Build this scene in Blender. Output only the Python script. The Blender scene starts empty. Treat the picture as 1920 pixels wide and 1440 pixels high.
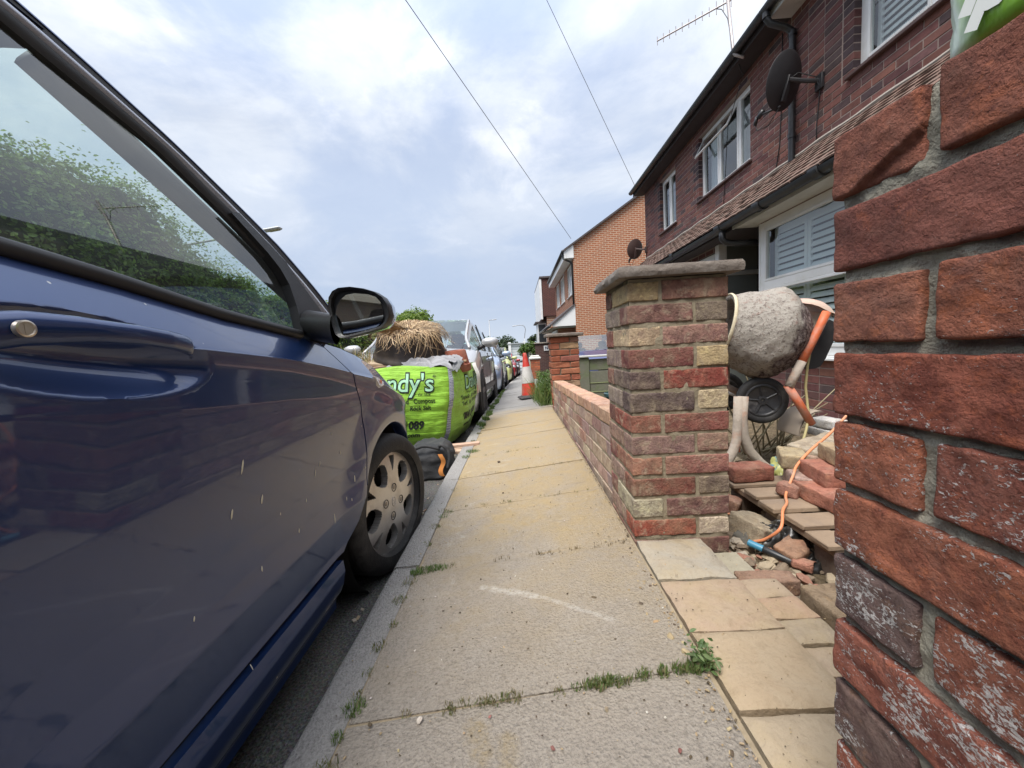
import bpy, bmesh, math, random
import numpy as np
from mathutils import Vector, Matrix, Euler, noise as mnoise

SC = bpy.context.scene
COL = SC.collection
random.seed(11)
RNG = np.random.default_rng(5)
R_ = math.radians

# ------------------------------------------------------------------ camera
CAM_H = 0.69
cam_d = bpy.data.cameras.new('camera')
cam_d.sensor_width = 36.0
cam_d.lens = 725.0 / 1920.0 * 36.0
cam_d.clip_start = 0.02
cam_d.clip_end = 2000
cam = bpy.data.objects.new('camera', cam_d)
COL.objects.link(cam)
_y = Vector(((972 - 960) / 725, (650 - 720) / 725, 1)).normalized()
_b = Vector(((1072 - 960) / 725, (644 - 720) / 725, 1))
_x = (_b - _b.dot(_y) * _y).normalized()
_z = _x.cross(_y)
if _z.y > 0:
    _z = -_z
RW = Matrix((_x, _y, _z))
m3 = Matrix((RW @ Vector((1, 0, 0)), RW @ Vector((0, -1, 0)), RW @ Vector((0, 0, -1)))).transposed()
cam.matrix_world = Matrix.Translation((0, 0, CAM_H)) @ m3.to_4x4()
SC.camera = cam

# ------------------------------------------------------------------ exposure
SC.view_settings.view_transform = 'Standard'
SC.view_settings.look = 'None'
SC.view_settings.exposure = 1.62
SC.view_settings.gamma = 1.0
SC.view_settings.use_curve_mapping = False
SC.cycles.max_bounces = 10
SC.cycles.transparent_max_bounces = 24
SC.cycles.caustics_reflective = False
SC.cycles.caustics_refractive = False

# ------------------------------------------------------------------ sky and sun
SUN_EL, SUN_AZ = R_(62), R_(214)      # azimuth clockwise from +Y
world = bpy.data.worlds.new('World')
SC.world = world
world.use_nodes = True
wt = world.node_tree
for n in list(wt.nodes):
    wt.nodes.remove(n)
def wn(t, **k):
    n = wt.nodes.new(t)
    for a, b in k.items():
        setattr(n, a, b)
    return n
wo = wn('ShaderNodeOutputWorld'); bg = wn('ShaderNodeBackground')
sky = wn('ShaderNodeTexSky', sky_type='NISHITA', sun_disc=False)
sky.sun_elevation = SUN_EL; sky.sun_rotation = SUN_AZ
sky.air_density = 1.0; sky.dust_density = 1.5; sky.ozone_density = 2.0
tc = wn('ShaderNodeTexCoord'); sp = wn('ShaderNodeSeparateXYZ')
wt.links.new(tc.outputs['Generated'], sp.inputs[0])
za = wn('ShaderNodeMath', operation='MAXIMUM'); za.inputs[1].default_value = 0.0
wt.links.new(sp.outputs['Z'], za.inputs[0])
zb = wn('ShaderNodeMath', operation='ADD'); zb.inputs[1].default_value = 0.28
wt.links.new(za.outputs[0], zb.inputs[0])
dx = wn('ShaderNodeMath', operation='DIVIDE'); dy = wn('ShaderNodeMath', operation='DIVIDE')
wt.links.new(sp.outputs['X'], dx.inputs[0]); wt.links.new(zb.outputs[0], dx.inputs[1])
wt.links.new(sp.outputs['Y'], dy.inputs[0]); wt.links.new(zb.outputs[0], dy.inputs[1])
cv = wn('ShaderNodeCombineXYZ')
wt.links.new(dx.outputs[0], cv.inputs[0]); wt.links.new(dy.outputs[0], cv.inputs[1])
def wnoise(scale, detail, rough, off, dist=0.0):
    mp = wn('ShaderNodeMapping'); mp.inputs['Location'].default_value = off
    wt.links.new(cv.outputs[0], mp.inputs[0])
    n = wn('ShaderNodeTexNoise'); n.inputs['Scale'].default_value = scale
    n.inputs['Detail'].default_value = detail; n.inputs['Roughness'].default_value = rough
    n.inputs['Distortion'].default_value = dist
    wt.links.new(mp.outputs[0], n.inputs['Vector'])
    return n.outputs['Fac']
def wramp(fac, stops):
    r = wn('ShaderNodeValToRGB'); e = r.color_ramp.elements
    r.color_ramp.interpolation = 'EASE'
    while len(e) < len(stops):
        e.new(0.5)
    for i, (p, c) in enumerate(stops):
        e[i].position = p; e[i].color = (c[0], c[1], c[2], 1)
    wt.links.new(fac, r.inputs[0])
    return r.outputs[0]
def wmix(fac, a, b):
    m = wn('ShaderNodeMix', data_type='RGBA')
    for s, v in ((m.inputs[0], fac), (m.inputs[6], a), (m.inputs[7], b)):
        if hasattr(v, 'is_linked'):
            wt.links.new(v, s)
        elif isinstance(v, (int, float)):
            s.default_value = v
        else:
            s.default_value = (v[0], v[1], v[2], 1)
    return m.outputs[2]
CL = 5.6     # clouds are measured in the same physical units as the sky, before the Background strength
cover = wramp(wnoise(1.55, 10, 0.58, (3.1, 0.15, 0), 0.3), [(0.38, (0.30,) * 3), (0.60, (1,) * 3)])
tone = wramp(wnoise(2.9, 10, 0.62, (7.3, 4.4, 2.0), 0.4),
             [(0.30, (0.62 * CL, 0.68 * CL, 0.79 * CL)), (0.50, (0.76 * CL, 0.81 * CL, 0.89 * CL)), (0.68, (1.00 * CL, 1.02 * CL, 1.06 * CL))])
low = wramp(sp.outputs['Z'], [(0.0, (0.62 * CL, 0.70 * CL, 0.82 * CL)), (0.14, (0.47 * CL, 0.57 * CL, 0.75 * CL)), (0.5, (0.66 * CL, 0.74 * CL, 0.88 * CL))])
lowf = wramp(sp.outputs['Z'], [(0.0, (0.95,) * 3), (0.18, (0.80,) * 3), (0.55, (0.0,) * 3)])
blue = wmix(0.6, sky.outputs[0], (0.44 * CL, 0.54 * CL, 0.76 * CL))
mixed = wmix(cover, blue, tone)
mixed = wmix(lowf, mixed, low)
up = wramp(sp.outputs['Z'], [(0.0, (.72,) * 3), (0.40, (.76,) * 3), (1.0, (1.60,) * 3)])
mm = wn('ShaderNodeMix', data_type='RGBA', blend_type='MULTIPLY'); mm.inputs[0].default_value = 1.0
wt.links.new(mixed, mm.inputs[6]); wt.links.new(up, mm.inputs[7]); mixed = mm.outputs[2]
wt.links.new(mixed, bg.inputs[0])
bg.inputs[1].default_value = 0.086
wt.links.new(bg.outputs[0], wo.inputs[0])

sun_d = bpy.data.lights.new('sun', 'SUN')
sun_d.energy = 1.5; sun_d.angle = R_(28); sun_d.color = (1.0, 0.95, 0.88)
sun = bpy.data.objects.new('sun', sun_d); COL.objects.link(sun)
sdir = Vector((math.sin(SUN_AZ) * math.cos(SUN_EL), math.cos(SUN_AZ) * math.cos(SUN_EL), math.sin(SUN_EL)))
sun.rotation_euler = (-sdir).to_track_quat('-Z', 'Y').to_euler()
sun.location = sdir * 50

# ------------------------------------------------------------------ helpers: objects
def base_loc(p):
    v = Vector((0, 0, 0))
    while p is not None:
        v += p.location
        p = p.parent
    return v
def link(name, me, parent=None, mat=None):
    o = bpy.data.objects.new(name, me)
    COL.objects.link(o)
    if parent is not None:
        o.parent = parent
    if mat is not None and me is not None and not me.materials:
        me.materials.append(mat)
    return o
def tag(o, label=None, cat=None, group=None, kind=None):
    if label: o['label'] = label
    if cat: o['category'] = cat
    if group: o['group'] = group
    if kind: o['kind'] = kind
    return o
def thing(name, label, cat, loc=(0, 0, 0), group=None):
    o = bpy.data.objects.new(name, None)
    o.empty_display_size = 0.1
    o.location = loc
    COL.objects.link(o)
    return tag(o, label, cat, group)

class MB:
    """collects faces in world coordinates and links them as one mesh object"""
    def __init__(s):
        s.v = []; s.f = []; s.c = []; s.col = None
    def add(s, vs, fs):
        o = len(s.v)
        s.v.extend([tuple(v) for v in vs])
        for f in fs:
            s.f.append(tuple(i + o for i in f)); s.c.append(s.col)
        return s
    def box(s, x0, x1, y0, y1, z0, z1, b=0.0):
        M = Matrix.Translation(((x0 + x1) / 2, (y0 + y1) / 2, (z0 + z1) / 2))
        return s.cbox(abs(x1 - x0), abs(y1 - y0), abs(z1 - z0), M, b)
    def cbox(s, lx, ly, lz, M=Matrix(), b=0.0, jit=0.0):
        a, c, d = lx / 2, ly / 2, lz / 2
        if b <= 0:
            vs = [M @ Vector((i * a, j * c, k * d)) for i in (-1, 1) for j in (-1, 1) for k in (-1, 1)]
            return s.add(vs, [(0, 1, 3, 2), (4, 6, 7, 5), (0, 4, 5, 1), (2, 3, 7, 6), (0, 2, 6, 4), (1, 5, 7, 3)])
        b = min(b, a * .9, c * .9, d * .9)
        vs, ix = [], {}
        for i in (-1, 1):
            for j in (-1, 1):
                for k in (-1, 1):
                    jx = [random.uniform(-jit, jit) for _ in range(3)]
                    for ax in range(3):
                        p = [i * (a - b), j * (c - b), k * (d - b)]
                        p[ax] = (i * a, j * c, k * d)[ax]
                        ix[i, j, k, ax] = len(vs)
                        vs.append(M @ Vector((p[0] + jx[0], p[1] + jx[1], p[2] + jx[2])))
        fs = []
        I = lambda i, j, k, ax: ix[i, j, k, ax]
        for sg in (-1, 1):
            q = [(-1, -1), (1, -1), (1, 1), (-1, 1)]
            fs.append([I(sg, u, w, 0) for u, w in q][::sg])
            fs.append([I(u, sg, w, 1) for u, w in q][::-sg])
            fs.append([I(u, w, sg, 2) for u, w in q][::sg])
        for p in (-1, 1):
            for q in (-1, 1):
                fs.append([I(p, q, -1, 0), I(p, q, 1, 0), I(p, q, 1, 1), I(p, q, -1, 1)][::-p * q])
                fs.append([I(p, -1, q, 0), I(p, 1, q, 0), I(p, 1, q, 2), I(p, -1, q, 2)][::p * q])
                fs.append([I(-1, p, q, 1), I(1, p, q, 1), I(1, p, q, 2), I(-1, p, q, 2)][::-p * q])
        for i in (-1, 1):
            for j in (-1, 1):
                for k in (-1, 1):
                    fs.append([I(i, j, k, 0), I(i, j, k, 1), I(i, j, k, 2)][::i * j * k])
        return s.add(vs, fs)
    def tube(s, path, r, n=8, caps=True):
        P = [Vector(p) for p in path]
        rr = r if isinstance(r, (list, tuple)) else [r] * len(P)
        rings = []
        prev = None
        for i, p in enumerate(P):
            t = (P[min(i + 1, len(P) - 1)] - P[max(i - 1, 0)]).normalized()
            if prev is None:
                u = t.cross(Vector((0, 0, 1)))
                if u.length < 1e-3:
                    u = t.cross(Vector((0, 1, 0)))
            else:
                u = prev - t * prev.dot(t)
            u.normalize(); prev = u
            w = t.cross(u)
            rings.append([p + (u * math.cos(2 * math.pi * k / n) + w * math.sin(2 * math.pi * k / n)) * rr[i] for k in range(n)])
        vs = [v for r_ in rings for v in r_]
        fs = []
        for i in range(len(P) - 1):
            for k in range(n):
                k2 = (k + 1) % n
                fs.append((i * n + k, i * n + k2, (i + 1) * n + k2, (i + 1) * n + k))
        if caps:
            fs.append(tuple(range(n))[::-1]); fs.append(tuple(range((len(P) - 1) * n, len(P) * n)))
        return s.add(vs, fs)
    def lathe(s, prof, M=Matrix(), n=24, a0=0.0, a1=2 * math.pi, fn=None):
        """prof: list of (r, z) round local Z"""
        full = abs(a1 - a0 - 2 * math.pi) < 1e-6
        m = n if full else n + 1
        vs = []
        for r, z in prof:
            for k in range(m):
                a = a0 + (a1 - a0) * k / n
                p = Vector((r * math.cos(a), r * math.sin(a), z))
                if fn: p = fn(p, a)
                vs.append(M @ p)
        fs = []
        for i in range(len(prof) - 1):
            for k in range(n):
                k2 = (k + 1) % m
                fs.append((i * m + k, i * m + k2, (i + 1) * m + k2, (i + 1) * m + k))
        return s.add(vs, fs)
    def grid(s, G):
        """G[i][j] of points"""
        n, m = len(G), len(G[0])
        return s.add([p for r in G for p in r],
                     [(i * m + j, i * m + j + 1, (i + 1) * m + j + 1, (i + 1) * m + j) for i in range(n - 1) for j in range(m - 1)])
    def prism(s, pts, vec):
        """closed outline pts (3D, planar) extruded along vec"""
        P = [Vector(p) for p in pts]; n = len(P); V = Vector(vec)
        vs = P + [p + V for p in P]
        fs = [tuple(range(n))[::-1], tuple(range(n, 2 * n))]
        for i in range(n):
            j = (i + 1) % n
            fs.append((i, j, j + n, i + n))
        return s.add(vs, fs)
    def mesh(s, name, off=Vector((0, 0, 0)), smooth=False, fixn=True, angle=None):
        me = bpy.data.meshes.new(name)
        o = Vector(off)
        me.from_pydata([(v[0] - o.x, v[1] - o.y, v[2] - o.z) for v in s.v], [], s.f)
        if any(c is not None for c in s.c):
            at = me.attributes.new('Col', 'FLOAT_COLOR', 'FACE')
            arr = np.ones((len(s.f), 4), dtype=np.float32)
            for i, c in enumerate(s.c):
                if c is not None: arr[i, :3] = c[:3]
            at.data.foreach_set('color', arr.ravel())
        if fixn:
            bm = bmesh.new(); bm.from_mesh(me)
            bmesh.ops.recalc_face_normals(bm, faces=bm.faces)
            bm.to_mesh(me); bm.free()
        if smooth:
            me.polygons.foreach_set('use_smooth', [True] * len(me.polygons))
            if angle:
                me.set_sharp_from_angle(angle=R_(angle))
        me.update()
        return me
    def build(s, name, mat, parent=None, smooth=False, fixn=True, angle=None):
        me = s.mesh(name, base_loc(parent), smooth, fixn, angle)
        return link(name, me, parent, mat)
    def solo(s, name, mat, label, cat, loc=None, group=None, kind=None, smooth=False, angle=None):
        """a top-level thing that is a single mesh"""
        if loc is None:
            a = np.array(s.v); loc = (float(a[:, 0].mean()), float(a[:, 1].mean()), float(a[:, 2].min()))
        me = s.mesh(name, Vector(loc), smooth, True, angle)
        o = link(name, me, None, mat); o.location = loc
        return tag(o, label, cat, group, kind)

def lerp(a, b, t): return a + (b - a) * t
def interp(x, pts):
    return float(np.interp(x, [p[0] for p in pts], [p[1] for p in pts]))
def fbm(p, sc=1.0, oc=4):
    return mnoise.fractal(Vector(p) * sc, 1.0, 2.0, oc, noise_basis='PERLIN_ORIGINAL')

# ------------------------------------------------------------------ helpers: materials
class NT:
    def __init__(s, name):
        s.m = bpy.data.materials.new(name); s.m.use_nodes = True
        s.t = s.m.node_tree
        for n in list(s.t.nodes): s.t.nodes.remove(n)
        s.out = s.n('ShaderNodeOutputMaterial')
    def n(s, t, **k):
        x = s.t.nodes.new(t)
        for a, b in k.items(): setattr(x, a, b)
        return x
    def set(s, sock, v):
        if v is None: return
        if hasattr(v, 'is_linked'): s.t.links.new(v, sock)
        elif isinstance(v, (int, float)): sock.default_value = v
        elif len(v) == 3 and sock.type == 'RGBA': sock.default_value = (*v, 1)
        else: sock.default_value = v
    def mix(s, f, a, b, blend='MIX'):
        m = s.n('ShaderNodeMix', data_type='RGBA', blend_type=blend)
        s.set(m.inputs[0], f); s.set(m.inputs[6], a); s.set(m.inputs[7], b)
        return m.outputs[2]
    def math(s, op, a, b=None, c=None, clamp=False):
        m = s.n('ShaderNodeMath', operation=op, use_clamp=clamp)
        s.set(m.inputs[0], a); s.set(m.inputs[1], b)
        if c is not None: s.set(m.inputs[2], c)
        return m.outputs[0]
    def noise(s, vec, scale, detail=4, rough=.55, dist=0.0):
        m = s.n('ShaderNodeTexNoise')
        s.set(m.inputs['Vector'], vec); s.set(m.inputs['Scale'], scale)
        s.set(m.inputs['Detail'], detail); s.set(m.inputs['Roughness'], rough); s.set(m.inputs['Distortion'], dist)
        return m.outputs['Fac']
    def voro(s, vec, scale, out='Distance', feature='F1'):
        m = s.n('ShaderNodeTexVoronoi', feature=feature)
        s.set(m.inputs['Vector'], vec); s.set(m.inputs['Scale'], scale)
        return m.outputs[out]
    def ramp(s, f, a, b, c0=(0, 0, 0), c1=(1, 1, 1)):
        r = s.n('ShaderNodeValToRGB')
        r.color_ramp.elements[0].position = a; r.color_ramp.elements[1].position = b
        r.color_ramp.elements[0].color = (*c0, 1); r.color_ramp.elements[1].color = (*c1, 1)
        s.set(r.inputs[0], f)
        return r.outputs[0]
    def mapping(s, vec, scale=(1, 1, 1), loc=(0, 0, 0), rot=(0, 0, 0)):
        m = s.n('ShaderNodeMapping')
        s.set(m.inputs[0], vec); m.inputs['Scale'].default_value = scale
        m.inputs['Location'].default_value = loc; m.inputs['Rotation'].default_value = rot
        return m.outputs[0]
    def bump(s, h, strength=.3, dist=.01):
        b = s.n('ShaderNodeBump'); s.set(b.inputs['Height'], h)
        b.inputs['Strength'].default_value = strength; b.inputs['Distance'].default_value = dist
        return b.outputs[0]
    def obj(s): return s.n('ShaderNodeTexCoord').outputs['Object']
    def pos(s): return s.n('ShaderNodeNewGeometry').outputs['Position']
    def rnd_obj(s):
        """object coordinates shifted by a random amount for each object"""
        oi = s.n('ShaderNodeObjectInfo')
        v = s.n('ShaderNodeVectorMath', operation='ADD')
        c = s.n('ShaderNodeCombineXYZ')
        k = s.math('MULTIPLY', oi.outputs['Random'], 37.0)
        for i in range(3): s.t.links.new(k, c.inputs[i])
        s.t.links.new(s.obj(), v.inputs[0]); s.t.links.new(c.outputs[0], v.inputs[1])
        return v.outputs[0], oi
    def bsdf(s, color, rough=.6, metal=0.0, normal=None, coat=0.0, spec=.5, alpha=None, trans=0.0, emit=None, sheen=0.0, coatr=.03):
        b = s.n('ShaderNodeBsdfPrincipled')
        s.set(b.inputs['Base Color'], color); s.set(b.inputs['Roughness'], rough); s.set(b.inputs['Metallic'], metal)
        if normal is not None: s.set(b.inputs['Normal'], normal)
        b.inputs['Coat Weight'].default_value = coat; b.inputs['Coat Roughness'].default_value = coatr
        b.inputs['Specular IOR Level'].default_value = spec
        b.inputs['Transmission Weight'].default_value = trans
        b.inputs['Sheen Weight'].default_value = sheen
        s.t.links.new(b.outputs[0], s.out.inputs[0])
        return b
MATS = {}
def M(name, color, rough=.6, metal=0.0, var=.25, scale=12, bump=0.0, bscale=60, coat=0.0, spec=.5, dirt=None, dscale=4, bdist=.01, sheen=0):
    """plain material with some colour variation, grain and optional dirt"""
    if name in MATS: return MATS[name]
    t = NT(name)
    v, oi = t.rnd_obj()
    c = t.mix(t.noise(v, scale, 6, .6), tuple(x * (1 - var) for x in color), tuple(min(1, x * (1 + var)) for x in color))
    rr = t.math('ADD', rough - .08, t.math('MULTIPLY', t.noise(v, scale * 2, 4), .16))
    if dirt:
        c = t.mix(t.ramp(t.noise(v, dscale, 7, .65), .48, .72), c, dirt)
    nb = t.bump(t.noise(v, bscale, 6, .65), bump, bdist) if bump else None
    t.bsdf(c, rr, metal, nb, coat, spec, sheen=sheen)
    MATS[name] = t.m
    return t.m
def glass_mat(name, tint=(.85, .93, .9), ior=1.52, dark=0.0, grime=0.03):
    t = NT(name)
    tr = t.n('ShaderNodeBsdfTransparent'); tr.inputs[0].default_value = (*tint, 1)
    gl = t.n('ShaderNodeBsdfGlossy'); gl.inputs['Roughness'].default_value = 0.0
    gl.inputs['Color'].default_value = (1, 1, 1, 1)
    gm = t.n('ShaderNodeNewGeometry'); dt = t.n('ShaderNodeVectorMath', operation='DOT_PRODUCT')
    t.t.links.new(gm.outputs['Normal'], dt.inputs[0]); t.t.links.new(gm.outputs['Incoming'], dt.inputs[1])
    cs = t.math('SUBTRACT', 1.0, t.math('ABSOLUTE', dt.outputs['Value']), clamp=True)
    f = t.math('ADD', .095, t.math('MULTIPLY', t.math('POWER', cs, 4.2), .92), clamp=True)
    mx = t.n('ShaderNodeMixShader')
    t.t.links.new(f, mx.inputs[0]); t.t.links.new(tr.outputs[0], mx.inputs[1]); t.t.links.new(gl.outputs[0], mx.inputs[2])
    df = t.n('ShaderNodeBsdfDiffuse'); df.inputs[0].default_value = (.4, .42, .4, 1)
    m2 = t.n('ShaderNodeMixShader')
    gr = t.math('MULTIPLY', t.noise(t.pos(), 9, 6, .7), grime)
    t.t.links.new(gr, m2.inputs[0])
    t.t.links.new(mx.outputs[0], m2.inputs[1]); t.t.links.new(df.outputs[0], m2.inputs[2])
    t.t.links.new(m2.outputs[0], t.out.inputs[0])
    return t.m
def brick_mat(name, src='obj', skin=None, fine=170, pits=.3, bdist=.006, white=.25, dark=.5, wscale=22, bump=.5, flecks=0.0, rough=.9, wcol=(.62, .57, .49), face=None, dirt=None):
    t = NT(name)
    v, oi = t.rnd_obj()
    if src == 'obj':
        base = oi.outputs['Color']
    else:
        base = t.n('ShaderNodeAttribute', attribute_name='Col').outputs['Color']
        v = t.pos()
    n1 = t.noise(v, 13, 7, .65, .4); n2 = t.noise(v, wscale, 8, .7, .6); n3 = t.noise(v, 60, 6, .7)
    dk = t.mix(1.0, base, (.36, .33, .36), 'MULTIPLY')
    c = t.mix(t.math('MULTIPLY', t.ramp(n1, .42, .68), dark), base, dk)
    c = t.mix(t.math('MULTIPLY', t.ramp(n3, .35, .75), .3), c, t.mix(1.0, c, (1.5, 1.4, 1.3), 'MULTIPLY'))
    if skin:
        ns = t.noise(v, 24, 9, .72, .35)
        c = t.mix(t.math('MULTIPLY', t.ramp(ns, .48, .58), .72), c, t.mix(1.0, base, skin[0], 'MULTIPLY'))
        ns2 = t.noise(v, 31, 9, .75, .5)
        c = t.mix(t.math('MULTIPLY', t.ramp(ns2, .54, .62), .6), c, t.mix(1.0, base, skin[1], 'MULTIPLY'))
    c = t.mix(t.math('MULTIPLY', t.ramp(n2, .53, .70), white), c, wcol)
    if dirt:
        c = t.mix(t.math('MULTIPLY', t.ramp(t.noise(v, 7, 8, .7), .45, .75), dirt[3]), c, dirt[:3])
    nf = t.noise(v, fine, 5, .7)
    c = t.mix(t.math('MULTIPLY', t.ramp(nf, .30, .44, (1, 1, 1), (0, 0, 0)), pits), c, t.mix(1.0, c, (.38, .34, .34), 'MULTIPLY'))
    h = t.math('ADD', t.math('MULTIPLY', n3, .8), t.math('MULTIPLY', nf, .9))
    if flecks:
        pz = t.n('ShaderNodeSeparateXYZ'); t.t.links.new(t.pos(), pz.inputs[0])
        lowf = t.ramp(pz.outputs[2], .38, .86, (1, 1, 1), (.16, .16, .16))
        fv = t.mapping(t.pos(), (1, .8, 1.3))
        cl = t.math('ADD', t.noise(fv, 11, 5, .6), t.math('MULTIPLY', t.noise(fv, 33, 5, .7), .8))
        cl2 = t.ramp(cl, .72, 1.15)
        sp_ = t.noise(fv, 250, 4, .65, .6)
        fl = t.math('MULTIPLY', lowf, cl2)
        th = t.math('SUBTRACT', .74, t.math('MULTIPLY', fl, .26))
        f = t.math('MULTIPLY', t.math('SUBTRACT', sp_, th), 16, clamp=True)
        c = t.mix(t.math('MULTIPLY', f, flecks), c, (.74, .71, .69))
        h = t.math('ADD', h, t.math('MULTIPLY', f, .25))
    t.bsdf(c, rough, 0, t.bump(h, bump, bdist), spec=.25)
    return t.m
def bricktex_mat(name, c1, c2, mortar, scale=1.0, axis='X', bump=.4, msize=.012):
    """brick courses as a material for walls too far away to tell the bricks apart"""
    t = NT(name)
    s = t.n('ShaderNodeSeparateXYZ'); t.t.links.new(t.pos(), s.inputs[0])
    c = t.n('ShaderNodeCombineXYZ')
    t.t.links.new(s.outputs[1 if axis == 'X' else 0], c.inputs[0]); t.t.links.new(s.outputs[2], c.inputs[1])
    b = t.n('ShaderNodeTexBrick'); t.t.links.new(c.outputs[0], b.inputs['Vector'])
    b.inputs['Scale'].default_value = 1.0; b.inputs['Brick Width'].default_value = .225 * scale; b.inputs['Row Height'].default_value = .075 * scale
    b.inputs['Mortar Size'].default_value = msize; b.inputs['Color1'].default_value = (*c1, 1); b.inputs['Color2'].default_value = (*c2, 1)
    b.inputs['Mortar'].default_value = (*mortar, 1); b.inputs['Mortar Smooth'].default_value = .2
    n = t.noise(t.pos(), 3, 6, .6)
    col = t.mix(.35, b.outputs[0], t.mix(n, (.4, .4, .4), (1.3, 1.3, 1.3)), 'MULTIPLY')
    inv = t.math('SUBTRACT', 1.0, b.outputs['Fac'])
    t.bsdf(col, .9, 0, t.bump(inv, bump, .01), spec=.2)
    return t.m
# ground profile along the street and across the pavement
ROAD = -0.215
def g(y):
    if y < 2: return 0.0
    if y < 6: return -.05 * (y - 2) ** 2 / 8
    return -.05 * (y - 4)
def bend(y):
    if y < 4: return 0.0
    if y < 20: return .0013 * (y - 4) ** 2
    return .333 + .0416 * (y - 20)
def pav(x, y): return -.08 + .092 * (x + .506) + g(y)
def road_z(x, y):
    return ROAD + g(y)
# ================================================================== THE SETTING
YS = [-14, -8, -4, -2, -1, -.5, 0, .5, 1, 1.5, 2, 2.5, 3, 3.5, 4, 4.5, 5, 5.5, 6, 7, 8, 10, 12, 15, 20, 26, 34, 44, 60, 75]
def strip(name, mat, x0, x1, fz, ys=YS, nx=2):
    mb = MB()
    mb.grid([[(lerp(x0, x1, i / (nx - 1)) + bend(y), y, fz(lerp(x0, x1, i / (nx - 1)), y)) for i in range(nx)] for y in ys])
    return tag(mb.build(name, mat, None), kind='structure')

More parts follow.
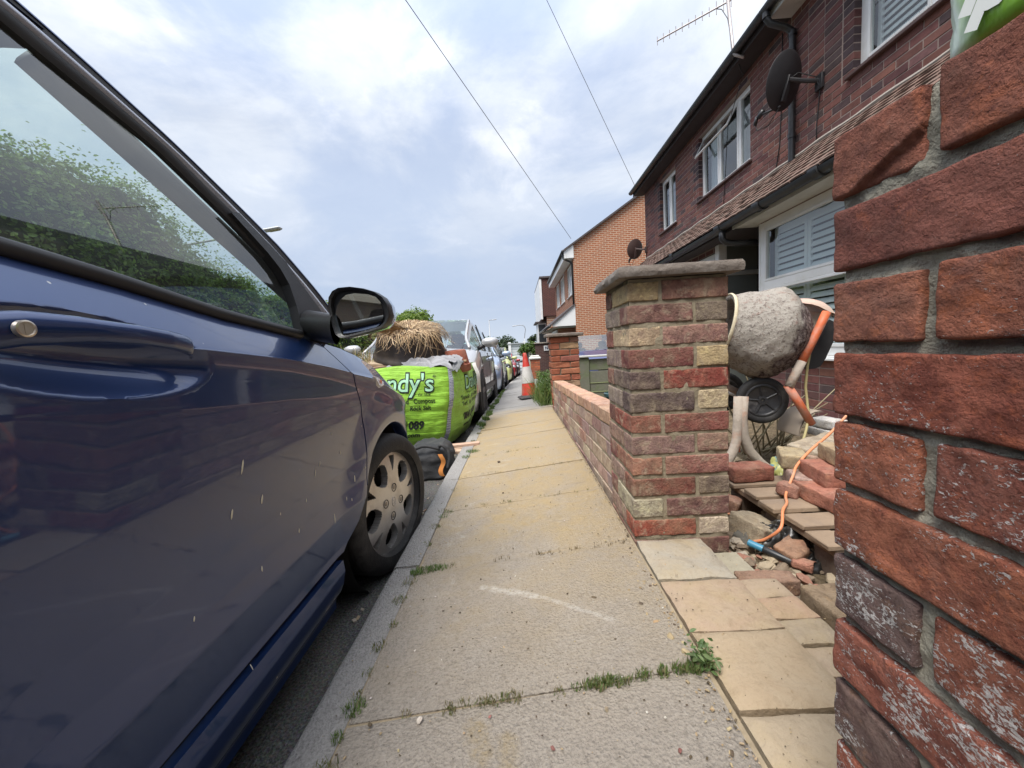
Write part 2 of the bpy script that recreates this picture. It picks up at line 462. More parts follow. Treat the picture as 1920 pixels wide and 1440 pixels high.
def m_asphalt():
    t = NT('asphalt'); p = t.pos()
    a = t.noise(p, 140, 3, .7); b = t.noise(p, 3, 6, .6); sp_ = t.voro(p, 190, 'Color')
    c = t.mix(t.ramp(a, .35, .65), (.05, .048, .046), (.17, .165, .155))
    c = t.mix(t.math('MULTIPLY', t.ramp(b, .5, .75), .45), c, (.17, .15, .12))
    c = t.mix(.28, c, t.mix(1.0, c, sp_, 'MULTIPLY'))
    t.bsdf(c, .9, 0, t.bump(t.math('ADD', a, t.voro(p, 120)), .9, .006), spec=.25)
    return t.m
def m_concrete(name, c0, c1, sand=0.0):
    t = NT(name); p = t.pos(); v, oi = t.rnd_obj()
    sx = t.n('ShaderNodeSeparateXYZ'); t.t.links.new(p, sx.inputs[0])
    n1 = t.noise(p, 6, 8, .65); n2 = t.noise(p, 130, 6, .75); n3 = t.voro(p, 160)
    n4 = t.noise(p, 45, 5, .7)
    c = t.mix(n1, c0, c1)
    c = t.mix(t.math('MULTIPLY', oi.outputs['Random'], .30), c, tuple(x * .72 for x in c0))
    # exposed aggregate
    ag = t.ramp(t.noise(p, 120, 4, .78), .47, .62)
    c = t.mix(t.math('MULTIPLY', ag, .52), c, tuple(x * .55 for x in c0))
    c = t.mix(t.math('MULTIPLY', t.ramp(n2, .60, .74), .5), c, (.62, .58, .52))
    if sand:
        # builder's sand trodden over the slabs, thickest towards the wall
        gx = t.ramp(t.math('ADD', sx.outputs[0], .5), .06, .74)
        gy = t.ramp(t.math('MULTIPLY', sx.outputs[1], .1), .062, .15)
        far = t.ramp(t.math('MULTIPLY', sx.outputs[1], .1), .47, .52, (1, 1, 1), (0, 0, 0))
        k = t.math('ADD', t.math('MULTIPLY', gx, .60), t.math('MULTIPLY', t.math('SUBTRACT', t.noise(p, 4.2, 9, .72, .6), .5), 2.3))
        mid = t.ramp(t.math('MULTIPLY', sx.outputs[1], .1), .13, .28)
        k = t.math('ADD', t.math('ADD', k, .15), t.math('MULTIPLY', mid, .62))
        k = t.math('MULTIPLY', t.math('MULTIPLY', t.ramp(k, .0, .75), gy), far)
        k = t.math('MULTIPLY', k, t.ramp(t.noise(p, 8, 9, .72, .7), .32, .62, (.35, .35, .35), (1, 1, 1)))
        k = t.math('MULTIPLY', k, t.math('ADD', .62, t.math('MULTIPLY', t.noise(p, 60, 5, .7), .5)))
        c = t.mix(t.math('MULTIPLY', k, sand), c, t.mix(t.noise(p, 90, 5, .7), (.34, .245, .12), (.50, .375, .195)))
        stn = t.ramp(t.noise(p, 7.5, 9, .74, 1.0), .56, .70)
        c = t.mix(t.math('MULTIPLY', stn, .24), c, (.20, .155, .095))
        # pale lime scuffs
        w = t.ramp(t.noise(p, 5.5, 8, .72, .8), .60, .72)
        w = t.math('MULTIPLY', w, t.ramp(t.math('ADD', sx.outputs[0], .5), .10, .60, (.55, .55, .55), (.0, .0, .0)))
        c = t.mix(w, c, (.66, .62, .56))
        # a white scrape and two sandy footprints
        def seg(ax, ay, bx, by, wd):
            L2 = (bx - ax) ** 2 + (by - ay) ** 2
            X, Y = sx.outputs[0], sx.outputs[1]
            px, py = t.math('SUBTRACT', X, ax), t.math('SUBTRACT', Y, ay)
            h_ = t.math('DIVIDE', t.math('ADD', t.math('MULTIPLY', px, bx - ax), t.math('MULTIPLY', py, by - ay)), L2, clamp=True)
            qx, qy = t.math('SUBTRACT', px, t.math('MULTIPLY', h_, bx - ax)), t.math('SUBTRACT', py, t.math('MULTIPLY', h_, by - ay))
            d_ = t.math('SQRT', t.math('ADD', t.math('MULTIPLY', qx, qx), t.math('MULTIPLY', qy, qy)))
            d_ = t.math('ADD', d_, t.math('MULTIPLY', t.math('SUBTRACT', t.noise(p, 40, 5, .7), .5), wd * 1.6))
            return t.ramp(t.math('DIVIDE', d_, wd), .35, 1.0, (1, 1, 1), (0, 0, 0))
        scr = t.math('MAXIMUM', seg(-.154, 1.135, .02, 1.055, .016), t.math('MULTIPLY', seg(.02, 1.055, .20, .925, .011), .7))
        c = t.mix(t.math('MULTIPLY', t.math('MULTIPLY', scr, t.ramp(t.noise(p, 70, 5, .75), .35, .6)), .55), c, (.66, .62, .56))
        ft = t.math('MAXIMUM', seg(-.128, .69, -.108, .64, .030), seg(-.064, .655, -.058, .62, .024))
        c = t.mix(t.math('MULTIPLY', t.math('MULTIPLY', ft, t.ramp(t.noise(p, 50, 5, .7), .3, .6)), .6), c, (.34, .26, .14))
        # far slabs left grey and clean
        fg = t.ramp(t.math('MULTIPLY', t.math('ADD', sx.outputs[1], t.math('MULTIPLY', t.noise(p, 3, 4), .8)), .1), .47, .53)
        c = t.mix(t.math('MULTIPLY', fg, .85), c, t.mix(n1, (.21, .21, .21), (.35, .345, .335)))
    h = t.math('ADD', t.math('ADD', n2, t.math('MULTIPLY', n3, .6)), t.math('MULTIPLY', n4, .5))
    t.bsdf(c, .92, 0, t.bump(h, 1.0, .008), spec=.2)
    return t.m
MASPH = m_asphalt()
MSLAB = m_concrete('pavement_concrete', (.325, .283, .236), (.465, .414, .352), .94)
MKERB = m_concrete('kerb_granite', (.32, .305, .288), (.45, .43, .405))
MEARTH = None
def m_earth():
    t = NT('garden_earth'); p = t.pos()
    n = t.noise(p, 9, 9, .7); n2 = t.noise(p, 60, 6, .75)
    c = t.mix(t.ramp(n, .35, .7), (.085, .062, .04), (.34, .26, .16))
    c = t.mix(t.math('MULTIPLY', t.ramp(n2, .5, .7), .6), c, (.42, .34, .23))
    t.bsdf(c, .95, 0, t.bump(t.math('ADD', n2, t.noise(p, 25, 6, .7)), 1.0, .03), spec=.15)
    return t.m
MEARTH = m_earth()
MGROUND = M('far_ground', (.14, .15, .09), .95, var=.4, scale=.5)

# the ground sheet out to the horizon lies well under the street
mb = MB(); mb.grid([[(x, y, -.9 + (0 if y < 5 else -.05 * (y - 5)) - (0 if y < 75 else -.05 * (y - 75) * .9)) for x in (-400, -40, -7, 9, 40, 400)] for y in (-300, -14, 5, 30, 75, 600)])
tag(mb.build('ground', MGROUND), kind='structure')
strip('road', MASPH, -6.2, -.49, lambda x, y: ROAD + g(y), nx=6)
strip('opposite_pavement', MKERB, -7.6, -6.2, lambda x, y: ROAD + .11 + g(y))
# kerb: single stones
kerb = tag(MB().box(-.50, -.42, -.001, .001, -.30, -.29).build('kerb', MKERB), kind='structure')
ky = -6.0
def kerb_mesh(L):
    mb = MB()
    W, Hh = .098, .26
    # chamfered profile with a worn nose
    prof = [(-W / 2, -Hh), (-W / 2, -.014), (-W / 2 + .006, -.005), (-W / 2 + .016, 0), (W / 2, .004), (W / 2, -Hh)]
    ys = np.linspace(-L / 2 + .002, L / 2 - .002, 14)
    mb.grid([[(x + .0025 * fbm((x * 8, y * 5, L)), y, z + (.003 * fbm((x * 12, y * 7, 3)) if z > -.1 else 0)) for x, z in prof] for y in ys])
    mb.add([(x, ys[0], z) for x, z in prof], [tuple(range(6))]); mb.add([(x, ys[-1], z) for x, z in prof], [tuple(range(6))])
    return mb.mesh('kerb_stone', smooth=True, angle=50)
KM = [kerb_mesh(.915), kerb_mesh(.9145)]
for m_ in KM: m_.materials.append(MKERB)
i = 0
while ky < 40:
    o = link('kerb_stone', KM[i % 2], kerb)
    yc = ky + .4575
    o.location = (-.455 + bend(yc) + random.uniform(-.003, .003), yc, -.078 + g(yc) + random.uniform(-.003, .002))
    o.rotation_euler = (math.atan2(g(yc + .4) - g(yc - .4), .8), 0, -math.atan2(bend(yc + .4) - bend(yc - .4), .8))
    ky += .915; i += 1

# pavement: single slabs across the footway
pavement = tag(MB().box(-.40, .36, -6, 5, -.32, -.30).build('pavement', MSLAB), kind='structure')
joints = [-6.0, -5.4, -4.8, -4.2, -3.6, -3.0, -2.4, -1.85, -1.3, -.75, -.2, .24, .745, 1.285, 1.79, 2.255, 2.69, 3.2, 3.66, 4.12, 4.6, 5.1]
while joints[-1] < 40: joints.append(joints[-1] + .55 + random.uniform(-.03, .03))
for a, b in zip(joints, joints[1:]):
    x0, x1 = -.402, .352
    if a > 4.55: x1 = .55
    nx, ny = 18, 12
    mb = MB(); dz = random.uniform(-.004, .003); tw = random.uniform(-.004, .004); sk = random.uniform(-.012, .012)
    G = []
    for jy in range(ny + 1):
        row = []
        for ix_ in range(nx + 1):
            u, v = ix_ / nx, jy / ny
            x = lerp(x0, x1, u); y = lerp(a + .0015, b - .0015, v) + sk * (u - .5) * (0 if 0 < jy < ny else 1) + .035 * (u - .5)
            e = min(u, 1 - u) * (x1 - x0); f = min(v, 1 - v) * (b - a)
            d = min(e, f)
            z = pav(x, y) + dz + tw * (u - .5) - .0035 * max(0, 1 - d / .014) + .0022 * fbm((x * 7, y * 7, a))
            row.append((x + bend(y), y, z))
        G.append(row)
    mb.grid(G)
    rim = [G[0][k] for k in range(nx + 1)] + [G[k][nx] for k in range(1, ny + 1)] + [G[ny][k] for k in range(nx - 1, -1, -1)] + [G[k][0] for k in range(ny - 1, 0, -1)]
    mb.add(rim + [(p[0], p[1], p[2] - .06) for p in rim], [(k, (k + 1) % len(rim), (k + 1) % len(rim) + len(rim), k + len(rim)) for k in range(len(rim))])
    mb.build('paving_slab', MSLAB, pavement, smooth=True, angle=60)
# bedding seen in the open joints
strip('pavement_bedding', M('bedding', (.27, .215, .14), .95, var=.4, scale=30, bump=.5), -.46, .362, lambda x, y: pav(x, y) - .0075, ys=[y for y in YS if -7 < y < 45], nx=4)

# threshold of sandstone slabs and small setts at the open gateway
def m_sandstone():
    t = NT('sandstone'); v, oi = t.rnd_obj()
    n = t.noise(v, 9, 7, .6, 1.2); n2 = t.noise(v, 90, 5, .7)
    base = oi.outputs['Color']
    c = t.mix(t.ramp(n, .35, .7), base, t.mix(.6, base, (.37, .30, .21)))
    c = t.mix(t.math('MULTIPLY', t.ramp(t.noise(t.pos(), 5, 7, .65), .48, .72), .6), c, (.36, .275, .145))
    c = t.mix(t.math('MULTIPLY', t.ramp(t.noise(t.pos(), 11, 8, .7, .6), .52, .66), .45), c, t.mix(1.0, c, (.62, .58, .54), 'MULTIPLY'))
    c = t.mix(t.math('MULTIPLY', t.ramp(n2, .5, .72), .3), c, t.mix(1.0, c, (.6, .55, .5), 'MULTIPLY'))
    t.bsdf(c, .9, 0, t.bump(t.math('ADD', n2, t.math('MULTIPLY', t.noise(v, 28, 6, .6, .8), 1.3)), .6, .006), spec=.2)
    return t.m
MSAND = m_sandstone()
threshold = tag(MB().box(.365, .71, -.6, 1.29, -.20, -.062).build('threshold', M('mortar_bed', (.30, .27, .20), .95, var=.3, scale=25, bump=.5)), kind='structure')
def riven(name, x0, x1, y0, y1, z0, th, parent, mat, color, amp=.0035, tilt=0.0, n=12, rr=.008):
    mb = MB(); G = []; sd = random.uniform(0, 50)
    for j in range(n + 1):
        row = []
        for i in range(n + 1):
            u, v = i / n, j / n
            x = lerp(x0, x1, u); y = lerp(y0, y1, v)
            e = min(min(u, 1 - u) * abs(x1 - x0), min(v, 1 - v) * abs(y1 - y0))
            if e == 0:
                x += .004 * fbm((x * 14, y * 14, sd)); y += .004 * fbm((x * 14, y * 14, sd + 9))
            row.append((x, y, z0 + tilt * (x - x0) + amp * fbm((x * 16, y * 16, sd)) - rr * max(0, 1 - e / rr) ** 2))
        G.append(row)
    mb.grid(G)
    rim = [G[0][k] for k in range(n + 1)] + [G[k][n] for k in range(1, n + 1)] + [G[n][k] for k in range(n - 1, -1, -1)] + [G[k][0] for k in range(n - 1, 0, -1)]
    mb.add(rim + [(p[0], p[1], p[2] - th) for p in rim], [(k, (k + 1) % len(rim), (k + 1) % len(rim) + len(rim), k + len(rim)) for k in range(len(rim))])
    o = mb.build(name, mat, parent, smooth=True, angle=55)
    o.color = (*color, 1)
    return o
sc_ = [(.33, .30, .245), (.35, .26, .185), (.345, .265, .175), (.335, .27, .19), (.32, .29, .245), (.32, .27, .20), (.335, .28, .205)]
ye = [1.292, 1.06, .858, .655, .45, .25, .05, -.2]
for k in range(7):
    riven('sandstone_slab', .368, .588, ye[k + 1] + .004, ye[k] - .004, .004 + random.uniform(-.003, .003), .06, threshold, MSAND, sc_[k])
yy = 1.075; k = 0
while yy > 0.1:
    riven('sett', .596, .708, yy - .078, yy, -.012 - .004 * (k == 0) + random.uniform(-.004, .002), .06, threshold, MSAND,
          random.choice([(.36, .225, .165), (.34, .26, .185), (.37, .245, .185), (.31, .255, .195)]), n=8)
    yy -= .085; k += 1

# garden: dug over earth
mb = MB(); G = []
for j in range(90):
    y = -3 + 3 * j / 15 if j < 15 else 3.6 * (j - 15) / 60 if j < 75 else 3.6 + 7 * (j - 75) / 14
    row = []
    for i_ in range(46):
        x = lerp(.50, 3.4, (i_ / 45) ** 1.3)
        z = -.135 + .03 * fbm((x * 3, y * 3, 1)) + .018 * fbm((x * 11, y * 11, 4)) + g(y) * .6
        if y < 1.15: z -= .10 * min(1, (1.15 - y) / .1) * (1 if x > .70 else 1)
        row.append((x, y, z))
    G.append(row)
mb.grid(G)
tag(mb.build('garden_earth', MEARTH, smooth=True), kind='structure')
# ================================================================== BRICK GATE PIERS AND LOW WALL
def hi_brick(name, L, D, H, res, r=.006, amp=.003, seed=0, chip=None, rough=.0016):
    """a worn brick: rounded box grid displaced by noise. local x = length, y = depth, z = height"""
    a, b, c = L / 2, D / 2, H / 2
    mb = MB(); idx = {}
    vs, fs = [], []
    def vert(x, y, z):
        k = (round(x, 5), round(y, 5), round(z, 5))
        if k in idx: return idx[k]
        p = Vector((x, y, z))
        q = Vector((max(-a + r, min(a - r, x)), max(-b + r, min(b - r, y)), max(-c + r, min(c - r, z))))
        d = p - q
        if d.length > 1e-7:
            dl = d.normalized(); p = q + dl * r
        else:
            dl = d
        s = Vector((x * 1.0 + seed * 3.1, y + seed * 1.7, z))
        edge = (abs(x) > a - 1e-6) + (abs(y) > b - 1e-6) + (abs(z) > c - 1e-6)
        nrm = Vector(((x / a) ** 15, (y / b) ** 15, (z / c) ** 15))
        if nrm.length > 0: nrm.normalize()
        disp = amp * mnoise.fractal(s * 14, 1.0, 2.0, 3) + rough * mnoise.fractal(s * 48, 1.0, 2.0, 2)
        if edge >= 2:
            disp -= abs(amp * 1.0 * mnoise.noise(s * 30))
        p = p + nrm * disp
        if chip: p = chip(p, x, y, z)
        idx[k] = len(vs); vs.append(p)
        return idx[k]
    def lin(h):
        n = max(2, int(round(2 * h / res)))
        ins = [-h, -h + r * .5] + list(np.linspace(-h + r, h - r, n)) + [h - r * .5, h]
        return ins
    X, Y, Z = lin(a), lin(b), lin(c)
    def face(A, B, f):
        for i in range(len(A) - 1):
            for j in range(len(B) - 1):
                fs.append((vert(*f(A[i], B[j])), vert(*f(A[i + 1], B[j])), vert(*f(A[i + 1], B[j + 1])), vert(*f(A[i], B[j + 1]))))
    for s in (-1, 1):
        face(X, Z, lambda u, w: (u, s * b, w)); face(Y, Z, lambda u, w: (s * a, u, w)); face(X, Y, lambda u, w: (u, w, s * c))
    mb.add(vs, fs)
    return mb.mesh(name, smooth=True)
def lo_brick(L, D, H, b=.005, j=.0025):
    mb = MB(); mb.cbox(L, D, H, b=b, jit=j)
    return mb.mesh('brick')
def put(name, me, loc, rz, parent, color, rx=0, ry=0):
    o = bpy.data.objects.new(name, me); COL.objects.link(o)
    o.parent = parent
    o.location = Vector(loc) - base_loc(parent)
    o.rotation_euler = (rx, ry, rz)
    o.color = (*color, 1)
    return o
def warm(c): return (c[0] * 1.07, c[1] * 1.0, c[2] * .90)
def vc(c, k=.12):
    s = random.uniform(1 - k, 1 + k)
    return tuple(max(0.0, x * s * random.uniform(.96, 1.04)) for x in c)

MB_RED = brick_mat('weathered_red_brick', skin=((.50, .42, .46), (1.35, 1.15, .85)), fine=190, pits=.6, bdist=.012, white=.08, dark=.70, bump=1.0, flecks=.85, dirt=(.17, .115, .10, .42))
MB_MIX = brick_mat('reclaimed_brick', skin=((.50, .45, .50), (1.5, 1.55, 1.35)), fine=130, pits=.45, bdist=.010, white=.72, dark=.60, wscale=19, bump=.7, wcol=(.50, .41, .29), dirt=(.38, .31, .20, .5))
MB_MIX2 = brick_mat('wall_brick', skin=((.6, .5, .52), (1.3, 1.35, 1.3)), white=.58, dark=.40, wscale=16, bump=.5, wcol=(.50, .41, .35))
MMORT = M('old_mortar', (.38, .36, .29), .97, var=.45, scale=30, bump=1.0, bscale=55, dirt=(.22, .21, .17), dscale=14, bdist=.015)
MMORT2 = M('fresh_mortar', (.285, .24, .165), .95, var=.22, scale=20, bump=.5, bscale=80, dirt=(.21, .17, .11), dscale=9)

# ---- the near pier, close to the lens
PX, PY1 = .372, .473           # street face, far corner
near = thing('gate_pier', 'close weathered red brick gate pier flecked with white paint under the green plastic bag', 'brick pier', (.535, .295, -.14))
def mort_core(parent, x0, x1, y0, y1, z0, z1, mat, rec=.013, res=.012):
    mb = MB()
    nx, nz = max(2, int((x1 - x0) / res)), max(2, int((z1 - z0) / res)); ny = max(2, int((y1 - y0) / res))
    def P(x, y, z, n):
        d = .0035 * fbm((x * 40, y * 40, z * 40), 1, 4) + .003 * fbm((x * 11, y * 11, z * 11))
        return (x + n[0] * d, y + n[1] * d, z + n[2] * d)
    xa, xb, ya, yb = x0 + rec, x1 - rec, y0 + rec, y1 - rec
    Xs, Ys, Zs = np.linspace(xa, xb, nx), np.linspace(ya, yb, ny), np.linspace(z0, z1, nz)
    for y, s in ((ya, -1), (yb, 1)):
        mb.grid([[P(x, y, z, (0, s, 0)) for x in Xs] for z in Zs])
    for x, s in ((xa, -1), (xb, 1)):
        mb.grid([[P(x, y, z, (s, 0, 0)) for y in Ys] for z in Zs])
    mb.grid([[P(x, y, z1, (0, 0, 1)) for x in Xs] for y in Ys])
    return mb.build('mortar', mat, parent, smooth=True)
BH, PITCH = .0688, .0812
ztop = .903
mc_ = mort_core(near, PX, PX + .327, PY1 - .327, PY1, -.14, ztop - .004, MMORT, rec=.0085, res=.006)
for v_ in mc_.data.vertices: v_.co.y -= .027 * (ztop - (v_.co.z + near.location.z))
NEARC = [(.35, .135, .09), (.29, .105, .078), (.39, .155, .098), (.33, .11, .072), (.38, .14, .085), (.38, .14, .083), (.20, .135, .122), (.35, .125, .085), (.21, .14, .12), (.37, .13, .085), (.29, .125, .09), (.33, .125, .09)]
NEARC = [tuple(v * 1.12 for v in c) for c in NEARC]
def chip_top(p, x, y, z):
    # lower far layer split off the header: street face is local y = -b
    if y < -.02:
        line = -.024 + .42 * x + .0015 * mnoise.noise(Vector((x * 60, 3, z * 60)))
        if z < line:
            p = p + Vector((0, .0065, 0))
    return p
PYT = PY1
for k in range(13):
    zc = ztop - BH / 2 - k * PITCH
    PY1 = PYT - .027 * (ztop - zc)          # the old pier leans a little
    col = NEARC[k % len(NEARC)]
    header_first = (k % 2 == 0)        # at the far corner
    sd = 20 + k * 7
    x_ = PX + .05125
    # street face (x = PX): local x of a brick runs along world Y after turning 90 degrees; local y = -depth faces -X
    if header_first:
        me = hi_brick('brick', .098, .215, BH + random.uniform(-.002, .003), .0040, .0034, .0014, sd, chip=(lambda p, x, y, z: chip_top(Vector(p), x, y, z)) if k == 0 else None)
        me.materials.append(MB_RED)
        put('brick', me, (PX + .1075, PY1 - .049, zc), -math.pi / 2, near, col)
        me = hi_brick('brick', .2125, .1025, BH + random.uniform(-.002, .003), .0042, .0034, .0014, sd + 3); me.materials.append(MB_RED)
        put('brick', me, (PX + .05125 + random.uniform(-.002, .002), PY1 - .098 - .0145 - .10625, zc + .002), -math.pi / 2, near, vc(((.36, .135, .09), (.385, .145, .09), (.34, .12, .082))[(k // 2) % 3], .06))
    else:
        me = hi_brick('brick', .215, .1025, BH + random.uniform(-.002, .003), .0040, .0034, .0014, sd); me.materials.append(MB_RED)
        put('brick', me, (PX + .05125 + random.uniform(-.002, .002), PY1 - .1075, zc), -math.pi / 2, near, col)
        me = hi_brick('brick', .1, .215, BH, .008, .007, .0030, sd + 5); me.materials.append(MB_RED)
        put('brick', me, (PX + .1075, PY1 - .215 - .012 - .05, zc), -math.pi / 2, near, vc(NEARC[(k + 4) % 12], .1))
    # inner side of the pier, seen only from elsewhere
    for q in range(2):
        me = MATS.get('plain_brick')
        if me is None:
            me = lo_brick(.2, .1, BH); me.materials.append(MB_RED); MATS['plain_brick'] = me
        put('brick', me, (PX + .275, PY1 - .105 - q * .213, zc), math.pi / 2, near, vc(NEARC[(k + q) % 12], .15))

# ---- the gate pier with the stone cap
BUFF, CREAM, RED, PUR, GREY, DARK, PINK, MAUV = (.46, .365, .22), (.52, .435, .32), (.24, .07, .055), (.185, .085, .08), (.25, .225, .20), (.085, .065, .07), (.29, .155, .125), (.29, .235, .225)
CX0, CY0 = .368, 1.300
PS = .327
pier = thing('gate_pier', 'reclaimed brick gate pier of mixed red and buff bricks under a stone cap', 'brick pier', (CX0 + PS / 2, CY0 + PS / 2, -.075))
PH = .0738
courses = [  # (header at left?, left colour, right colour, side first, side second)
    (1, BUFF, (.27, .15, .125), MAUV, (.40, .36, .28)), (0, (.22, .11, .105), (.26, .215, .185), (.45, .40, .31), MAUV), (1, CREAM, (.33, .20, .175), (.30, .24, .24), CREAM),
    (0, (.22, .085, .085), (.48, .40, .26), CREAM, MAUV), (1, (.15, .12, .115), (.26, .075, .065), (.22, .19, .20), (.42, .37, .28)), (0, (.13, .10, .105), CREAM, (.33, .34, .30), MAUV),
    (1, (.27, .09, .075), (.25, .10, .09), (.33, .22, .21), MAUV), (0, (.29, .20, .19), (.29, .175, .16), (.42, .36, .29), (.33, .21, .19)), (1, (.33, .17, .13), (.29, .15, .13), (.36, .23, .20), MAUV),
    (0, (.20, .08, .068), (.19, .165, .135), (.34, .22, .2), (.30, .21, .20)), (1, (.44, .40, .34), (.19, .105, .098), (.28, .22, .22), (.30, .21, .20)), (0, (.30, .095, .07), (.50, .46, .38), (.44, .38, .28), (.31, .22, .20)),
    (1, (.17, .09, .08), (.15, .08, .075), MAUV, PUR)]
mort_core(pier, CX0, CX0 + PS, CY0, CY0 + PS, -.12, .886, MMORT2, rec=.004, res=.012)
for k, (hl, cl, cr, s1, s2) in enumerate(courses):
    zc = .886 - .010 - .031 - k * PH
    hh = .0610
    L, D = .2135, .1015
    x0, y0, x1, y1 = CX0, CY0, CX0 + PS, CY0 + PS
    def B(L_, c, x, y, rz, sd):
        me = hi_brick('brick', L_, D, hh + random.uniform(-.004, .004), .0095, .0032, .0018, sd); me.materials.append(MB_MIX)
        put('brick', me, (x + random.uniform(-.0015, .0015), y + random.uniform(-.0015, .0015), zc + random.uniform(-.0015, .0015)), rz + random.uniform(-.008, .008), pier, warm(vc(c, .06)))
    s = 200 + k * 5
    if not hl:   # stretcher at the left of the front face
        B(L, cl, x0 + L / 2, y0 + D / 2, 0, s); B(L, cr, x1 - D / 2, y0 + L / 2, math.pi / 2, s + 1)
        B(L, vc(PUR, .3), x1 - L / 2, y1 - D / 2, 0, s + 2); B(L, s2, x0 + D / 2, y1 - L / 2, math.pi / 2, s + 3)
    else:        # header at the left: it is the end of the left stretcher
        B(L, cr, x1 - L / 2, y0 + D / 2, 0, s); B(L, cl if k not in (0, 2, 10) else cl, x0 + D / 2, y0 + L / 2, math.pi / 2, s + 1)
        B(L, vc(PUR, .3), x0 + L / 2, y1 - D / 2, 0, s + 2); B(L, vc(RED, .3), x1 - D / 2, y1 - L / 2, math.pi / 2, s + 3)
# stone cap, riven edges
MCAP = M('cap_stone', (.175, .145, .120), .8, var=.35, scale=16, bump=.7, bscale=38, dirt=(.25, .225, .20), dscale=7, bdist=.012)
mb = MB(); ov = .036
x0, x1, y0, y1 = CX0 - ov, CX0 + PS + ov, CY0 - ov, CY0 + PS + ov
nn = 30
def cap_ring(ins, z, am):
    pts = []
    for s_ in range(4):
        for k in range(nn):
            t = k / nn
            x, y = [(lerp(x0, x1, t), y0), (x1, lerp(y0, y1, t)), (lerp(x1, x0, t), y1), (x0, lerp(y1, y0, t))][s_]
            nx, ny = [(0, -1), (1, 0), (0, 1), (-1, 0)][s_]
            d = am * .55 * fbm((x * 22, y * 22, z * 60), 1, 4) - ins
            px, py = x + nx * d, y + ny * d
            px = max(x0 + ins * .9, min(x1 - ins * .9, px)) if ins > .004 else px
            py = max(y0 + ins * .9, min(y1 - ins * .9, py)) if ins > .004 else py
            pts.append((px, py, z + .0012 * fbm((x * 9, y * 9, z * 50))))
    return pts
rings = [cap_ring(.03, .889, .0), cap_ring(.004, .890, .006), cap_ring(.0, .902, .009), cap_ring(.001, .914, .009), cap_ring(.005, .924, .006), cap_ring(.05, .927, .001), cap_ring(.14, .928, 0)]
N4 = nn * 4
mb.add([p for r_ in rings for p in r_], [(i * N4 + k, i * N4 + (k + 1) % N4, (i + 1) * N4 + (k + 1) % N4, (i + 1) * N4 + k) for i in range(len(rings) - 1) for k in range(N4)] + [tuple(range(N4))[::-1], tuple(range(6 * N4, 7 * N4))])
mb.build('cap', MCAP, pier, smooth=True, angle=40)

# ---- low half-brick wall running down to the next pier
low = thing('garden_wall', 'low new garden wall of reclaimed brick beside the sandy pavement', 'garden wall', (.43, 3.0, -.12))
WX = .374; WD = .1035
wy0, wy1 = 1.634, 4.50
slope = -.0405
def wz(y): return .392 + slope * (y - 1.7)
SH = [lo_brick(.215, WD - .002, .0655, .004, .003) for _ in range(5)]
HB = [lo_brick(.106, WD - .002, .0655, .004, .003) for _ in range(2)]
CP = [lo_brick(.216, WD + .008, .069, .006, .003) for _ in range(4)]
for m_ in SH + HB + CP: m_.materials.append(MB_MIX2)
wcols = [(.46, .40, .33), (.40, .30, .27), (.36, .25, .22), (.33, .24, .235), (.40, .32, .27), (.30, .17, .15), (.36, .29, .27), (.34, .21, .18), (.28, .235, .23), (.42, .36, .29), (.30, .19, .18)]
mbm = MB(); mbm.add([(x, y, z) for y in (wy0 - .008, wy1) for x, z in ((WX + .004, -.28), (WX + WD - .004, -.28), (WX + WD - .004, wz(y) - .012), (WX + .004, wz(y) - .012))],
                    [(0, 1, 2, 3), (4, 5, 6, 7), (0, 1, 5, 4), (1, 2, 6, 5), (2, 3, 7, 6), (3, 0, 4, 7)])
mbm.build('mortar', MMORT2, low)
for c in range(8):
    y = wy0 + (0 if c % 2 else .1125) - (.0 if c else 0)
    if c % 2 == 0 and c > 0:
        zc = wz(wy0 + .05) - .0345 - c * .0735
        put('brick', random.choice(HB), (WX + WD / 2, wy0 + .053, zc), math.pi / 2, low, vc(random.choice(wcols)), rx=0)
    if c == 0: y = wy0
    while y < wy1 - .05:
        yc = y + .1075
        if yc + .1 > wy1 + .02: break
        zc = wz(yc) - .0345 - c * .0735
        if zc > pav(WX, yc) - .09:
            o = put('coping_brick' if c == 0 else 'brick', random.choice(CP if c == 0 else SH), (WX + WD / 2 + random.uniform(-.0015, .0015), yc, zc + random.uniform(-.001, .001)), math.pi / 2, low,
                    warm(vc((.48, .33, .25) if c == 0 else random.choice(wcols), .10)))
            o.rotation_euler = (0, -math.atan(slope), math.pi / 2)
        y += .2255
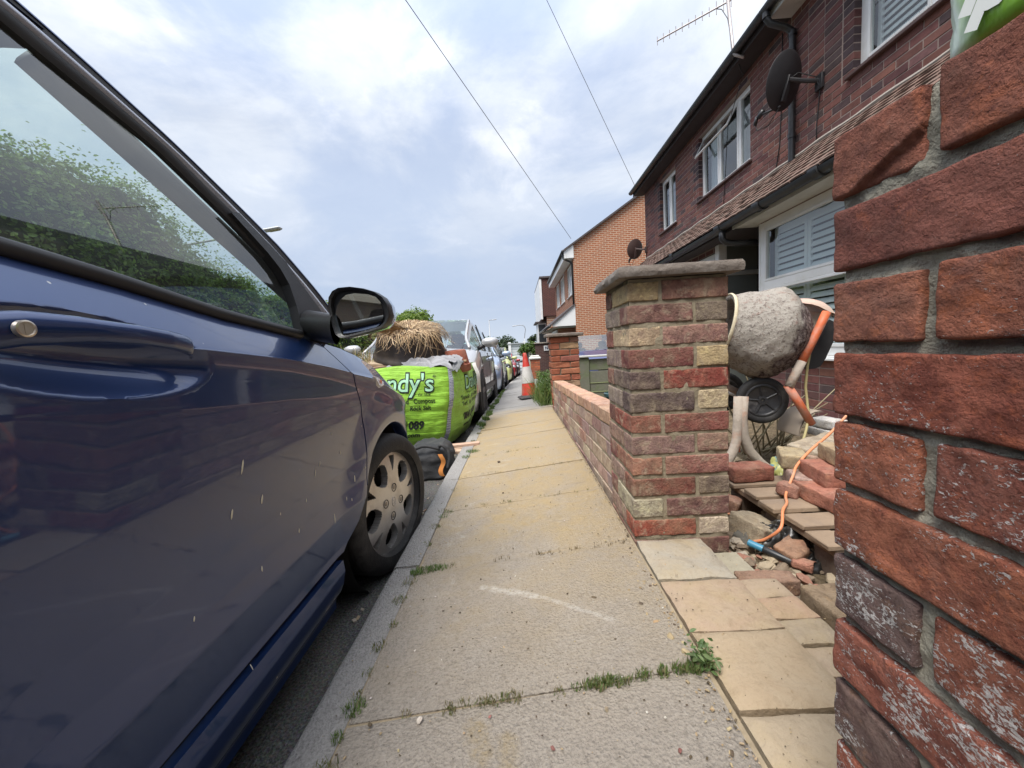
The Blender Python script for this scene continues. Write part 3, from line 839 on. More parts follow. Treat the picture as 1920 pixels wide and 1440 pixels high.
# ---- the next pier down
far = thing('gate_pier', 'red brick gate pier with flat stone cap at the far end of the low wall', 'brick pier', (.54, 4.68, -.14))
FX, FY, FT = .372, 4.515, .775
mort_core(far, FX, FX + .33, FY, FY + .33, -.2, FT, M('dark_mortar', (.17, .14, .10), .95, var=.3, scale=20, bump=.4), rec=.010, res=.04)
FB = [lo_brick(.215, .1025, .062, .006, .004) for _ in range(4)]
for m_ in FB: m_.materials.append(MB_RED2 if 'MB_RED2' in globals() else MB_MIX2)
MB_FAR = brick_mat('old_red_brick', white=.14, dark=.55, wscale=20, bump=.6, wcol=(.45, .35, .26))
for m_ in FB:
    m_.materials.clear(); m_.materials.append(MB_FAR)
fc = [(.33, .115, .065), (.30, .105, .06), (.36, .14, .08), (.27, .10, .07), (.38, .25, .15), (.30, .16, .11), (.34, .12, .07)]
for k in range(13):
    zc = FT - .036 - k * .0735
    L, D = .215, .1025; x0, x1, y0, y1 = FX, FX + .33, FY, FY + .33
    spec = [(x0 + L / 2, y0 + D / 2, 0), (x1 - D / 2, y0 + L / 2, 1), (x1 - L / 2, y1 - D / 2, 0), (x0 + D / 2, y1 - L / 2, 1)] if k % 2 == 0 else \
           [(x1 - L / 2, y0 + D / 2, 0), (x0 + D / 2, y0 + L / 2, 1), (x0 + L / 2, y1 - D / 2, 0), (x1 - D / 2, y1 - L / 2, 1)]
    for x, y, r in spec:
        put('brick', random.choice(FB), (x + random.uniform(-.004, .004), y + random.uniform(-.004, .004), zc), r * math.pi / 2 + random.uniform(-.02, .02), far, vc(random.choice(fc), .15))
mb = MB(); mb.box(FX - .05, FX + .38, FY - .05, FY + .38, FT + .002, FT + .04, .008)
mb.build('cap', MCAP, far)
# ================================================================== HOUSES
MB_H = brick_mat('house_brick', white=.06, dark=.45, wscale=30, bump=.35, wcol=(.34, .24, .21))
MB_HA = brick_mat('house_brick_joined', src='attr', white=.06, dark=.45, wscale=30, bump=.35, wcol=(.34, .24, .21))
MHMORT = M('house_mortar', (.29, .225, .195), .95, var=.2, scale=15, bump=.3)
MUPVC = M('white_upvc', (.80, .80, .79), .32, var=.04, scale=3, dirt=(.66, .65, .61), dscale=2.2)
MSHUT = M('white_shutter', (.82, .83, .83), .45, var=.03)
MBLACK = M('black_plastic', (.018, .018, .02), .38, var=.3, scale=9, dirt=(.045, .043, .04), dscale=5)
MDARKW = M('dark_stained_board', (.035, .026, .026), .75, var=.3, scale=14, bump=.2)
MSOFF = M('painted_soffit', (.60, .59, .55), .6, var=.08, scale=5, dirt=(.42, .41, .36), dscale=3)
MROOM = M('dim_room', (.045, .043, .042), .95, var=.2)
MGLASS = glass_mat('window_glass', (.80, .86, .85), grime=.03)
MTILE = M('clay_roof_tile', (.175, .105, .080), .85, var=.5, scale=5, bump=.7, bscale=45, dirt=(.09, .085, .062), dscale=9)
MSILL = M('tile_sill', (.085, .048, .042), .6, var=.3, scale=12, bump=.2)
MPANEL = M('grey_green_panel', (.145, .158, .145), .5, var=.08, scale=6)
MROOFB = M('roof_slope', (.15, .095, .075), .9, var=.4, scale=4, bump=.6, bscale=18)
MCABLE = M('black_cable', (.015, .015, .016), .5)
MCURT = M('net_curtain', (.55, .57, .60), .9, var=.08, scale=20)
HC = [(.175, .082, .072), (.155, .072, .067), (.19, .086, .072), (.135, .068, .066), (.205, .095, .076), (.165, .085, .08), (.095, .066, .067), (.18, .082, .07), (.145, .066, .06)]
XF, XB = 3.35, 2.75

def wall_rects(y0, y1, z0, z1, holes):
    """cut a wall face into rectangles round its openings"""
    ys = sorted({y0, y1, *[h[0] for h in holes], *[h[1] for h in holes]}); zs = sorted({z0, z1, *[h[2] for h in holes], *[h[3] for h in holes]})
    ys = [v for v in ys if y0 <= v <= y1]; zs = [v for v in zs if z0 <= v <= z1]
    out = []
    for a, b in zip(ys, ys[1:]):
        for c, d in zip(zs, zs[1:]):
            m = ((a + b) / 2, (c + d) / 2)
            if not any(h[0] < m[0] < h[1] and h[2] < m[1] < h[3] for h in holes): out.append((a, b, c, d))
    return out
BRM = [lo_brick(.215, .03, .065, .0025, .0012) for _ in range(4)]
BRH = [lo_brick(.1, .03, .065, .0025, .0012) for _ in range(2)]
BRJ = [lo_brick(.1, .1, .065, .0025, .0012) for _ in range(2)]
for m_ in BRM + BRH + BRJ: m_.materials.append(MB_H)
def brick_skin(parent, X, y0, y1, z0, z1, holes, limit=300, flemish=False, zref=0.0):
    """bricks one by one on a wall that faces the street; the nearest are parts, the rest one joined part"""
    L = []
    k0 = int(math.floor((z0 - zref) / .075)); k = k0
    while zref + k * .075 + .07 <= z1 + .02:
        zc = zref + k * .075 + .0375
        if zc > z0:
            # free spans of this course
            sp_ = [(y0, y1, 0, 0)]
            for h in holes:
                if h[2] - .02 < zc < h[3] + .0:
                    ns = []
                    for a, b, ja, jb in sp_:
                        if h[0] > a and h[1] < b: ns += [(a, h[0], ja, 1), (h[1], b, 2, jb)]
                        elif h[0] <= a < h[1] < b: ns.append((h[1], b, 2, jb))
                        elif a < h[0] < b <= h[1]: ns.append((a, h[0], ja, 1))
                        elif h[0] <= a and b <= h[1]: pass
                        else: ns.append((a, b, ja, jb))
                    sp_ = ns
            for a, b, ja, jb in sp_:
                # start on the bond grid
                ph = .1125 * (k % 2)
                y = a
                nxt = math.ceil((a - ph) / .225 + 1e-6) * .225 + ph
                while y < b - .02:
                    e = min(nxt, b)
                    if e - y < .055 and nxt + .225 <= b: nxt += .1125; e = min(nxt, b)
                    if e - y > .03:
                        far_j = (ja == 2 and abs(y - a) < 1e-6)
                        L.append(((y + e) / 2 - (.008 if far_j else 0), zc, e - y - .010, far_j))
                    y = e; nxt = y + .225
        k += 1
    L.sort(key=lambda t: (t[0] ** 2 + (t[1] - CAM_H) ** 2 + X * X))
    mb = MB()
    for n, (y, z, w, fj) in enumerate(L):
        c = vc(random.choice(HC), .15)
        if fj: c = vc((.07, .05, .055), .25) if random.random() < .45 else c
        dx = random.uniform(-.0015, .0015)
        if n < limit:
            me = random.choice(BRJ if fj else (BRM if w > .15 else BRH))
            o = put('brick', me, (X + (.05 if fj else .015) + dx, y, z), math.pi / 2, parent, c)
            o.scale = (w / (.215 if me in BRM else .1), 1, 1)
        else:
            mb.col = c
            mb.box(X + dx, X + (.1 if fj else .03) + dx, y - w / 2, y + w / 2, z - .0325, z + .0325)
    if mb.v:
        tag(mb.build('brickwork', MB_HA, parent), kind='stuff')

def slats(parent, x, y0, y1, z0, z1, pitch=.0635, w=.06, tilt=38, mat=None):
    """one shutter panel: frame part and its louvres"""
    fr = MB(); s = .042
    fr.box(x - .012, x + .012, y0, y0 + s, z0, z1, .002); fr.box(x - .012, x + .012, y1 - s, y1, z0, z1, .002)
    fr.box(x - .0115, x + .0115, y0 + s, y1 - s, z0, z0 + .07, .002); fr.box(x - .0115, x + .0115, y0 + s, y1 - s, z1 - .07, z1, .002)
    sh = fr.build('shutter', mat or MSHUT, parent)
    z = z0 + .07 + pitch / 2
    global SLM
    L = y1 - y0 - 2 * s
    mb = MB(); mb.cbox(w, L, .009, b=.003)
    me = mb.mesh('louvre'); me.materials.append(mat or MSHUT)
    return sh, me, z

def window(parent, X, y0, y1, z0, z1, mull=(), trans=(), fw=.055, shut=None, curtain=False, room=True, sill=True, deep=.07, open_top=None):
    """white window: frame, panes, sill; shutters or curtains and a dim room behind"""
    xf = X + deep
    fr = MB()
    fr.box(xf, xf + .06, y0, y0 + fw, z0, z1, .004); fr.box(xf, xf + .06, y1 - fw, y1, z0, z1, .004)
    fr.box(xf + .001, xf + .059, y0 + fw, y1 - fw, z0, z0 + fw, .004); fr.box(xf + .001, xf + .059, y0 + fw, y1 - fw, z1 - fw, z1, .004)
    ys = [y0 + fw] + sorted(mull) + [y1 - fw]
    for m in mull: fr.box(xf + .002, xf + .058, m - fw * .55, m + fw * .55, z0 + fw, z1 - fw, .004)
    w = fr.build('window', MUPVC, parent)
    zs = [z0 + fw] + sorted(trans) + [z1 - fw]
    tb = MB()
    for t in trans: tb.box(xf - .004, xf + .062, y0 + fw, y1 - fw, t - fw * .5, t + fw * .5, .004)
    if trans: tb.build('transom', MUPVC, w)
    cells = []
    for a, b in zip(ys, ys[1:]):
        for c, d in zip(zs, zs[1:]):
            cells.append((a, b, c, d))
            sb = MB(); i = .012 + (fw * .5 if a in mull else 0); j = .012 + (fw * .5 if b in mull else 0)
            p, q = a + i * 0 + (fw * .5 if a in mull else 0), b - (fw * .5 if b in mull else 0)
            r_, s_ = c + (fw * .5 if c in trans else 0), d - (fw * .5 if d in trans else 0)
            k = .028
            sb.box(xf - .008, xf + .03, p, p + k, r_, s_, .003); sb.box(xf - .008, xf + .03, q - k, q, r_, s_, .003)
            sb.box(xf - .007, xf + .029, p + k, q - k, r_, r_ + k, .003); sb.box(xf - .007, xf + .029, p + k, q - k, s_ - k, s_, .003)
            sb.build('sash', MUPVC, w)
            pb = MB(); pb.add([(xf + .014, p + k - .002, r_ + k - .002), (xf + .014, q - k + .002, r_ + k - .002), (xf + .014, q - k + .002, s_ - k + .002), (xf + .014, p + k - .002, s_ - k + .002)], [(0, 1, 2, 3)])
            pb.build('pane', MGLASS, w)
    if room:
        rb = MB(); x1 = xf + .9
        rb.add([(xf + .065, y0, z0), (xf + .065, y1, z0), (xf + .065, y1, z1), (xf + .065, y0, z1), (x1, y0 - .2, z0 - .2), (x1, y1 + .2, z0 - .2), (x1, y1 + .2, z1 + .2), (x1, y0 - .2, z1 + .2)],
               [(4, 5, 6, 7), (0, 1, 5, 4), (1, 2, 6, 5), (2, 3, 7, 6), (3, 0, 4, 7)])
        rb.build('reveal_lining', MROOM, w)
    if sill:
        b = MB(); b.box(X - .045, xf - .001, y0 - .05, y1 + .05, z0 - .035, z0 - .002, .006)
        b.build('sill', MSILL if sill is True else MUPVC, w)
    if shut:
        for a, b in zip(shut, shut[1:]):
            lo = z0 + fw + .005
            parts_ = [(lo, (trans[0] if trans else z1 - fw) - .005)] + ([(trans[0] + .005, z1 - fw - .005)] if trans else [])
            for c, d in parts_:
                sh, me, z = slats(w, xf + .11, a + .002, b - .002, c, d)
                while z < d - .075:
                    o = bpy.data.objects.new('louvre', me); COL.objects.link(o); o.parent = w
                    o.location = Vector((xf + .11, (a + b) / 2, z)) - base_loc(w); o.rotation_euler = (0, R_(-60), 0)
                    z += .0635
    if curtain:
        for a, b in ((y0 + fw, y0 + fw + (y1 - y0) * .28), (y1 - fw - (y1 - y0) * .22, y1 - fw)):
            cb = MB(); yy = np.linspace(a, b, 24)
            cb.grid([[(xf + .14 + .025 * math.sin(y * 95), y, z) for y in yy] for z in (z0 + .02, z1 - .02)])
            cb.build('curtain', MCURT, w, smooth=True)
    return w

YM = 4.88     # party line between the two houses
ZE = 4.36
ha = thing('terraced_house', 'nearer dark brick house with white louvred shutters in its bay and upper windows', 'house', (4.5, 1.0, -.13), 'dark red brick houses with a tiled skirt roof')
hb = thing('terraced_house', 'farther dark brick house with an open upper casement window beside the orange gable', 'house', (4.5, 7.5, -.13), 'dark red brick houses with a tiled skirt roof')
hole_b = [(8.20, 9.06, 3.02, 4.12), (5.68, 7.20, 3.06, 4.12)]
hole_a = [(2.25, 4.03, 3.10, 4.14)]
def house_walls(par, y0, y1, holes, X=XF):
    mb = MB()
    for a, b, c, d in wall_rects(y0, y1, 1.6, ZE + .05, holes):
        mb.add([(X + .004, a, c), (X + .004, b, c), (X + .004, b, d), (X + .004, a, d)], [(0, 1, 2, 3)])
    for h in holes:
        y_a, y_b, c, d = h
        x0, x1 = X + .004, X + .13
        mb.add([(x0, y_a, c), (x1, y_a, c), (x1, y_a, d), (x0, y_a, d), (x0, y_b, c), (x1, y_b, c), (x1, y_b, d), (x0, y_b, d)], [(0, 1, 2, 3), (4, 5, 6, 7), (0, 1, 5, 4), (3, 2, 6, 7)])
    # gable ends, back and rear mass
    mb.add([(X + .004, y0, -.4), (11, y0, -.4), (11, y0, ZE), (X + .004, y0, ZE), (X + .004, y1, -.4), (11, y1, -.4), (11, y1, ZE), (X + .004, y1, ZE)],
           [(0, 1, 2, 3), (4, 5, 6, 7), (1, 5, 6, 2)])
    return mb.build('wall', MHMORT, par)
house_walls(ha, -2.4, YM, hole_a); house_walls(hb, YM, 10.08, hole_b)
brick_skin(hb, XF, YM + .005, 10.08, 2.55, ZE, hole_b, zref=.0)
brick_skin(ha, XF, 2.3, YM - .005, 2.55, ZE, hole_a, limit=230, zref=.0)
window(hb, XF, 8.20, 9.06, 3.02, 4.12, mull=(8.62,), trans=(), curtain=True)
wB = window(hb, XF, 5.68, 7.20, 3.06, 4.12, mull=(6.06, 6.62), curtain=True)
window(ha, XF, 2.25, 4.03, 3.10, 4.14, mull=(3.35,), shut=[2.32, 2.8, 3.28, 3.36 + .02, 3.97], fw=.075)
# open top casement of the middle window: a sash tilted out on its top edge
mb = MB()
ct, st = math.cos(R_(28)), math.sin(R_(28))
def TS(y, t): return (XF + .06 - st * t, y, 4.065 - ct * t)
for (a, b, t0, t1) in ((6.1, 6.14, 0, .34), (7.1, 7.14, 0, .34), (6.14, 7.1, 0, .04), (6.14, 7.1, .30, .34)):
    mb.prism([TS(a, t0), TS(b, t0), TS(b, t1), TS(a, t1)], (.02 * ct, 0, -.02 * st))
ob = mb.build('open_casement', MUPVC, wB)
mb = MB(); mb.add([TS(6.14, .04), TS(7.1, .04), TS(7.1, .30), TS(6.14, .30)], [(0, 1, 2, 3)]); mb.build('pane', MGLASS, wB)

# roof, fascia, gutter
def roof(par, y0, y1, xr=7.2):
    z0 = ZE + .02; zr = z0 + (xr - 3.02) * .74
    mb = MB()
    mb.prism([(3.02, y0, z0), (xr, y0, zr), (11.4, y0, z0), (11.4, y0, z0 - .1), (xr, y0, zr - .1), (3.02, y0, z0 - .06)], (0, y1 - y0, 0))
    o = mb.build('roof', MROOFB, par)
    b = MB(); b.tube([(xr, y0, zr + .02), (xr, y1, zr + .02)], .12, 10); b.build('ridge', MTILE, o)
    return zr
ZR = roof(ha, -2.4, YM); roof(hb, YM, 10.2)
mb = MB(); mb.box(6.8, 7.5, 4.5, 5.3, ZR - .5, ZR + .9, .01); mb.build('chimney', bricktex_mat('chimney_brick', (.16, .07, .055), (.12, .05, .045), (.22, .18, .15), axis='Y'), ha)
mb = MB()
for yy in (4.65, 4.9, 5.15): mb.lathe([(.11, 0), (.10, .25), (.12, .27), (.12, .3), (.09, .3)], Matrix.Translation((7.15, yy, ZR + .9)), 12)
mb.build('chimney_pot', MTILE, ha, smooth=True)
for par, y0, y1, m in ((ha, -2.4, YM, MSOFF), (hb, YM, 10.15, MDARKW)):
    mb = MB(); mb.box(3.10, XF + .0, y0, y1, ZE - .10, ZE - .085); mb.box(3.085, 3.10, y0, y1, ZE - .12, ZE + .03); mb.build('soffit', m, par)
    mb = MB()
    G = []
    for y in np.linspace(y0 + .002, y1 - .002, 12):
        G.append([(3.03 + .058 * math.cos(a), y, ZE - .02 + .058 * math.sin(a)) for a in np.linspace(math.pi, 2 * math.pi, 9)] + [(3.03 + .052 * math.cos(a), y, ZE - .02 + .052 * math.sin(a)) for a in np.linspace(2 * math.pi, math.pi, 9)])
    mb.grid(G); mb.build('gutter', MBLACK, par, smooth=True, angle=50)
    mb = MB()
    # eaves course of the roof just above the gutter
    yy = y0
    while yy < y1 - .05:
        mb.cbox(.16, .16, .018, Matrix.Translation((3.07, yy + .0825, ZE + .035 + random.uniform(-.004, .004))) @ Euler((random.uniform(-.02, .02), R_(-36), 0)).to_matrix().to_4x4(), .003); yy += .165
    tag(mb.build('eaves_tiles', MTILE, par), kind='stuff')
# hopper and downpipe on the party line
dp = MB()
dp.tube([(3.03, 4.82, ZE - .07), (3.03, 4.82, ZE - .13)], .042, 10)
dp.tube([(3.03, 4.82, ZE - .13), (3.06, 4.81, ZE - .19), (3.22, 4.79, ZE - .26), (3.29, 4.785, ZE - .31), (3.30, 4.785, ZE - .40), (3.30, 4.785, 2.64)], .035, 12)
for z in (4.0, 3.4, 2.9): dp.tube([(3.30, 4.785, z), (3.30, 4.785, z + .05)], .042, 12)
dp.build('downpipe', MBLACK, ha, smooth=True, angle=50)

# skirt roof over the bays: tiles one by one
RX0, RZ0, RX1, RZ1 = XF, 2.66, 2.50, 1.985
ang = math.atan2(RZ0 - RZ1, RX0 - RX1)
ln = math.hypot(RX0 - RX1, RZ0 - RZ1)
TL = []
for _ in range(4):
    mb = MB(); n = 4
    top = [[(-.0805 + .161 * i / n, -.09 + .18 * j / 2, .006 + .004 * math.sin(math.pi * i / n)) for i in range(n + 1)] for j in range(3)]
    mb.grid(top)
    bot = [[(p[0], p[1], p[2] - .016) for p in r] for r in top]
    mb.grid(bot)
    for a, b in ((top[0], bot[0]), (top[2], bot[2])): mb.grid([a, b])
    mb.grid([[r[0] for r in top], [r[0] for r in bot]]); mb.grid([[r[-1] for r in top], [r[-1] for r in bot]])
    me = mb.mesh('roof_tile'); me.materials.append(MTILE); TL.append(me)
rows = 9
for par, y0, y1 in ((ha, 1.9, YM), (hb, YM, 10.05)):
    mb = MB(); mb.prism([(RX0, y0, RZ0 - .03), (RX1 + .02, y0, RZ1 - .03), (RX1 + .02, y0, RZ1 - .06), (RX0, y0, RZ0 - .06)], (0, y1 - y0, 0))
    rf = mb.build('skirt_roof', MDARKW, par)
    cnt = 0
    for r in range(rows):
        t = (r + .5) / rows
        y = y0 + (.08 if r % 2 else 0)
        while y < y1 - .08:
            x = lerp(RX1 - .02, RX0 - .03, t); z = lerp(RZ1, RZ0 - .01, t) + .012
            o = bpy.data.objects.new('roof_tile', random.choice(TL)); COL.objects.link(o); o.parent = rf
            o.location = Vector((x, y + .083, z + random.uniform(-.003, .004))) - base_loc(rf)
            o.rotation_euler = Euler((-(0), 0, 0))
            Mx = Matrix.Rotation(-ang + .09 + random.uniform(-.02, .02), 4, 'Y') @ Matrix.Rotation(math.pi / 2 + random.uniform(-.015, .015), 4, 'Z')
            o.rotation_euler = Mx.to_euler()
            y += .168; cnt += 1
    # mortar flashing along the wall
    fb = MB(); fb.tube([(XF - .012, y, RZ0 + .025 + .006 * math.sin(y * 9)) for y in np.linspace(y0, y1, 60)], .022, 6); fb.build('flashing', M('cement_flashing', (.40, .36, .31), .9, var=.3, scale=9, bump=.4), par)
    gb = MB(); zg = RZ1 - .04
    ya, yb = (y0, YM - .15) if par is ha else (YM - .15, y1)
    G = []
    for y in np.linspace(ya, yb, 10):
        zz = zg - (.012 if par is hb else 0)
        G.append([(2.46 + .056 * math.cos(a), y, zz + .056 * math.sin(a)) for a in np.linspace(math.pi, 2 * math.pi, 9)] + [(2.46 + .050 * math.cos(a), y, zz + .050 * math.sin(a)) for a in np.linspace(2 * math.pi, math.pi, 9)])
    gb.grid(G)
    for yu in ([3.25, 4.0] if par is ha else [4.75, 6.1, 7.6]):
        gb.lathe([(.058, -.05), (.068, -.045), (.068, .045), (.058, .05)], Matrix.Translation((2.46, yu, zg)) @ Matrix.Rotation(math.pi / 2, 4, 'X'), 16, math.pi * 1.0 - .15, 2 * math.pi + .15)
    gb.build('lower_gutter', MBLACK, par, smooth=True, angle=50)
    sb = MB()
    if par is ha:
        sb.box(2.535, XB + .05, 1.9, 4.62, 1.885, 1.900); sb.box(2.52, 2.535, 1.9, 4.62, 1.875, 1.96)
        sb.build('lower_soffit', MSOFF, par)
    else:
        sb.box(2.535, XF, 4.63, y1, 1.885, 1.900); sb.box(2.52, 2.535, 4.63, y1, 1.875, 1.96)
        sb.build('lower_soffit', MDARKW, par)
# bay of the nearer house
hole = [(1.9, 4.44, .45, 1.86)]
mb = MB()
for a, b, c, d in wall_rects(1.7, 4.48, -.35, 1.885, hole): mb.add([(XB + .004, a, c), (XB + .004, b, c), (XB + .004, b, d), (XB + .004, a, d)], [(0, 1, 2, 3)])
mb.add([(XB + .004, 4.48, -.35), (XF, 4.48, -.35), (XF, 4.48, 1.885), (XB + .004, 4.48, 1.885)], [(0, 1, 2, 3)])
mb.add([(XB + .004, 1.7, -.35), (XF, 1.7, -.35), (XF, 1.7, 1.885), (XB + .004, 1.7, 1.885)], [(0, 1, 2, 3)])
mb.build('bay_wall', MHMORT, ha)
brick_skin(ha, XB, 2.1, 4.48, -.30, .41, [], limit=70, zref=.405 - .075 * 12)
window(ha, XB, 1.9, 4.47, .45, 1.875, mull=(2.9,), trans=(1.20,), shut=[1.98, 2.4, 2.88, 2.94, 3.42, 3.9, 4.38], fw=.075, deep=.0, sill='white')
mb = MB(); mb.box(XB - .002, XB + .10, 4.472, 4.50, .42, 1.88, .004); mb.build('corner_post', MUPVC, ha)
mb = MB(); mb.box(XB - .06, XB + .003, 1.9, 4.5, .405, .43, .005); mb.box(XB - .03, XB + .002, 1.9, 4.5, .433, .447, .003); mb.build('bay_sill', MUPVC, ha)
# recessed porch and the bay of the farther house
mb = MB(); y = 5.36
mb.box(XB + .10, XF + .4, y, y + .06, -.35, .80); mb.box(XB + .10, XF + .4, y, y + .06, .86, 1.47); mb.box(XB + .10, XF + .4, y, y + .06, 1.53, 1.87)
pn = mb.build('porch_panel', MPANEL, hb)
mb = MB()
for z in (.83, 1.50):
    mb = MB(); mb.box(XB + .10, XF + .4, y - .02, y + .05, z - .03, z + .03, .006); mb.build('panel_rail', M('grey_trim', (.38, .38, .36), .5, var=.06), hb)
mb = MB(); mb.box(XB - .01, XB + .10, y - .01, y + .09, -.35, 1.885, .006); mb.build('corner_post', MUPVC, hb)
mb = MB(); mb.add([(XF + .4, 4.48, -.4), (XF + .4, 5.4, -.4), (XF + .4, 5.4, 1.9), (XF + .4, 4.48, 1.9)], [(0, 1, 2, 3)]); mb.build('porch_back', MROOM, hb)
window(hb, XB, 5.46, 7.4, .45, 1.80, mull=(5.95, 6.7), trans=(1.42,), fw=.06, deep=.02, sill='white')
mb = MB()
for a, b, c, d in wall_rects(5.45, 10.05, -.5, 1.885, [(5.46, 7.4, .45, 1.80)]): mb.add([(XB + .004, a, c), (XB + .004, b, c), (XB + .004, b, d), (XB + .004, a, d)], [(0, 1, 2, 3)])
mb.add([(XB + .004, 10.05, -.5), (XF, 10.05, -.5), (XF, 10.05, 1.9), (XB + .004, 10.05, 1.9)], [(0, 1, 2, 3)])
mb.build('bay_wall', bricktex_mat('bay_brick', (.15, .06, .052), (.11, .05, .05), (.26, .20, .17)), hb)
# lower waste pipe bend under the skirt roof
mb = MB(); mb.tube([(2.46, 4.72, 1.90), (2.46, 4.72, 1.80), (2.50, 4.72, 1.76), (2.62, 4.70, 1.74), (3.2, 4.60, 1.70)], .036, 10); mb.build('downpipe', MBLACK, hb, smooth=True)
# the terrace goes on behind the camera (seen in the car's glass and paint)
hc = thing('terraced_house', 'dark brick house of the same terrace standing behind the camera', 'house', (4.5, -7, -.13))
MTERR = bricktex_mat('terrace_brick', (.155, .062, .054), (.115, .052, .052), (.28, .22, .19))
mb = MB(); mb.box(XF, 11, -14, -2.41, -.5, ZE); mb.box(XB, XF - .001, -12, -5.5, -.5, 1.9); mb.build('wall', MTERR, hc)
roof(hc, -14, -2.41)
window(hc, XB - .08, -11, -8, .5, 1.8, mull=(-10, -9), sill=False, room=False); window(hc, XF - .08, -5.5, -3.6, 3.05, 4.1, mull=(-4.5,), sill=False, room=False)
window(hc, XF - .08, -10.5, -8.6, 3.05, 4.1, mull=(-9.5,), sill=False, room=False)

# ---- satellite dishes
MDISH = M('dark_dish', (.028, .027, .03), .55, var=.3, scale=8)
MDISHB = M('brown_dish', (.075, .045, .04), .6, var=.3, scale=8)
def dish(c, nrm, rad, wallp, mat, label, lnb_dir):
    c = Vector(c); n = Vector(nrm).normalized(); wp = Vector(wallp)
    t = thing('satellite_dish', label, 'satellite dish', tuple(wp))
    up = Vector((0, 0, 1)); s = n.cross(up).normalized(); u = s.cross(n)
    Mx = Matrix((s, u, n)).transposed().to_4x4(); Mx.translation = c
    prof = [(0.001, -.04)] + [(rad * k / 8, -.04 + .05 * (k / 8) ** 2) for k in range(1, 9)] + [(rad * 1.01, .012), (rad, .016)] + [(rad * k / 8, -.033 + .05 * (k / 8) ** 2) for k in range(7, 0, -1)]
    mb = MB(); mb.lathe(prof, Mx @ Matrix.Diagonal((.92, 1.05, 1, 1)), 40); mb.build('reflector', mat, t, smooth=True)
    mb = MB(); b = c - n * .05
    mb.tube([wp, wp + (b - wp) * .45 + Vector((0, 0, -.01)), b], .022, 8); mb.box(wp.x - .03, wp.x, wp.y - .05, wp.y + .05, wp.z - .09, wp.z + .06, .004)
    mb.cbox(.05, .24, .03, Matrix.Translation(c - n * .045 - u * .08) @ Mx.to_3x3().to_4x4(), .004)
    mb.build('bracket', mat, t, smooth=True, angle=40)
    e = c - u * rad * .95 + n * (rad * .95) - u * .03
    mb = MB(); mb.tube([c - u * rad * .9 - n * .02, e], .013, 8); mb.build('arm', mat, t, smooth=True)
    mb = MB(); mb.tube([e - n * .02 - u * .02, e + u * .05 - n * .07], .026, 10); mb.tube([e, e - u * .09], .02, 8); mb.build('receiver', MBLACK, t, smooth=True)
    cb = MB(); cb.tube([e - u * .08, e - u * .15 - n * .05, e - u * .12 - n * .18, c - u * rad * .85 - n * .03], .005, 6)
    cb.tube([b, b + Vector((.08, -.02, .05)), wp + Vector((-.05, 0, .04)), wp + Vector((-.012, 0, -.1)), wp + Vector((-.012, .04, -.45)), wp + Vector((-.012, .03, -.62))], .005, 6)
    cb.build('cable', MCABLE, t, smooth=True)
    return t
dish((3.06, 4.55, 3.39), (-.33, .89, .31), .265, (3.348, 4.42, 3.29), MDISH, 'dark satellite dish on a wall bracket beside the upper downpipe', None)
dish((3.12, 10.22, 2.99), (-.25, .92, .25), .235, (3.345, 10.02, 2.93), MDISHB, 'brownish satellite dish sticking out past the house corner against the orange gable', None)
# cables running down the wall
mb = MB()
mb.tube([(3.342, 5.02, 4.2), (3.342, 5.03, 3.4), (3.342, 5.06, 2.95), (3.342, 5.12, 2.72)], .006, 6)
mb.solo('wall_cable', MCABLE, 'thin black cable running down the brick wall left of the upper downpipe', 'cable')

# ---- television aerial on the gutter
MALU = M('aerial_aluminium', (.42, .38, .37), .45, metal=.6, var=.2, scale=20)
t = thing('television_aerial', 'television aerial on a leaning mast above the gutter', 'aerial', (3.06, 5.40, 4.24))
mb = MB(); mb.tube([(3.10, 5.38, 4.20), (3.02, 5.44, 4.28), (3.0, 5.45, 4.32), (2.995, 5.585, 5.16)], .020, 8); mb.build('mast', MALU, t, smooth=True)
A0, A1 = Vector((2.989, 5.585, 5.02)), Vector((2.288, 6.161, 5.02))
dv = (A1 - A0).normalized(); A0 = A0 - dv * .06
pv = Vector((-dv.y, dv.x, 0))
mb = MB(); mb.tube([A0, A1], .010, 8); mb.build('boom', MALU, t)
for k in range(12):
    p = A0.lerp(A1, k / 11 * .99 + .005); h = .105 if k > 2 else .15
    mb = MB(); mb.tube([p - Vector((0, 0, h * .55)) , p + Vector((0, 0, h * .55))], .0055, 6); mb.build('element', MALU, t)
mb = MB(); mb.tube([A0.lerp(A1, .2), A0.lerp(A1, .12) - Vector((0, 0, .05)), Vector((2.985, 5.55, 4.80)), Vector((3.0, 5.45, 4.33)), Vector((3.28, 5.72, 4.2)), Vector((3.33, 6.2, 3.8)), Vector((3.335, 6.35, 2.7))], .005, 6); mb.build('cable', MCABLE, t, smooth=True)

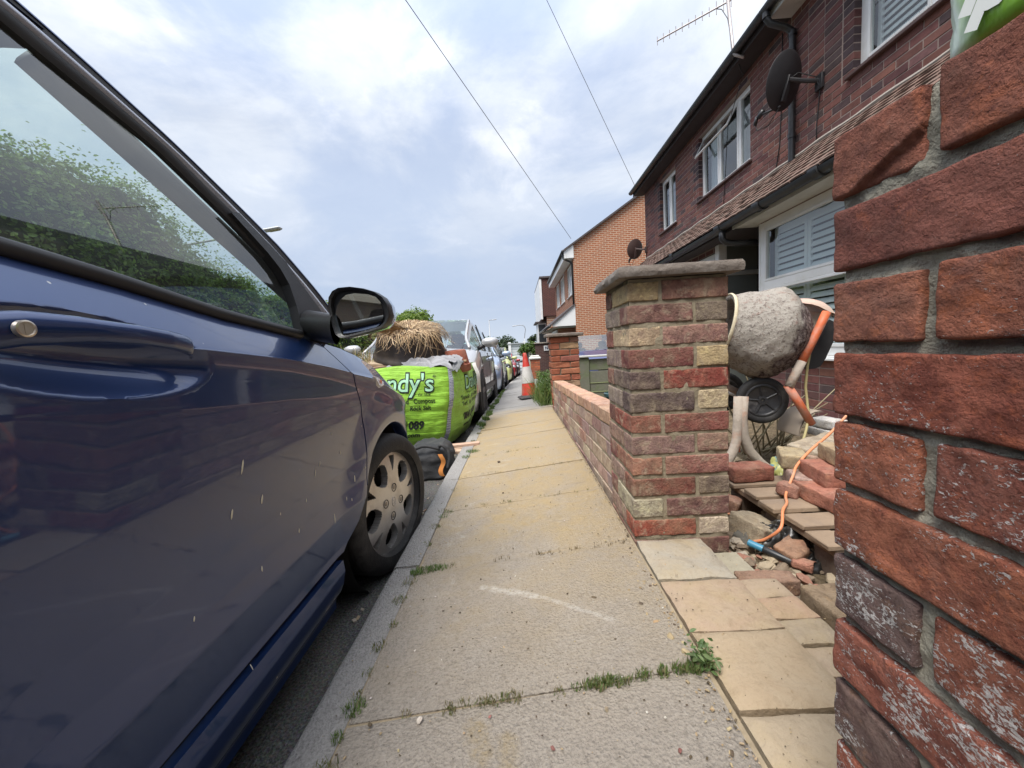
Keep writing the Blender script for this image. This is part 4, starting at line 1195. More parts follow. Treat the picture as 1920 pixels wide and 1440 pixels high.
# ---- overhead telephone wires
MWIRE = M('telephone_wire', (.09, .09, .095), .6)
def wire(p0, p1, sag, label, r=.007):
    a, b = Vector(p0), Vector(p1)
    mb = MB(); mb.tube([a.lerp(b, k / 40) - Vector((0, 0, sag * 4 * (k / 40) * (1 - k / 40))) for k in range(41)], r, 5)
    mb.solo('telephone_wire', MWIRE, label, 'wire', smooth=True)
wire((3.08, 9.96, 4.44), (-.55, 7.2, 9.6), .0, 'overhead telephone wire ending at the far corner of the dark brick house', .0055)
wire((2.35, 16.0, 4.86), (-3.9, 5.7, 9.6), .0, 'long overhead telephone wire ending at the eaves of the orange gabled house', .009)
mb = MB(); mb.tube([(3.1, 9.95, 4.32), (3.08, 9.96, 4.44)], .012, 6); mb.tube([(3.075, 9.96, 4.42), (3.085, 9.96, 4.48)], .022, 8); mb.solo('wire_hook', M('pale_fitting', (.7, .68, .66), .5), 'small pale wire hook on the corner of the dark house eaves', 'bracket')

# ---- orange gabled house
MORG = bricktex_mat('orange_brick', (.43, .150, .070), (.35, .12, .06), (.54, .41, .30), axis='Y', bump=.5, msize=.013)
MORGF = bricktex_mat('orange_brick_front', (.34, .125, .075), (.27, .10, .065), (.45, .34, .25), axis='X', bump=.5)
MSLATE = M('dark_verge', (.075, .06, .06), .7, var=.3, scale=6)
ho = thing('orange_brick_house', 'bright orange brick house with a plain gable end facing the camera', 'house', (6, 20, -.7))
GX0, GY0, GY1, EZ, RXX = 2.40, 16.0, 23.8, 4.62, 6.6
slp = (6.30 - 4.62) / (5.06 - 2.40)
RZZ = EZ + (RXX - GX0) * slp
mb = MB(); mb.add([(GX0, GY0, -1.2), (11, GY0, -1.2), (11, GY0, EZ), (RXX, GY0, RZZ), (GX0, GY0, EZ)], [(0, 1, 2, 3, 4)]); mb.add([(11, GY0, -1.2), (11, GY1, -1.2), (11, GY1, EZ), (11, GY0, EZ)], [(0, 1, 2, 3)])
mb.build('gable_wall', MORG, ho)
holes = [(16.35, 18.1, 2.75, 4.05), (19.2, 21.0, 2.75, 4.05), (21.5, 23.2, 2.75, 4.05)]
mb = MB()
for a, b, c, d in wall_rects(GY0, GY1, -1.2, EZ, holes): mb.add([(GX0, a, c), (GX0, b, c), (GX0, b, d), (GX0, a, d)], [(0, 1, 2, 3)])
for a, b, c, d in holes: mb.add([(GX0, a, c), (GX0 + .1, a, c), (GX0 + .1, a, d), (GX0, a, d), (GX0, b, c), (GX0 + .1, b, c), (GX0 + .1, b, d), (GX0, b, d)], [(0, 1, 2, 3), (4, 5, 6, 7)])
mb.build('front_wall', MORGF, ho)
for a, b, c, d in holes: window(ho, GX0, a, b, c, d, mull=((a * 2 + b) / 3, (a + 2 * b) / 3), deep=.03, sill='white', fw=.07)
mb = MB()
def rp(x, z, y0, y1, th): return [(x, y0, z)]
mb.prism([(2.02, GY0 - .12, EZ - .18), (RXX, GY0 - .12, RZZ + .10), (RXX, GY0 - .12, RZZ + .02), (2.02, GY0 - .12, EZ - .26)], (0, GY1 - GY0 + .24, 0))
mb.prism([(RXX, GY0 - .12, RZZ + .10), (11.4, GY0 - .12, EZ - .3), (11.4, GY0 - .12, EZ - .38), (RXX, GY0 - .12, RZZ + .02)], (0, GY1 - GY0 + .24, 0))
mb.build('roof', MSLATE, ho)
mb = MB(); mb.box(2.06, GX0, GY0 + .02, GY1, EZ - .53, EZ - .515); mb.box(2.04, 2.06, GY0 + .02, GY1, EZ - .54, EZ - .27); mb.build('soffit', MUPVC, ho)
mb = MB(); mb.prism([(2.04, GY0 - .06, EZ - .24), (GX0 + .02, GY0 - .06, EZ - .02), (GX0 + .02, GY0 - .06, EZ - .52), (2.04, GY0 - .06, EZ - .52)], (0, .07, 0)); mb.build('box_end', MUPVC, ho)
mb = MB(); mb.tube([(1.99, GY0 - .05, EZ - .24), (1.99, GY1, EZ - .24)], .06, 8); mb.build('gutter', MBLACK, ho, smooth=True)
mb = MB(); mb.tube([(1.99, GY0 + .15, EZ - .28), (2.03, GY0 + .15, EZ - .50), (2.30, GY0 + .12, EZ - .64), (2.36, GY0 + .12, EZ - .75), (2.36, GY0 + .12, 1.8)], .04, 8); mb.build('downpipe', MBLACK, ho, smooth=True)
# canopy over the door and bay
mb = MB(); cz = 2.25
mb.prism([(GX0, 16.0, cz), (1.45, 16.0, 1.50), (1.45, 16.0, 1.42), (GX0, 16.0, 1.42)], (0, .06, 0)); mb.build('canopy_cheek', MUPVC, ho)
mb = MB(); mb.prism([(GX0, 15.95, cz + .06), (1.35, 15.95, 1.50), (1.35, 15.95, 1.42), (GX0, 15.95, cz - .02)], (0, 7.6, 0)); mb.build('canopy_roof', MSLATE, ho)
mb = MB(); mb.box(1.45, GX0, 16.07, 23.5, 1.36, 1.40); mb.build('canopy_soffit', M('grey_soffit', (.36, .36, .33), .8, var=.15), ho)
mb = MB(); mb.tube([(1.32, 15.95, 1.43), (1.32, 23.5, 1.43)], .055, 8); mb.build('canopy_gutter', MBLACK, ho, smooth=True)
mb = MB(); mb.box(1.75, GX0 - .001, 16.6, 19.5, -.9, 1.35); mb.build('bay_wall', MORGF, ho)
window(ho, 1.75 - .07, 16.9, 19.3, .1, 1.3, mull=(17.6, 18.5), deep=.0, sill=False, room=False)

# ---- tile-hung house beyond
ht = thing('tile_hung_house', 'house with a tile hung bay standing beyond the orange gabled house', 'house', (3.5, 30, -1.2))
MHUNG = bricktex_mat('hung_tile', (.22, .09, .07), (.17, .075, .065), (.08, .05, .045), scale=1.0, axis='Y', bump=.8, msize=.02)
mb = MB(); mb.box(1.75, 4, 26.0, 33, 2.6, 5.05); mb.build('hung_bay', MHUNG, ht)
mb = MB(); mb.box(2.0, 9, 26.1, 36, -1.6, 2.6); mb.build('wall', MORGF, ht)
mb = MB(); mb.box(1.62, 4.1, 25.9, 33.2, 5.05, 5.18, .01); mb.build('roof', MSLATE, ht)
mb = MB(); mb.box(1.60, 1.74, 25.95, 33, 2.4, 5.0); mb.build('corner_board', MUPVC, ht)
mb = MB(); mb.box(1.25, 2.0, 26.6, 30, 2.22, 2.30); mb.build('porch_roof', MSLATE, ht)
mb = MB(); mb.box(1.42, 1.99, 26.8, 29.5, .4, 2.2); mb.build('porch', MUPVC, ht)
mb = MB(); mb.add([(1.46, 26.79, .5), (1.95, 26.79, .5), (1.95, 26.79, 2.1), (1.46, 26.79, 2.1)], [(0, 1, 2, 3)]); mb.build('porch_window', M('dark_pane', (.03, .035, .04), .15), ht)
# ================================================================== THE BLUE CAR
def paint(name, base, flake=(.1, .15, .3), rough=.38, metal=.55, dust=.0, dustc=(.30, .28, .25)):
    t = NT(name); p = t.pos()
    n = t.noise(p, 2.2, 6, .65); n2 = t.noise(p, 26, 6, .7)
    lw = t.n('ShaderNodeLayerWeight'); lw.inputs[0].default_value = .35
    c = t.mix(t.math('MULTIPLY', lw.outputs['Facing'], .5), base, flake)
    if dust:
        sx = t.n('ShaderNodeSeparateXYZ'); t.t.links.new(p, sx.inputs[0])
        lo = t.ramp(sx.outputs[2], -.15, .75, (1, 1, 1), (.25, .25, .25))
        k = t.math('MULTIPLY', t.math('MULTIPLY', t.ramp(n, .25, .8), lo), dust)
        st = t.ramp(t.noise(t.mapping(p, (30, 5, 60)), 1.0, 5, .7), .5, .8)
        k = t.math('ADD', k, t.math('MULTIPLY', t.math('MULTIPLY', st, lo), dust * .35))
        c = t.mix(k, c, dustc)
        fl = t.ramp(t.voro(t.mapping(p, (1, 1, .55)), 26), .035, .06, (1, 1, 1), (0, 0, 0))
        fl = t.math('MULTIPLY', fl, t.ramp(t.noise(p, 7, 3), .52, .6))
        c = t.mix(t.math('MULTIPLY', fl, .8), c, (.6, .57, .5))
        r = t.math('ADD', rough, t.math('MULTIPLY', k, .3))
    else:
        r = rough
    b = t.bsdf(c, r, metal, coat=1.0, coatr=.035)
    t.set(b.inputs['Coat Roughness'], t.math('ADD', .025, t.math('MULTIPLY', t.ramp(n2, .4, .8), .05)))
    return t.m
MBLUE = paint('navy_metallic_paint', (.010, .030, .112), (.030, .070, .21), .36, .42, dust=.03, dustc=(.20, .185, .19))
MTRIM = M('black_trim', (.013, .013, .014), .42, var=.2, scale=14, bump=.15, bscale=260)
MFRAME = M('frame_sky_sheen', (.30, .30, .33), .28, metal=.3, var=.06, coat=1.0)  # grey colour paints the sky reflected in the door frame
MSEAL = M('rubber_seal', (.028, .028, .03), .55, var=.2)
MTYRE = M('tyre_rubber', (.020, .019, .019), .72, var=.3, scale=12, bump=.25, bscale=90, dirt=(.07, .065, .06), dscale=9)
MHUBC = M('silver_hubcap', (.62, .60, .575), .34, metal=.7, var=.08, scale=10, dirt=(.40, .36, .33), dscale=6)
MBRAKE = M('brake_black', (.018, .016, .015), .7, var=.4, scale=30)
MCARGL = glass_mat('car_glass', (.85, .93, .90), grime=.06)
MMIRR = NT('mirror_glass'); MMIRR.bsdf((.62, .66, .66), .02, 1.0); MMIRR = MMIRR.m
MSEAT = M('dark_seat_cloth', (.035, .035, .04), .9, var=.2)
MLINER = M('grey_headlining', (.10, .10, .105), .9, var=.1)

CXC = -1.395          # centre line of the car
ktop = [(-2.4, .93), (-1.5, .97), (-.6, .93), (.2, .875), (.47, .846), (.6, .827), (.8, .79), (1.1, .752), (1.33, .722), (1.45, .697), (1.62, .645), (1.8, .555), (1.95, .45), (2.1, .33), (2.3, .15)]
kcre = [(-2.4, .82), (-1.0, .80), (.2, .765), (.43, .748), (.65, .718), (.91, .692), (1.1, .664), (1.46, .600), (1.75, .50), (1.95, .395), (2.1, .28), (2.3, .10)]
def ctop(y): return interp(y, ktop)
def ccre(y): return interp(y, kcre)
WHY, WHZ = 1.585, .072      # front wheel centre
prof_low = [(-.045, -.612), (-.03, -.596), (.0, -.583), (.045, -.574), (.078, -.577), (.092, -.586), (.11, -.588), (.16, -.578), (.215, -.567), (.27, -.574), (.34, -.575), (.44, -.569), (.56, -.561), (.62, -.5565)]
ZL = [p[0] for p in prof_low]; XL = [p[1] for p in prof_low]
def plan(y):
    d = 0.0
    if y > 1.75: d = -.42 * ((y - 1.75) / .55) ** 2.2
    if y < -1.2: d = -.30 * ((-1.2 - y) / 1.1) ** 2
    return d
def side(y, z):
    c, t = ccre(y), ctop(y)
    dz = 0
    if z <= c:
        # squeeze the lower profile so that its last point meets the crease
        zz = -.045 + (z + .045) / (c + .045) * (.72 + .045) if True else z
        w = min(1, max(0, (z - .3) / .3))
        zq = lerp(z, min(.62, zz), w)
        x = interp(zq, list(zip(ZL, XL)))
        k = max(0, 1 - (c - z) / .05)
        x += .0075 * k * k
    else:
        s = min(1, (z - c) / max(.02, (t - c)))
        x0 = interp(.62, list(zip(ZL, XL))) + .0075
        xt = -.634 - .23 * (t - .84)
        kk = min(1, max(0, (y - 1.12) / .25)); xt = lerp(xt, x0 - .072, kk) if y > 1.12 else xt
        x = lerp(x0 - .004, xt, s ** 1.08)
    # flare over the front wheel
    r = math.hypot(y - WHY, z - WHZ)
    if r < .52:
        k = max(0, 1 - abs(r - .345) / .16)
        x += .016 * k * k * (3 - 2 * k)
    x += .010 * math.exp(-((y - .55) / .9) ** 2) * (1 if z < c else .6)
    return x + plan(y)
car = thing('parked_car', 'dark navy blue hatchback parked tight against the kerb beside the camera', 'car', (CXC, .2, ROAD))
# door edge towards the wing
gap = [(-.06, 1.075), (.05, 1.100), (.16, 1.235), (.34, 1.318), (.52, 1.315), (.72, 1.185), (.78, 1.15)]
gap = [(-.06, 1.085), (.02, 1.10), (.085, 1.125), (.15, 1.225), (.24, 1.29), (.34, 1.325), (.43, 1.328), (.52, 1.315), (.62, 1.265), (.72, 1.19), (.80, 1.13)]
def ygap(z): return interp(z, gap)
RECC = (.505, .711)      # centre of the handle scoop
def scoop(y, z):
    u, v = (y - RECC[0]) / .170, (z - RECC[1] + .13 * (y - RECC[0])) / .058
    d = u * u + v * v
    if d < 1: return -.050 * (1 - d) ** 1.1
    return 0.0
def panel(name, yf0, yf1, z_of, nrow, ncol, parent, mat, ret=.022, sc=False, flange=(1, 1, 1, 1), nz=None):
    """skin patch between yf0(z) and yf1(z); edges folded inwards so that the gaps are dark"""
    mb = MB(); G = []
    for i in range(nrow + 1):
        row = []
        for j in range(ncol + 1):
            v = i / nrow; u = j / ncol
            # two passes: z depends on y through the belt line
            y = lerp(yf0(.4), yf1(.4), u); 
            for _ in range(3):
                z = z_of(y, v); y = lerp(yf0(z), yf1(z), u)
            row.append((side(y, z) + (scoop(y, z) if sc else 0), y, z))
        G.append(row)
    if flange[2]: G = [[(p[0] - ret, p[1], p[2] + .003) for p in G[0]]] + G
    if flange[3]: G = G + [[(p[0] - ret, p[1], p[2] - .003) for p in G[-1]]]
    if flange[0]: G = [[(r[0][0] - ret, r[0][1] + .002, r[0][2])] + r for r in G]
    if flange[1]: G = [r + [(r[-1][0] - ret, r[-1][1] - .002, r[-1][2])] for r in G]
    mb.grid(G)
    return mb.build(name, mat, parent, smooth=True, angle=50)
GAPW = .0035
DR = -.42      # rear edge of the front door
def zdoor(y, v):
    c_ = ccre(y)
    return lerp(.092, c_, v / .8) if v < .8 else lerp(c_, ctop(y) - .004, (v - .8) / .2)
door = panel('front_door', lambda z: DR + GAPW, lambda z: ygap(z) - GAPW, zdoor, 190, 200, car, MBLUE, sc=True)
panel('rear_door', lambda z: -1.25, lambda z: DR - GAPW, lambda y, v: lerp(.092, ctop(y) - .004, v), 30, 24, car, MBLUE)
panel('sill', lambda z: -1.25, lambda z: ygap(.05) - .002, lambda y, v: lerp(-.075, .078, v), 14, 60, car, MBLUE)
# quarter behind the rear door and the tail
def arch_lo(y, wy=WHY, wz=WHZ, r=.335):
    d = r * r - (y - wy) ** 2
    return wz + math.sqrt(d) if d > 0 else -1
# front wing, cut by the wheel arch
mb = MB(); G = []
yw1 = 2.28
ncol, nrow = 110, 46
def wing_z0(y):
    a = arch_lo(y)
    return max(-.06 if y < WHY else .0, a)
# columns start on the door gap at every height: rows first
G = []
for i in range(nrow + 1):
    v = i / nrow; row = []
    for j in range(ncol + 1):
        u = j / ncol
        y = lerp(ygap(.4) + GAPW, yw1, u)
        for _ in range(4):
            z0_ = wing_z0(y); c_ = max(ccre(y), z0_ + .004); z = lerp(z0_, c_, v / .7) if v < .7 else lerp(c_, ctop(y) - .002, (v - .7) / .3); y = lerp(ygap(z) + GAPW, yw1, u)
        row.append((side(y, z), y, z))
    G.append(row)
low_r = [(p[0] - .05, p[1], p[2]) for p in G[0]]
lip = [(p[0] - .004, p[1], p[2] - .004) for p in G[0]]
G2 = [low_r, lip] + G
G2 = [[(r[0][0] - .022, r[0][1] - .002, r[0][2])] + r for r in G2]
mb.grid(G2)
wing = mb.build('front_wing', MBLUE, car, smooth=True, angle=50)
# bonnet, scuttle, nose
mb = MB(); G = []
for y in np.linspace(1.36, 2.28, 30):
    row = []
    xe = side(y, ctop(y)); ze = ctop(y)
    for u in np.linspace(0, 1, 26):
        x = lerp(xe - .006, 2 * CXC - xe + .006, u)
        s = math.sin(math.pi * u)
        row.append((x, y + .02 * s, ze + (.085 if y < 2.1 else .06) * s ** .6 + .004))
    G.append(row)
mb.grid(G)
mb.build('bonnet', MBLUE, car, smooth=True)
mb = MB(); G = []
for z_, dy in ((-.05, .0), (.1, .06), (.2, .07), (.24, .02)):
    row = []
    for u in np.linspace(0, 1, 24):
        x = lerp(side(2.28, .1), 2 * CXC - side(2.28, .1), u)
        row.append((x, 2.27 + (.10 + dy) * math.sin(math.pi * u) ** .5, z_))
    G.append(row)
mb.grid(G); mb.build('front_bumper', MBLUE, car, smooth=True)
# off side shell: mirrored single skin, tail and floor
mb = MB(); G = []
for y in np.linspace(-2.35, 2.28, 60):
    zl = [-.04, .05, .2, .4, .6, ccre(y), ctop(y) - .03, ctop(y)]
    G.append([(2 * CXC - side(y, min(z, ctop(y))), y, min(z, ctop(y))) for z in zl])
mb.grid(G)
G = []
for y in np.linspace(-2.35, -1.255, 24):
    zl = [-.04, .05, .2, .4, .6, ccre(y), ctop(y) - .03, ctop(y)]
    G.append([(side(y, min(z, ctop(y))), y, min(z, ctop(y))) for z in zl])
mb.grid(G)
mb.add([(side(-2.35, z), -2.35, z) for z in (-.04, .93)] + [(2 * CXC - side(-2.35, z), -2.35, z) for z in (.93, -.04)], [(0, 1, 2, 3)])
mb.build('body_shell', MBLUE, car, smooth=True, angle=50)
mb = MB(); mb.box(2 * CXC + .63, -.66, -2.2, 2.1, -.06, -.03); mb.box(2 * CXC + .75, -.76, -2.1, WHY - .37, -.03, .18)
mb.box(2 * CXC + .66, -.64, 1.32, 1.36, -.03, .68)
mb.build('floor_pan', MBRAKE, car)
# wheel house liner
mb = MB(); ML = Matrix.Translation((-.62, WHY, WHZ)) @ Matrix.Rotation(math.pi / 2, 4, 'Y')
mb.lathe([(.345, -.0), (.345, -.30), (.001, -.30)], ML, 40); mb.build('arch_liner', MBRAKE, car, smooth=True, angle=40)
# ---- greenhouse: a sloping plane through the right hand windows
NP = Vector((1, 0, .23)).normalized()
def gp(y, z, off=0.0):
    return Vector((-.630 - .23 * (z - .84) - .10 * max(0.0, z - .95) ** 2, y, z)) + NP * off
gl_edge = [(.593, 1.215), (.663, 1.188), (.81, 1.134), (.942, 1.052), (1.055, .972), (1.093, .915), (1.106, .856), (1.097, .772)]     # front edge of the glass
sil = [(-1.6, 1.30), (-1.0, 1.34), (-.4, 1.355), (.2, 1.345), (.45, 1.318), (.645, 1.272), (.744, 1.232), (.865, 1.177), (1.017, 1.098), (1.155, 1.023), (1.298, .914), (1.414, .801), (1.462, .755)]
top_in = [(-1.5, 1.20), (-1.0, 1.245), (-.4, 1.265), (.1, 1.262), (.4, 1.247), (.52, 1.232)]
gl_out = top_in + gl_edge
# front side glass
bot = [(y, ctop(y) + .012) for y in np.linspace(1.06, -.40, 30)]
pts = [(y, z) for y, z in gl_out if y > -.4] + bot
pts = [(-.40, 1.265)] + pts
mb = MB(); 
gcol = []
for y in np.linspace(-.40, 1.10, 70):
    zt = interp(y, gl_out) if y < 1.055 else interp(y, [(1.055, .972), (1.093, .915), (1.106, .856)])
    zb_ = ctop(y) + .012
    gcol.append([gp(y, lerp(zb_, zt, k / 8), -.012) for k in range(9)])
mb.grid(gcol); mb.build('side_window', MCARGL, car, smooth=True)
mb = MB(); rr = [(-1.45, 1.205), (-.50, 1.262), (-.50, ctop(-.5)), (-1.3, ctop(-1.3)), (-1.5, 1.1)]
mb.add([gp(y, z, -.012) for y, z in rr], [tuple(range(len(rr)))]); mb.build('rear_side_window', MCARGL, car)
mb = MB(); mb.prism([gp(y, z, .0) for y, z in ((-.50, ctop(-.5)), (-.40, ctop(-.4)), (-.40, 1.275), (-.50, 1.275))], NP * -.02); mb.build('door_pillar', MTRIM, car)
# waist seal
mb = MB(); mb.tube([gp(y, ctop(y) + .004, .002) + Vector((.004, 0, 0)) for y in np.linspace(-1.2, 1.075, 60)], .0125, 10); mb.build('waist_seal', MSEAL, car, smooth=True)
def along(path, n):
    P = [Vector((p[0], p[1], 0)) for p in path]
    L = [0]
    for a, b in zip(P, P[1:]): L.append(L[-1] + (b - a).length)
    return [(float(np.interp(s, L, [p.x for p in P])), float(np.interp(s, L, [p.y for p in P]))) for s in np.linspace(0, L[-1], n)]
def ribbon(name, A, B, offa, offb, mat, n=60, crown=0.0, th=.01):
    """strip between two edge paths in the window plane"""
    a, b = along(A, n), along(B, n)
    mb = MB(); G = []
    for p, q in zip(a, b):
        row = []
        for k in range(7):
            t = k / 6
            y, z = lerp(p[0], q[0], t), lerp(p[1], q[1], t)
            row.append(gp(y, z, lerp(offa, offb, t) + crown * math.sin(math.pi * t)))
        row = [row[0] - NP * th] + row + [row[-1] - NP * th]
        G.append(row)
    mb.grid(G)
    return mb.build(name, mat, car, smooth=True, angle=50)
inner = [(-.4, 1.265), (.1, 1.262), (.4, 1.247), (.52, 1.232), (.593, 1.215), (.663, 1.188), (.81, 1.134), (.942, 1.052), (1.055, .972)]
outer = [(-.4, 1.355), (.2, 1.345), (.45, 1.318), (.645, 1.272), (.744, 1.232), (.865, 1.177), (1.017, 1.098), (1.155, 1.023)]
inner2 = inner + [(1.12, .925), (1.19, .865), (1.252, .812)]
outer2 = outer + [(1.298, .914), (1.402, .812)]
ia, oa = along(inner, 80), along(outer, 80)
ia2, oa2 = along(inner2, 90), along(outer2, 90)
def mid(t): return [(lerp(a[0], b[0], t), lerp(a[1], b[1], t)) for a, b in zip(ia, oa)]
def mid2(t): return [(lerp(a[0], b[0], t), lerp(a[1], b[1], t)) for a, b in zip(ia2, oa2)]
# the lower ends of the two paths: pillar runs on to the scuttle
ribbon('window_seal', mid(-.03), mid(.26), -.006, .002, MSEAL, crown=.002)
ribbon('door_frame', mid2(.25), mid2(.52), .001, .003, MFRAME, crown=.004)
ribbon('roof_seal', mid2(.53), mid2(.80), -.003, -.001, MSEAL)
ribbon('roof_edge', mid2(.81), mid2(1.0), .001, -.022, MBLUE, crown=.008)
# black corner in front of the glass that carries the mirror
blk = [(.955, 1.050), (.985, 1.060), (1.075, 1.005), (1.128, .968), (1.171, .915), (1.235, .845), (1.265, .790), (1.262, .752), (1.223, .735), (1.16, .745), (1.090, .762), (1.104, .841), (1.104, .902), (1.085, .942), (1.050, .978)]
mb = MB(); mb.prism([gp(y, z, .009) for y, z in blk], NP * -.025); mb.build('corner_trim', MTRIM, car)
# dark fill and far structure behind the side glass: roof lining, pillars
mb = MB(); G = []
for y in np.linspace(-1.7, .66, 20):
    row = []
    zt = interp(y, sil)
    xe = gp(y, zt - .03).x
    for u in np.linspace(0, 1, 16):
        x = lerp(xe, 2 * CXC - xe, u); row.append((x, y + .06 * math.sin(math.pi * u) * (1 if y > .5 else 0), zt - .025 + .055 * math.sin(math.pi * u) ** .7))
    G.append(row)
mb.grid(G); mb.build('roof', MBLUE, car, smooth=True)
mb = MB(); mb.grid([[(p[0], p[1], p[2] - .03) for p in r] for r in G]); mb.build('headlining', MLINER, car, smooth=True)
# windscreen
mb = MB(); G = []
wt_, wb_ = (.665, 1.262), (1.44, .772)
for v in np.linspace(0, 1, 12):
    y, z = lerp(wt_[0], wb_[0], v), lerp(wt_[1], wb_[1], v) + .03 * math.sin(math.pi * v)
    xe = gp(y, z).x - .03
    G.append([(lerp(xe, 2 * CXC - xe, u), y + (.06 + .10 * v) * math.sin(math.pi * u) ** .8, z + .02 * math.sin(math.pi * u)) for u in np.linspace(0, 1, 16)])
mb.grid(G); mb.build('windscreen', MCARGL, car, smooth=True)
# pillars inside: right A post, left A post, left B post, left door top
def post(a, b, r, name='inner_pillar', mat=MLINER):
    mb = MB(); mb.tube([a, b], r, 8); return mb.build(name, mat, car, smooth=True)
def mir(p): return Vector((2 * CXC - p[0], p[1], p[2]))
post(gp(.68, 1.235, -.06), gp(1.42, .785, -.06), .024); post(mir(gp(.68, 1.235, -.06)), mir(gp(1.42, .785, -.06)), .034)
post(mir(gp(-.42, 1.28, -.04)), mir(gp(-.45, .88, -.04)), .045); post(gp(-.45, 1.28, -.05), gp(-.47, .88, -.05), .045)
post(mir(gp(-1.5, 1.29, -.04)), mir(gp(.62, 1.25, -.04)), .035); post(mir(gp(-1.3, 1.28, -.04)), mir(gp(-1.75, .9, -.04)), .08)
mb = MB(); mb.add([mir(gp(y, z, -.012)) for y, z in pts], [tuple(range(len(pts)))]); mb.add([mir(gp(y, z, -.012)) for y, z in rr], [tuple(range(len(rr)))]); mb.build('left_windows', MCARGL, car)
mb = MB(); mb.add([(-.9, -1.75, 1.27), (2 * CXC + .9, -1.75, 1.27), (2 * CXC + .75, -2.1, .95), (-.75, -2.1, .95)], [(0, 1, 2, 3)]); mb.build('rear_window', MCARGL, car)
# cabin: dashboard, seats, steering wheel, mirror
mb = MB(); mb.prism([(-.70, .95, .55), (-.70, 1.06, .72), (-.70, 1.36, .77), (-.70, 1.36, .3), (-.70, 1.0, .3)], (2 * (CXC + .70), 0, 0)); mb.build('dashboard', MSEAT, car)
for sx in (-.98, 2 * CXC + .98):
    mb = MB(); M0 = Matrix.Translation((sx, -.02, .62)) @ Matrix.Rotation(R_(-14), 4, 'X')
    mb.cbox(.46, .15, .66, M0, .05); mb.cbox(.48, .5, .16, Matrix.Translation((sx, .25, .27)), .05)
    st_ = mb.build('seat', MSEAT, car, smooth=True, angle=40)
    mb = MB(); mb.cbox(.25, .09, .17, Matrix.Translation((sx, -.12, 1.10)), .04); mb.build('headrest', MSEAT, st_, smooth=True, angle=40)
mb = MB(); mb.cbox(1.2, .14, .55, Matrix.Translation((CXC, -1.1, .62)), .05); mb.build('rear_seat', MSEAT, car)
MS = Matrix.Translation((-.98, .68, .72)) @ Matrix.Rotation(R_(64), 4, 'X')
mb = MB(); mb.tube([MS @ Vector((.18 * math.cos(a), .18 * math.sin(a), 0)) for a in np.linspace(0, 2 * math.pi, 33)], .015, 8, False); mb.cbox(.14, .12, .05, MS, .02); mb.cbox(.34, .03, .02, MS, .008); mb.build('steering_wheel', MSEAT, car, smooth=True, angle=50)
mb = MB(); mb.cbox(.24, .03, .065, Matrix.Translation((CXC, .70, 1.175)) @ Matrix.Rotation(R_(12), 4, 'Z'), .012); mb.build('inside_mirror', MSEAT, car)
# ---- door handle in its scoop, with lock
hp = [(.388, .738), (.415, .742), (.46, .741), (.52, .735), (.58, .726), (.622, .716), (.637, .711)]
hr = [.021, .019, .0150, .0135, .0135, .0145, .009]
hx = [-.004, .008, .022, .032, .034, .027, -.004]
mb = MB(); n = 14; rings = []
HS = along([(a, b) for a, b in hp], 40)
for i, (y, z) in enumerate(HS):
    t = i / 39
    r = interp(t * 6, list(enumerate(hr))); ox = interp(t * 6, list(enumerate(hx)))
    x = side(y, z) + ox
    rings.append([(x + .62 * r * math.cos(a), y, z + r * math.sin(a)) for a in np.linspace(0, 2 * math.pi, n, endpoint=False)])
for i in range(39):
    pass
mb.add([p for r_ in rings for p in r_], [(i * n + k, i * n + (k + 1) % n, (i + 1) * n + (k + 1) % n, (i + 1) * n + k) for i in range(39) for k in range(n)] + [tuple(range(n)), tuple(range(39 * n, 40 * n))])
hd = mb.build('handle', MBLUE, door, smooth=True, angle=60)
yl, zl = .408, .7405
ML = Matrix.Translation((side(yl, zl) + .0175, yl, zl)) @ Matrix.Rotation(math.pi / 2, 4, 'Y')
mb = MB(); mb.lathe([(.0092, -.004), (.0092, .0015), (.0075, .0022), (.0068, .0006), (.001, .0006)], ML, 24); mb.box(side(yl, zl) + .0180, side(yl, zl) + .0186, yl - .0012, yl + .0012, zl - .005, zl + .005)
mb.build('lock', M('lock_metal', (.62, .56, .48), .3, metal=.85, var=.1), door, smooth=True, angle=40)
# ---- mirror
MP = [Vector((x, 1.0, z)) for x, z in [(-0.488, 0.828), (-0.484, 0.847), (-0.472, 0.862), (-0.454, 0.869), (-0.422, 0.869), (-0.384, 0.861), (-0.354, 0.85), (-0.333, 0.835), (-0.322, 0.816), (-0.319, 0.788), (-0.327, 0.77), (-0.343, 0.758), (-0.374, 0.751), (-0.417, 0.744), (-0.449, 0.739), (-0.464, 0.74), (-0.475, 0.749), (-0.481, 0.771), (-0.486, 0.801)]]
MCEN = sum(MP, Vector()) / len(MP)
def tilt(p, dy):        # the housing faces slightly outwards
    return Vector((p.x, p.y + dy + (p.x - MCEN.x) * -.18, p.z))
mir_rings = []
for sc_i, dy in ((.86, .012), (.90, .0), (.98, -.004), (1.0, .004), (1.0, .03), (.96, .065), (.84, .092), (.6, .108), (.25, .114)):
    mir_rings.append([tilt(MCEN + (p - MCEN) * sc_i, dy) for p in MP])
n = len(MP)
mb = MB(); mb.add([p for r_ in mir_rings[:5] for p in r_], [(i * n + k, i * n + (k + 1) % n, (i + 1) * n + (k + 1) % n, (i + 1) * n + k) for i in range(4) for k in range(n)] + [tuple(range(n))])
mirror = mb.build('door_mirror', MTRIM, car, smooth=True, angle=45)
mb = MB(); mb.add([p for r_ in mir_rings[4:] for p in r_], [(i * n + k, i * n + (k + 1) % n, (i + 1) * n + (k + 1) % n, (i + 1) * n + k) for i in range(4) for k in range(n)] + [tuple(range(4 * n, 5 * n))]); mb.build('mirror_cap', MBLUE, mirror, smooth=True, angle=45)
